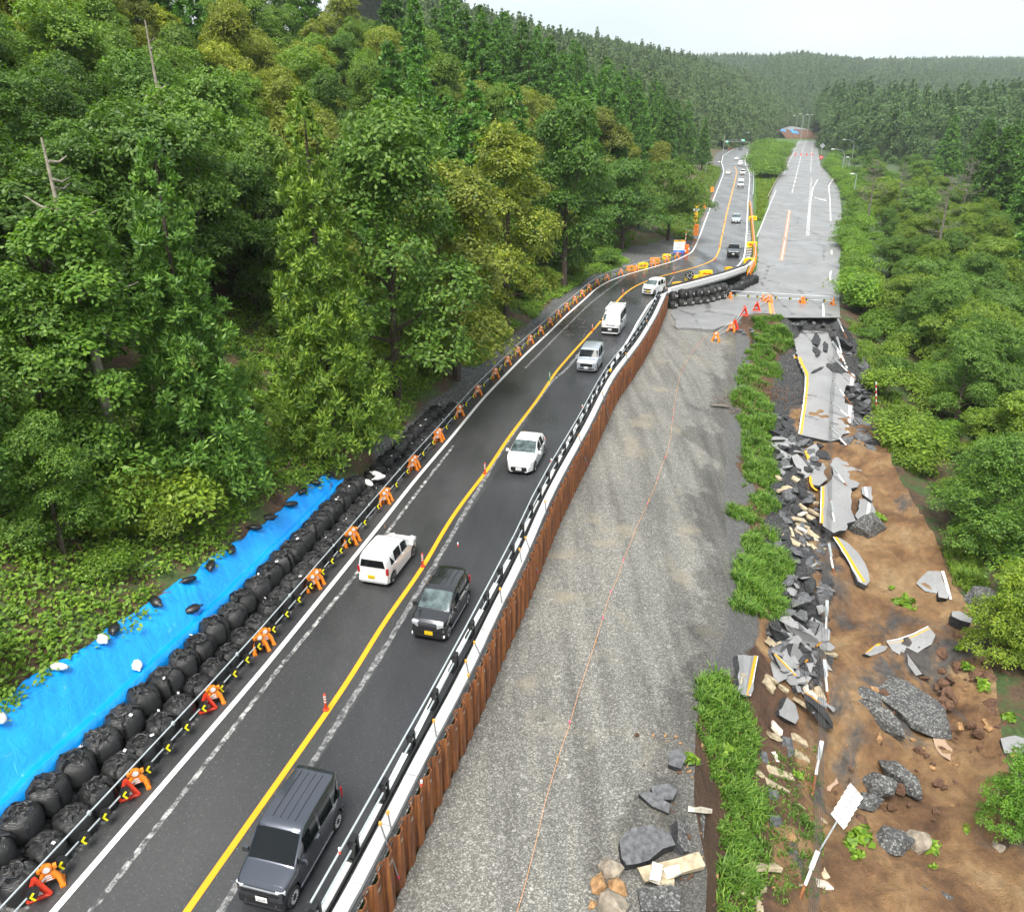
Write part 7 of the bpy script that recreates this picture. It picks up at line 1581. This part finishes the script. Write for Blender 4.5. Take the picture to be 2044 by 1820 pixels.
# right margin of the slide: dark slabs
for k, (pts, an) in enumerate([([(1490, 500), (1590, 520), (1660, 580), (1640, 600), (1560, 560)], [(1500, 505, .4), (1650, 580, .3), (1560, 555, .3)]), ([(1680, 690), (1740, 650), (1790, 740), (1770, 790), (1700, 740)], [(1690, 690, .4), (1780, 740, .4), (1710, 740, .3)]),
    ([(1720, 1180), (1800, 1180), (1810, 1250), (1730, 1240)], [(1725, 1185, .5), (1800, 1190, .4), (1740, 1240, .4)]), ([(1730, 1260), (1800, 1270), (1815, 1360), (1740, 1340)], [(1735, 1265, .5), (1800, 1275, .4), (1745, 1335, .4)]), ([(1750, 1380), (1830, 1390), (1900, 1550), (1830, 1500)], [(1755, 1385, .5), (1830, 1400, .4), (1850, 1510, .3)])]):
    slab(W5, pts, an, "dark cracked slab at the slide's right margin, " + ['highest one', 'second from the top', 'beside the orange-ended posts', 'between the posts and the long grass', 'lowest one by the soil scar'][k], .3, mats=[M['asphalt_chunk'], M['asphalt_broken']])
# thick lumps of road base
def hull_mesh(seed, flat=.6, n=16, mat='asphalt_chunk', name='chunk', jit=.25):
    r = random.Random(seed); bm = bmesh.new()
    for _ in range(n):
        v = Vector((r.gauss(0, 1), r.gauss(0, 1), r.gauss(0, 1))).normalized(); bm.verts.new((v.x * r.uniform(1 - jit, 1), v.y * r.uniform(1 - jit, 1) * .75, v.z * flat))
    g_ = bmesh.ops.convex_hull(bm, input=bm.verts); bmesh.ops.delete(bm, geom=[e for e in g_['geom_interior'] if isinstance(e, bmesh.types.BMVert)], context='VERTS')
    me = bpy.data.meshes.new(name); bm.to_mesh(me); bm.free(); me.materials.append(M[mat]); return me
LUMP = [hull_mesh(s, .55, 26, 'asphalt_broken', 'lump') for s in range(4)]
def lump(cv_, x, y, sx, sy, h, rz, label, mat=None, name='road_base_lump', cat='rubble'):
    p = gpt(*cv_(x, y), 0); t = thing(name, label, cat, (p.x, p.y, p.z + h * .15), rz, scale=(sx, sy / .75, h / .55)); o = link('lump', LUMP[rr.randrange(4)], t)
    if mat: o.material_slots[0].link = 'OBJECT'; o.material_slots[0].material = M[mat]
    return t
for k, (x, y, sx, sy, h, rz, m, lab) in enumerate([(1325, 330, 1.9, .8, .8, -1.0, 'gravel_dark', 'large dark lump of road base left of the grey tongue'), (1280, 240, 1.0, .6, .6, -.8, 'gravel_dark', 'dark lump above the largest road base lump'), (1470, 250, 3.2, 1.7, .55, -1.15, 'gravel_dark', 'long grey tongue of road base on the bare soil'), (1345, 660, .9, .7, .6, 0, 'gravel_dark', 'round dark lump above the louvred board'), (1445, 620, 1.4, .5, .6, -1.1, 'gravel_dark', 'tall dark shard right of the louvred board'),
    (1280, 740, .9, .6, .4, .3, 'gravel_dark', 'dark lump touching the louvred board'), (1570, 1190, .8, .5, .5, -.8, 'gravel_dark', 'dark lump at the bottom of the soil slope, left one'), (1665, 1205, .8, .45, .4, -.5, 'gravel_dark', 'dark lump at the bottom of the soil slope, right one'), (1390, 930, 1.2, .9, .5, .2, 'gravel_dark', 'low grey mound right of the louvred board pole'), (1525, 930, .7, .6, .55, .3, 'boulder_grey', 'brown-grey boulder on the lower soil slope'), (1915, 985, .6, .5, .5, 0, 'boulder_grey', 'small grey boulder beside the slab at the picture edge')]):
    lump(Z3, x, y, sx, sy, h, rz, lab, m)
lump(ZB, 840, 770, 1.5, 1.2, 1.2, 0, 'domed lump of road base under the middle slab', 'gravel_dark'); lump(ZD, 830, 110, 1.4, 1.0, 1.1, 0, 'dark lump of road base against the yellow-green maple', 'gravel_dark')
for k, (x, y, s, lab) in enumerate([(905, 915, .36, 'round tan boulder between the grass and the cable posts'), (940, 840, .20, 'small pale stone above the round tan boulder'), (790, 1003, .18, 'small brown stone in the lower grass'), (1260, 1185, .22, 'reddish stone right of the fallen post'), (1330, 1160, .35, 'brown stone on the soil right of the fallen post'), (835, 1150, .15, 'little brown stone beside the lowest block')]):
    lump(Z3, x, y, s, s * .85, s * .95, k, lab, 'boulder', 'boulder', 'rock')
for k, (x, y, s, m, lab) in enumerate([(195, 500, .47, 'boulder_grey', 'largest grey-brown boulder on the gravel edge'), (95, 620, .40, 'boulder', 'orange boulder at the left of the boulder group'), (250, 655, .38, 'boulder', 'lobed brown boulder at the front of the group'), (38, 785, .18, 'boulder', 'small round boulder at the bottom picture edge'), (215, 805, .65, 'boulder_grey', 'flat grey boulder cut by the bottom picture edge')]):
    lump(ZF, x, y, s, s * .85, s * .9, k * 1.3, lab, m, 'boulder', 'rock')
slab(ZF, [(270, 230), (330, 160), (400, 120), (560, 100), (700, 170), (745, 270), (640, 300), (520, 400), (420, 430), (330, 440), (290, 380)], [(320, 180, .42), (690, 190, .38), (340, 430, .30)], 'thick dark asphalt lump on the gravel edge beside the boulders', .5, mats=[M['asphalt_chunk'], M['asphalt_broken']], amp=.06)
slab(ZF, [(420, 640), (560, 620), (700, 600), (790, 640), (780, 830), (460, 830)], [(440, 650, .25), (760, 640, .2), (480, 820, .2)], 'dark slab with white paint specks at the bottom of the shelf', .35, mats=[M['gravel_dark'], M['asphalt_broken']], amp=.06)
slab(ZF, [(760, 60), (860, 0), (1000, 10), (990, 120), (950, 300), (830, 330), (760, 250)], [(800, 60, .15), (980, 30, .15), (840, 310, .1)], 'gravelly overhang of road base at the brink of the shelf', .4, mats=[M['gravel_dark'], M['asphalt_broken']], amp=.08)
slab(Z3, [(245, 655), (330, 640), (375, 670), (350, 720), (260, 715)], [(260, 660, .4), (365, 670, .35), (270, 710, .3)], 'dark asphalt block topmost of the shelf rubble', .35, mats=[M['asphalt_chunk'], M['asphalt_broken']], amp=.05)
slab(Z3, [(185, 690), (240, 680), (340, 740), (330, 785), (250, 750)], [(200, 690, .3), (335, 745, .25), (260, 750, .2)], 'second dark asphalt block under the topmost one', .3, mats=[M['asphalt_chunk'], M['asphalt_broken']], amp=.05)
slab(Z3, [(330, 490), (380, 470), (420, 510), (390, 570), (330, 550)], [(340, 495, .35), (410, 510, .3), (345, 550, .25)], 'dark asphalt block in the brown patch of the shelf', .3, mats=[M['asphalt_chunk'], M['asphalt_broken']], amp=.05)
# concrete kerb blocks
def block(cv_, x0, y0, x1, y1, w, label, mat='concrete_old', dz=.10, h=.16, tilt=0):
    a, b = gpt(*cv_(x0, y0), dz), gpt(*cv_(x1, y1), dz); d = b - a; t = thing('concrete_block', label, 'block', (a + b) / 2); r = random.Random(int(x0 * 3 + y0)); L_ = d.length
    Mx = frame(d) @ Matrix.Rotation(r.uniform(-.35, .35) + tilt, 4, 'Y'); mb = MB(); n = 4; e = .02
    prof = [(-w / 2, -h / 2), (w / 2, -h / 2), (w / 2, h / 2 - .03), (w / 2 - .03, h / 2), (-w / 2 + .03, h / 2), (-w / 2, h / 2 - .03)]; vs = []
    for k in range(n): vs += [(px + r.uniform(-e, e), -L_ / 2 + L_ * k / (n - 1) + (r.uniform(-.05, .05) if k in (0, n - 1) else 0), pz + r.uniform(-e, e)) for px, pz in prof]
    q = len(prof); fs = [(k * q + i, k * q + (i + 1) % q, (k + 1) * q + (i + 1) % q, (k + 1) * q + i) for k in range(n - 1) for i in range(q)] + [tuple(range(q))[::-1], tuple(range((n - 1) * q, n * q))]
    mb.add(vs, fs, 0, Mx); mb.build('block', M[mat], t); return t
block(ZF, 450, 530, 960, 400, .46, 'long tan kerb block across the brink of the shelf', dz=.25); block(ZF, 590, 445, 565, 585, .34, 'pale upright block leaning on the long tan block', 'concrete_pale', .38); block(ZF, 660, 520, 775, 480, .30, 'cream triangular block on the long tan block', 'concrete_pale', .36); block(ZF, 590, 570, 730, 570, .30, 'short tan block in front of the long tan block', dz=.2)
block(Z3, 440, 765, 525, 770, .25, 'pinkish block at the brink above the long tan block', 'concrete_pale', .2)
BL_ = [(ZB, 165, 815, 340, 915, .42), (ZB, 215, 750, 240, 825, .4), (ZB, 260, 760, 330, 815, .3), (ZB, 280, 740, 360, 780, .3), (ZB, 365, 770, 460, 840, .4), (ZB, 285, 715, 380, 745, .3), (ZB, 255, 670, 350, 690, .35), (ZB, 365, 650, 430, 680, .4), (ZB, 300, 550, 370, 600, .25), (ZB, 380, 590, 480, 650, .25), (ZB, 310, 640, 355, 620, .3), (ZB, 115, 440, 225, 410, .45), (ZB, 245, 330, 300, 360, .4), (ZB, 360, 450, 430, 480, .2), (ZB, 420, 540, 470, 545, .2), (ZB, 340, 860, 385, 900, .3), (ZB, 390, 880, 450, 940, .3), (ZB, 430, 850, 500, 860, .3), (ZB, 440, 870, 520, 930, .22), (ZB, 190, 460, 225, 465, .25), (ZB, 120, 320, 150, 350, .3),
    (ZC, 245, 215, 375, 340, .42), (ZC, 330, 245, 405, 345, .42), (ZC, 490, 500, 560, 560, .45), (ZC, 545, 590, 650, 730, .55), (ZC, 640, 620, 700, 740, .5), (ZC, 665, 330, 810, 345, .35), (ZC, 230, 550, 300, 645, .45), (ZC, 240, 520, 320, 575, .2), (ZC, 345, 605, 410, 650, .2), (ZC, 480, 715, 555, 765, .4), (ZC, 285, 920, 360, 1000, .4), (ZC, 15, 510, 50, 520, .2), (ZC, 12, 590, 30, 545, .2),
    (ZE, 170, 245, 300, 290, .40), (ZE, 155, 305, 270, 360, .40), (ZE, 285, 390, 370, 460, .35), (ZE, 80, 780, 220, 785, .45), (ZE, 430, 865, 525, 900, .40), (ZE, 330, 880, 355, 885, .30), (ZE, 465, 800, 495, 850, .28), (ZE, 320, 150, 390, 195, .35), (ZE, 175, 50, 235, 75, .35), (ZE, 205, 355, 270, 415, .25), (ZE, 95, 250, 140, 280, .25), (ZE, 195, 155, 215, 205, .25), (ZE, 310, 60, 380, 105, .35), (ZE, 5, 860, 25, 945, .28), (ZE, 90, 955, 120, 1000, .28), (ZE, 105, 915, 150, 905, .2), (ZE, 100, 1010, 130, 1030, .35), (ZE, 460, 520, 490, 545, .2)]
where = {id(ZB): 'in the heap left of the middle slab', id(ZC): 'among the slabs of the lower tumble', id(ZE): 'scattered on the weedy slope below the tumble'}
for k, (cv_, a, b, c, d, w) in enumerate(BL_): t = block(cv_, a, b, c, d, w, 'tan concrete kerb block ' + where[id(cv_)], 'concrete_pale' if k % 7 == 3 else 'concrete_old', .18); t['group'] = 'kerb blocks ' + where[id(cv_)]
for k, (x, y, s_) in enumerate([(120, 410, 1), (78, 470, .8)]): slab(ZE, [(x - 42 * s_, y - 5), (x + 40 * s_, y - 25), (x + 42 * s_, y + 5), (x - 38 * s_, y + 25)], [(x - 40, y, .25), (x + 38, y - 15, .25), (x - 30, y + 15, .15)], ['short kerb piece with four orange blocks in the grass', 'broken orange painted corner beside the kerb piece'][k], .25, [([(x - 42 * s_, y + 6), (x + 40 * s_, y - 16), (x + 40 * s_, y + 3), (x - 40 * s_, y + 24)], OR_)], amp=.02)
for k, (x, y, w, h) in enumerate([(280, 120, 45, 60), (205, 420, 45, 70), (330, 370, 40, 45), (215, 540, 45, 50), (315, 725, 35, 35), (150, 185, 25, 45)]): slab(ZE, [(x - w * .7, y - h), (x + w * .5, y - h * .8), (x + w, y + h * .6), (x, y + h), (x - w * .8, y + h * .2)], [(x - w * .5, y - h * .7, .3), (x + w * .6, y, .25), (x - w * .2, y + h * .6, .12)], 'dark slab fragment on the weedy slope, ' + ['upright one beside the top post', 'long one beside the orange kerb', 'pointed one right of the kerb', 'pair piece above the tan boulder', 'small square one near the lowest post', 'leaning one at the grass edge'][k], .2, mats=[M['asphalt_chunk'], M['asphalt_broken']], step=.3, amp=.05)
# loose fragments that fill the heaps
CH = [hull_mesh(20 + s, .38, 12, 'asphalt_chunk') for s in range(5)] + [hull_mesh(30 + s, .4, 12, 'asphalt_broken') for s in range(4)]
CL_ = [hull_mesh(40 + s, .7, 14, 'clod', 'clod') for s in range(3)]; PB = [hull_mesh(50 + s, .7, 12, 'boulder', 'stone') for s in range(3)]
def fragments(cv_, poly, n, s0, s1, label, group, meshes, name, cat, part, dz=.05):
    xs, ys_ = [p[0] for p in poly], [p[1] for p in poly]; k = 0; g_ = 0
    while k < n and g_ < n * 20:
        g_ += 1; x, y = rr.uniform(min(xs), max(xs)), rr.uniform(min(ys_), max(ys_))
        if not inpoly(np.array([x]), np.array([y]), poly)[0]: continue
        p = gpt(*cv_(x, y), dz * rr.random()); s_ = s0 + (s1 - s0) * rr.random() ** 2; t = thing(name, label, cat, p, 0, group, rot=(rr.uniform(-.6, .6), rr.uniform(-.6, .6), rr.uniform(0, 6.28)), scale=s_); link(part, rr.choice(meshes), t); k += 1
fragments(W5, [(1040, 1120), (1160, 1180), (1230, 1320), (1400, 1380), (1420, 1560), (1300, 1640), (1100, 1640), (1060, 1480), (1010, 1300)], 62, .35, 1.15, 'jagged dark road fragment left of the slabs', 'dark fragments left of the slabs', CH, 'road_fragment', 'rubble', 'chunk', .3)
fragments(W5, [(1590, 920), (1760, 900), (1790, 1150), (1830, 1380), (1700, 1480), (1560, 1400), (1660, 1250), (1670, 1080)], 52, .35, 1.2, 'jagged dark road fragment right of the largest slab', 'dark fragments right of the slabs', CH, 'road_fragment', 'rubble', 'chunk', .3)
fragments(ZB, [(100, 380), (350, 400), (480, 520), (500, 720), (560, 850), (420, 1000), (200, 1000), (110, 900), (150, 600)], 54, .3, .85, 'black road fragment between the kerb blocks', 'fragments between the kerb blocks', CH, 'road_fragment', 'rubble', 'chunk', .2)
fragments(ZC, [(430, 0), (760, 20), (770, 160), (640, 330), (760, 480), (700, 700), (460, 560), (280, 330), (250, 150)], 55, .3, .9, 'black road fragment wedged in the lower tumble', 'fragments of the lower tumble', CH, 'road_fragment', 'rubble', 'chunk', .2)
SP = [hull_mesh(60 + s, .16, 13, 'asphalt_slab', 'slab_piece', .35) for s in range(5)]
fragments(ZC, [(400, 60), (740, 60), (770, 300), (800, 640), (760, 880), (640, 820), (500, 660), (330, 520), (290, 330), (330, 180)], 40, .45, 1.15, 'tilted grey road slab piece in the lower tumble', 'slab pieces of the lower tumble', SP, 'slab_piece', 'rubble', 'chunk', .45)
fragments(ZB, [(60, 0), (330, 40), (470, 200), (420, 420), (300, 400), (130, 330), (90, 120)], 24, .45, 1.2, 'tilted grey road slab piece above the kerb blocks', 'slab pieces above the kerb blocks', SP + CH[:2], 'slab_piece', 'rubble', 'chunk', .4)
fragments(ZB, [(100, 880), (440, 960), (560, 1010), (540, 1450), (400, 1480), (200, 1300), (150, 1050)], 40, .4, 1.1, 'grey and black road piece between the kerb blocks and the tumble', 'road pieces above the lower tumble', SP + CH, 'slab_piece', 'rubble', 'chunk', .35)
fragments(W5, [(1600, 560), (1700, 600), (1790, 760), (1800, 1100), (1740, 1100), (1700, 900), (1620, 700)], 26, .4, 1.1, 'cracked road piece on the right margin of the slide', 'road pieces on the right margin', SP + CH, 'slab_piece', 'rubble', 'chunk', .25)
fragments(W5, [(700, 440), (830, 440), (910, 540), (860, 560), (740, 500)], 14, .2, .5, 'dark fragment in the pile below the red fence', 'fragments below the red fence', CH, 'road_fragment', 'rubble', 'chunk', .2)
fragments(W5, [(1110, 380), (1480, 390), (1520, 440), (1200, 430)], 14, .3, .8, 'dark fragment fallen from the broken road edge', 'fragments under the broken edge', CH, 'road_fragment', 'rubble', 'chunk', .2)
fragments(Z3, [(1150, 0), (2040, 250), (2040, 820), (1900, 1250), (1100, 1250), (1100, 350)], 130, .10, .48, 'brown clod lying on the bare soil', 'clods on the bare soil', CL_ + CL_ + PB, 'clod', 'clod', 'lump', .04)
fragments(Z3, [(520, 1240), (760, 380), (1050, 400), (1100, 1240)], 60, .06, .18, 'small brown stone on the weedy slope', 'stones on the weedy slope', CL_ + PB, 'stone', 'stone', 'lump', .03)
fragments(Z3, [(150, 380), (460, 360), (540, 600), (520, 1000), (330, 1240), (200, 1000), (150, 650)], 46, .05, .16, 'small stone on the gravel shelf', 'stones on the gravel shelf', CL_ + PB + CH[:3], 'stone', 'stone', 'lump', .03)
fragments(ZD, [(480, 100), (1000, 500), (1000, 950), (560, 900), (520, 500)], 60, .12, .55, 'brown clod on the right-hand soil scar', 'clods on the soil scar', CL_, 'clod', 'clod', 'lump', .05)
# fallen guard-cable posts and cables
def guard_post(cv_, x0, y0, x1, y1, label, L_=1.9):
    b = gpt(*cv_(x1, y1), .05); best = None
    for dz in np.linspace(.1, 2.2, 60):
        p = Vector(G(*cv_(x0, y0), b.z + dz)); e = abs((p - b).length - L_)
        if best is None or e < best[0]: best = (e, p)
    a = best[1]; d = a - b; t = thing('guard_post', label, 'post', b, 0, None); MB().cyl((0, 0, 0), d * .38, .062, None, 8).build('rusty_foot', M['rust_plain'], t); MB().cyl(d * .38, d, .06, None, 8).build('shaft', M['white_plain'], t)
    Mx = Matrix.Translation(d * .84) @ frame(d); MB().box((0, 0, .07), (.17, d.length * .34, .05), 0, Mx).build('cable_bracket', M['lamp_grey'], t); MB().cyl(d, d * 1.03, .065, None, 8).build('cap', M['rust_plain'], t); return a
PO = [(W5, 1535, 360, 1610, 525, 'white guard post highest on the right bank'), (W5, 1525, 510, 1595, 715, 'white guard post second on the right bank'), (W5, 1490, 545, 1600, 760, 'bent white guard post beside the long broken rail'), (W5, 1505, 680, 1680, 850, 'leaning guard post over the notch of the largest slab'), (W5, 1500, 870, 1645, 1060, 'leaning guard post above the middle of the largest slab'), (W5, 1488, 1045, 1695, 1222, 'leaning guard post at the lower part of the largest slab'), (W5, 1480, 1258, 1680, 1472, 'leaning guard post at the foot of the largest slab'),
    (Z4, 822, 88, 962, 277, 'leaning guard post at the head of the middle slab'), (Z4, 822, 318, 865, 540, 'guard post with bracket at the foot of the middle slab'), (Z4, 808, 588, 857, 838, 'rusty-footed guard post left of the curved sliver'), (Z4, 800, 948, 790, 1245, 'guard post beside the upper slabs of the tumble'), (ZC, 715, 390, 760, 812, 'guard post in front of the half-buried pale slab'), (ZE, 468, 88, 415, 388, 'broken guard post on the weedy slope'), (ZE, 448, 700, 330, 1000, 'lowest guard post carrying the louvred board')]
tops = [guard_post(*p) for p in PO]; ct = thing('guard_cable', 'bundle of steel guard cables sagging along the fallen posts', 'cable', (0, 0, 0))
P_ = [tops[0]] + [tops[1]] + tops[4:] + [gpt(1622, 1850, .3)]
for k in range(5):
    for a, b in zip(P_[:-1], P_[1:]):
        off = Vector((.07 * (k - 2), 0, .05 - .10 * k)); MB().tube([a + off, a.lerp(b, .5) + off * 1.4 - Vector((0, 0, .12)), b + off], .012, 3).build('cable', M['cable'], ct)
# white louvred snow-delineator board
a = gpt(*ZE(452, 700), .9); b = None
for dz in np.linspace(0, 4, 80):
    p = Vector(G(*ZE(640, 385), a.z + dz)); e = abs((p - a).length - 3.4)
    if b is None or e < b[0]: b = (e, p)
b = b[1]; d = b - a; t = thing('louvred_board', 'white louvred board on a slanting grey pole above the soil', 'board', a); MB().cyl(-d.normalized() * .3, d * 1.06, .035, None, 8).build('pole', M['lamp_grey'], t)
Mx = Matrix.Translation(d * .52) @ frame(d, Vector((0, -1, .8)))
for k in range(6):
    for sx in (-1, 1):
        o = MB().box((0, 0, 0), (.34, .24, .03), 0, Mx @ Matrix.Translation((sx * .19, .08 + k * d.length * .54 / 5.5, .06)) @ Matrix.Rotation(R(24), 4, 'X')).build('slat', M['white_plain'], t)
# long broken white rail, striped pole, log and root tangle
p0, p1 = gpt(*W5(1490, 545), .5), gpt(*W5(1610, 760), .5); t = thing('broken_rail', 'long white broken rail lying beside the bent posts', 'rail', p0); MB().tube([(0, 0, 0), (p1 - p0) * .5 + Vector((.1, 0, .1)), p1 - p0], .09, 6).build('rail', M['white_plain'], t)
p0 = gpt(*W5(1850, 1060), .0); t = thing('striped_post', 'red and white striped pole in the grass of the right bank', 'post', p0, rot=(0, -.18, 0))
for k in range(8): MB().cyl((0, 0, k * .26), (0, 0, k * .26 + .26), .05, None, 8).build('band', M['white_plain' if k % 2 else 'sign_red'], t)
p0, p1 = gpt(*W5(497, 1065), .12), gpt(*W5(650, 1080), .15); t = thing('log', 'grey weathered log on the gravel slope', 'log', p0); MB().tube([(0, 0, 0), (p1 - p0) * .5 + Vector((0, 0, .06)), p1 - p0], [.10, .12, .09], 8).build('log', M['twig_grey'], t)
def tangle(cv_, x, y, n, spread, label):
    p = gpt(*cv_(x, y), 0); t = thing('root_tangle', label, 'roots', p); mb = MB()
    for k in range(n):
        a = Vector((rr.gauss(0, spread), rr.gauss(0, spread * .8), 0)); d_ = Vector((rr.uniform(-1, 1), rr.uniform(-1, 1), rr.uniform(-.1, .4))) * rr.uniform(.5, 1.8); z = float(H0(p.x + a.x, p.y + a.y)[0]) - p.z + rr.uniform(.05, .5); a.z = z
        mb.tube([a, a + d_ * .5 + Vector((rr.uniform(-.3, .3), rr.uniform(-.3, .3), .15)), a + d_], [.035, .028, .012], 4)
    mb.build('roots', M['dead_root'], t)['kind'] = 'stuff'
tangle(W5, 980, 980, 60, 1.3, 'brown tangle of torn roots beside the upper slabs'); tangle(W5, 720, 1110, 25, .8, 'torn roots at the left of the grass hump'); tangle(W5, 1030, 620, 14, .6, 'few torn roots below the bright upper grass')
# gravelly bare spoil on the left bank: cut branches
for (u, v, n, s_, lab) in [(1200 - 80, 690 - 30, 50, 2.2, 'heap of cut branches on the bank left of the bend'), (590, 925, 26, 1.6, 'cut branches on the bare brown scar by the tarpaulin'), (200, 1150, 26, 1.6, 'dry brushwood under the grey-green bush')]:
    x, y, z = hit(u, v); t = thing('branch_heap', lab, 'branches', (x, y, z)); mb = MB()
    for k in range(n):
        ax, ay = rr.gauss(0, s_), rr.gauss(0, s_); az = H(x + ax, y + ay) - z + rr.uniform(.02, .35); d_ = Vector((rr.uniform(-1, 1), rr.uniform(-1, 1), rr.uniform(-.2, .3))) * rr.uniform(.5, 1.5); mb.tube([(ax, ay, az), (ax + d_.x * .5, ay + d_.y * .5, az + d_.z * .5 + .08), (ax + d_.x, ay + d_.y, az + d_.z)], [.03, .025, .01], 4)
    mb.build('branches', M['dead_root' if n < 40 else 'twig_grey'], t)['kind'] = 'stuff'
x, y, z = hit(738, 845); t = thing('fallen_stick', 'pale broken stick leaning on the bank above the slumped bags', 'branch', (x, y, z)); MB().tube([(0, 0, 0), (.15, .1, 1.1), (.5, .2, 2.4)], [.08, .06, .03], 6).build('stick', M['bark_pale'], t)
# puddles and seedlings
for k, (x, y, pts, lab) in enumerate([(1655, 480, [(1605, 425), (1660, 430), (1700, 480), (1690, 540), (1640, 510)], 0), (1115, 645, [(1085, 650), (1140, 610), (1150, 640), (1110, 675)], 0)]):
    P = [gpt(*Z3(*p), 0) for p in pts]; zc = min(p.z for p in P) + .12 + float(np.mean([rough(p.x, p.y) for p in P])); P = jag([Vector((p.x, p.y, zc)) for p in P], .08, .3, rr); mb = MB(); P = P if sum(P[i].x * P[(i + 1) % len(P)].y - P[(i + 1) % len(P)].x * P[i].y for i in range(len(P))) > 0 else P[::-1]
    mb.add(P, [tuple(range(len(P)))]); tag(mb.build('puddle', M['water_mud']), kind='structure')
SEED = quadmesh('leaves', shrub_crown(99, .35, .4, 60, .26), M['leaf_shrub'])
for k, (cv_, x, y) in enumerate([(Z3, 1250, 935), (Z3, 1600, 960), (Z3, 1610, 1060), (Z3, 1235, 1000), (Z3, 1190, 950), (Z3, 1670, 1090), (Z3, 1965, 340), (Z3, 1765, 870), (Z3, 1430, 1100), (Z3, 945, 610), (Z3, 590, 500), (Z3, 435, 545), (ZD, 340, 130), (ZD, 270, 125), (ZD, 345, 60), (ZD, 430, 160), (ZD, 260, 10), (ZD, 735, 525), (ZD, 1005, 850), (ZD, 700, 400), (ZD, 845, 640), (ZB, 940, 650), (ZB, 960, 690)]):
    p = gpt(*cv_(x, y), .02); t = thing('seedling', 'small bright green plant sprouting on the bare soil', 'plant', p, k, 'seedlings on the slide', scale=rr.uniform(.7, 1.5) * (1.5 if k in (0, 12) else 1)); o = link('leaves', SEED, t); o.color = (1.3, 1.35, .9, 1)
p = gpt(*Z3(590, 490), .05); 
# ------------------------------------------------------------------ lettering becomes plain mesh
bpy.context.view_layer.update(); dg = bpy.context.evaluated_depsgraph_get()
for o in [o for o in SC.objects if o.type == 'FONT']:
    me = bpy.data.meshes.new_from_object(o.evaluated_get(dg)); n_ = link(o.name.split('.')[0], me, o.parent); n_.location, n_.rotation_euler = o.location.copy(), o.rotation_euler.copy(); n_.matrix_parent_inverse = o.matrix_parent_inverse.copy(); bpy.data.objects.remove(o)
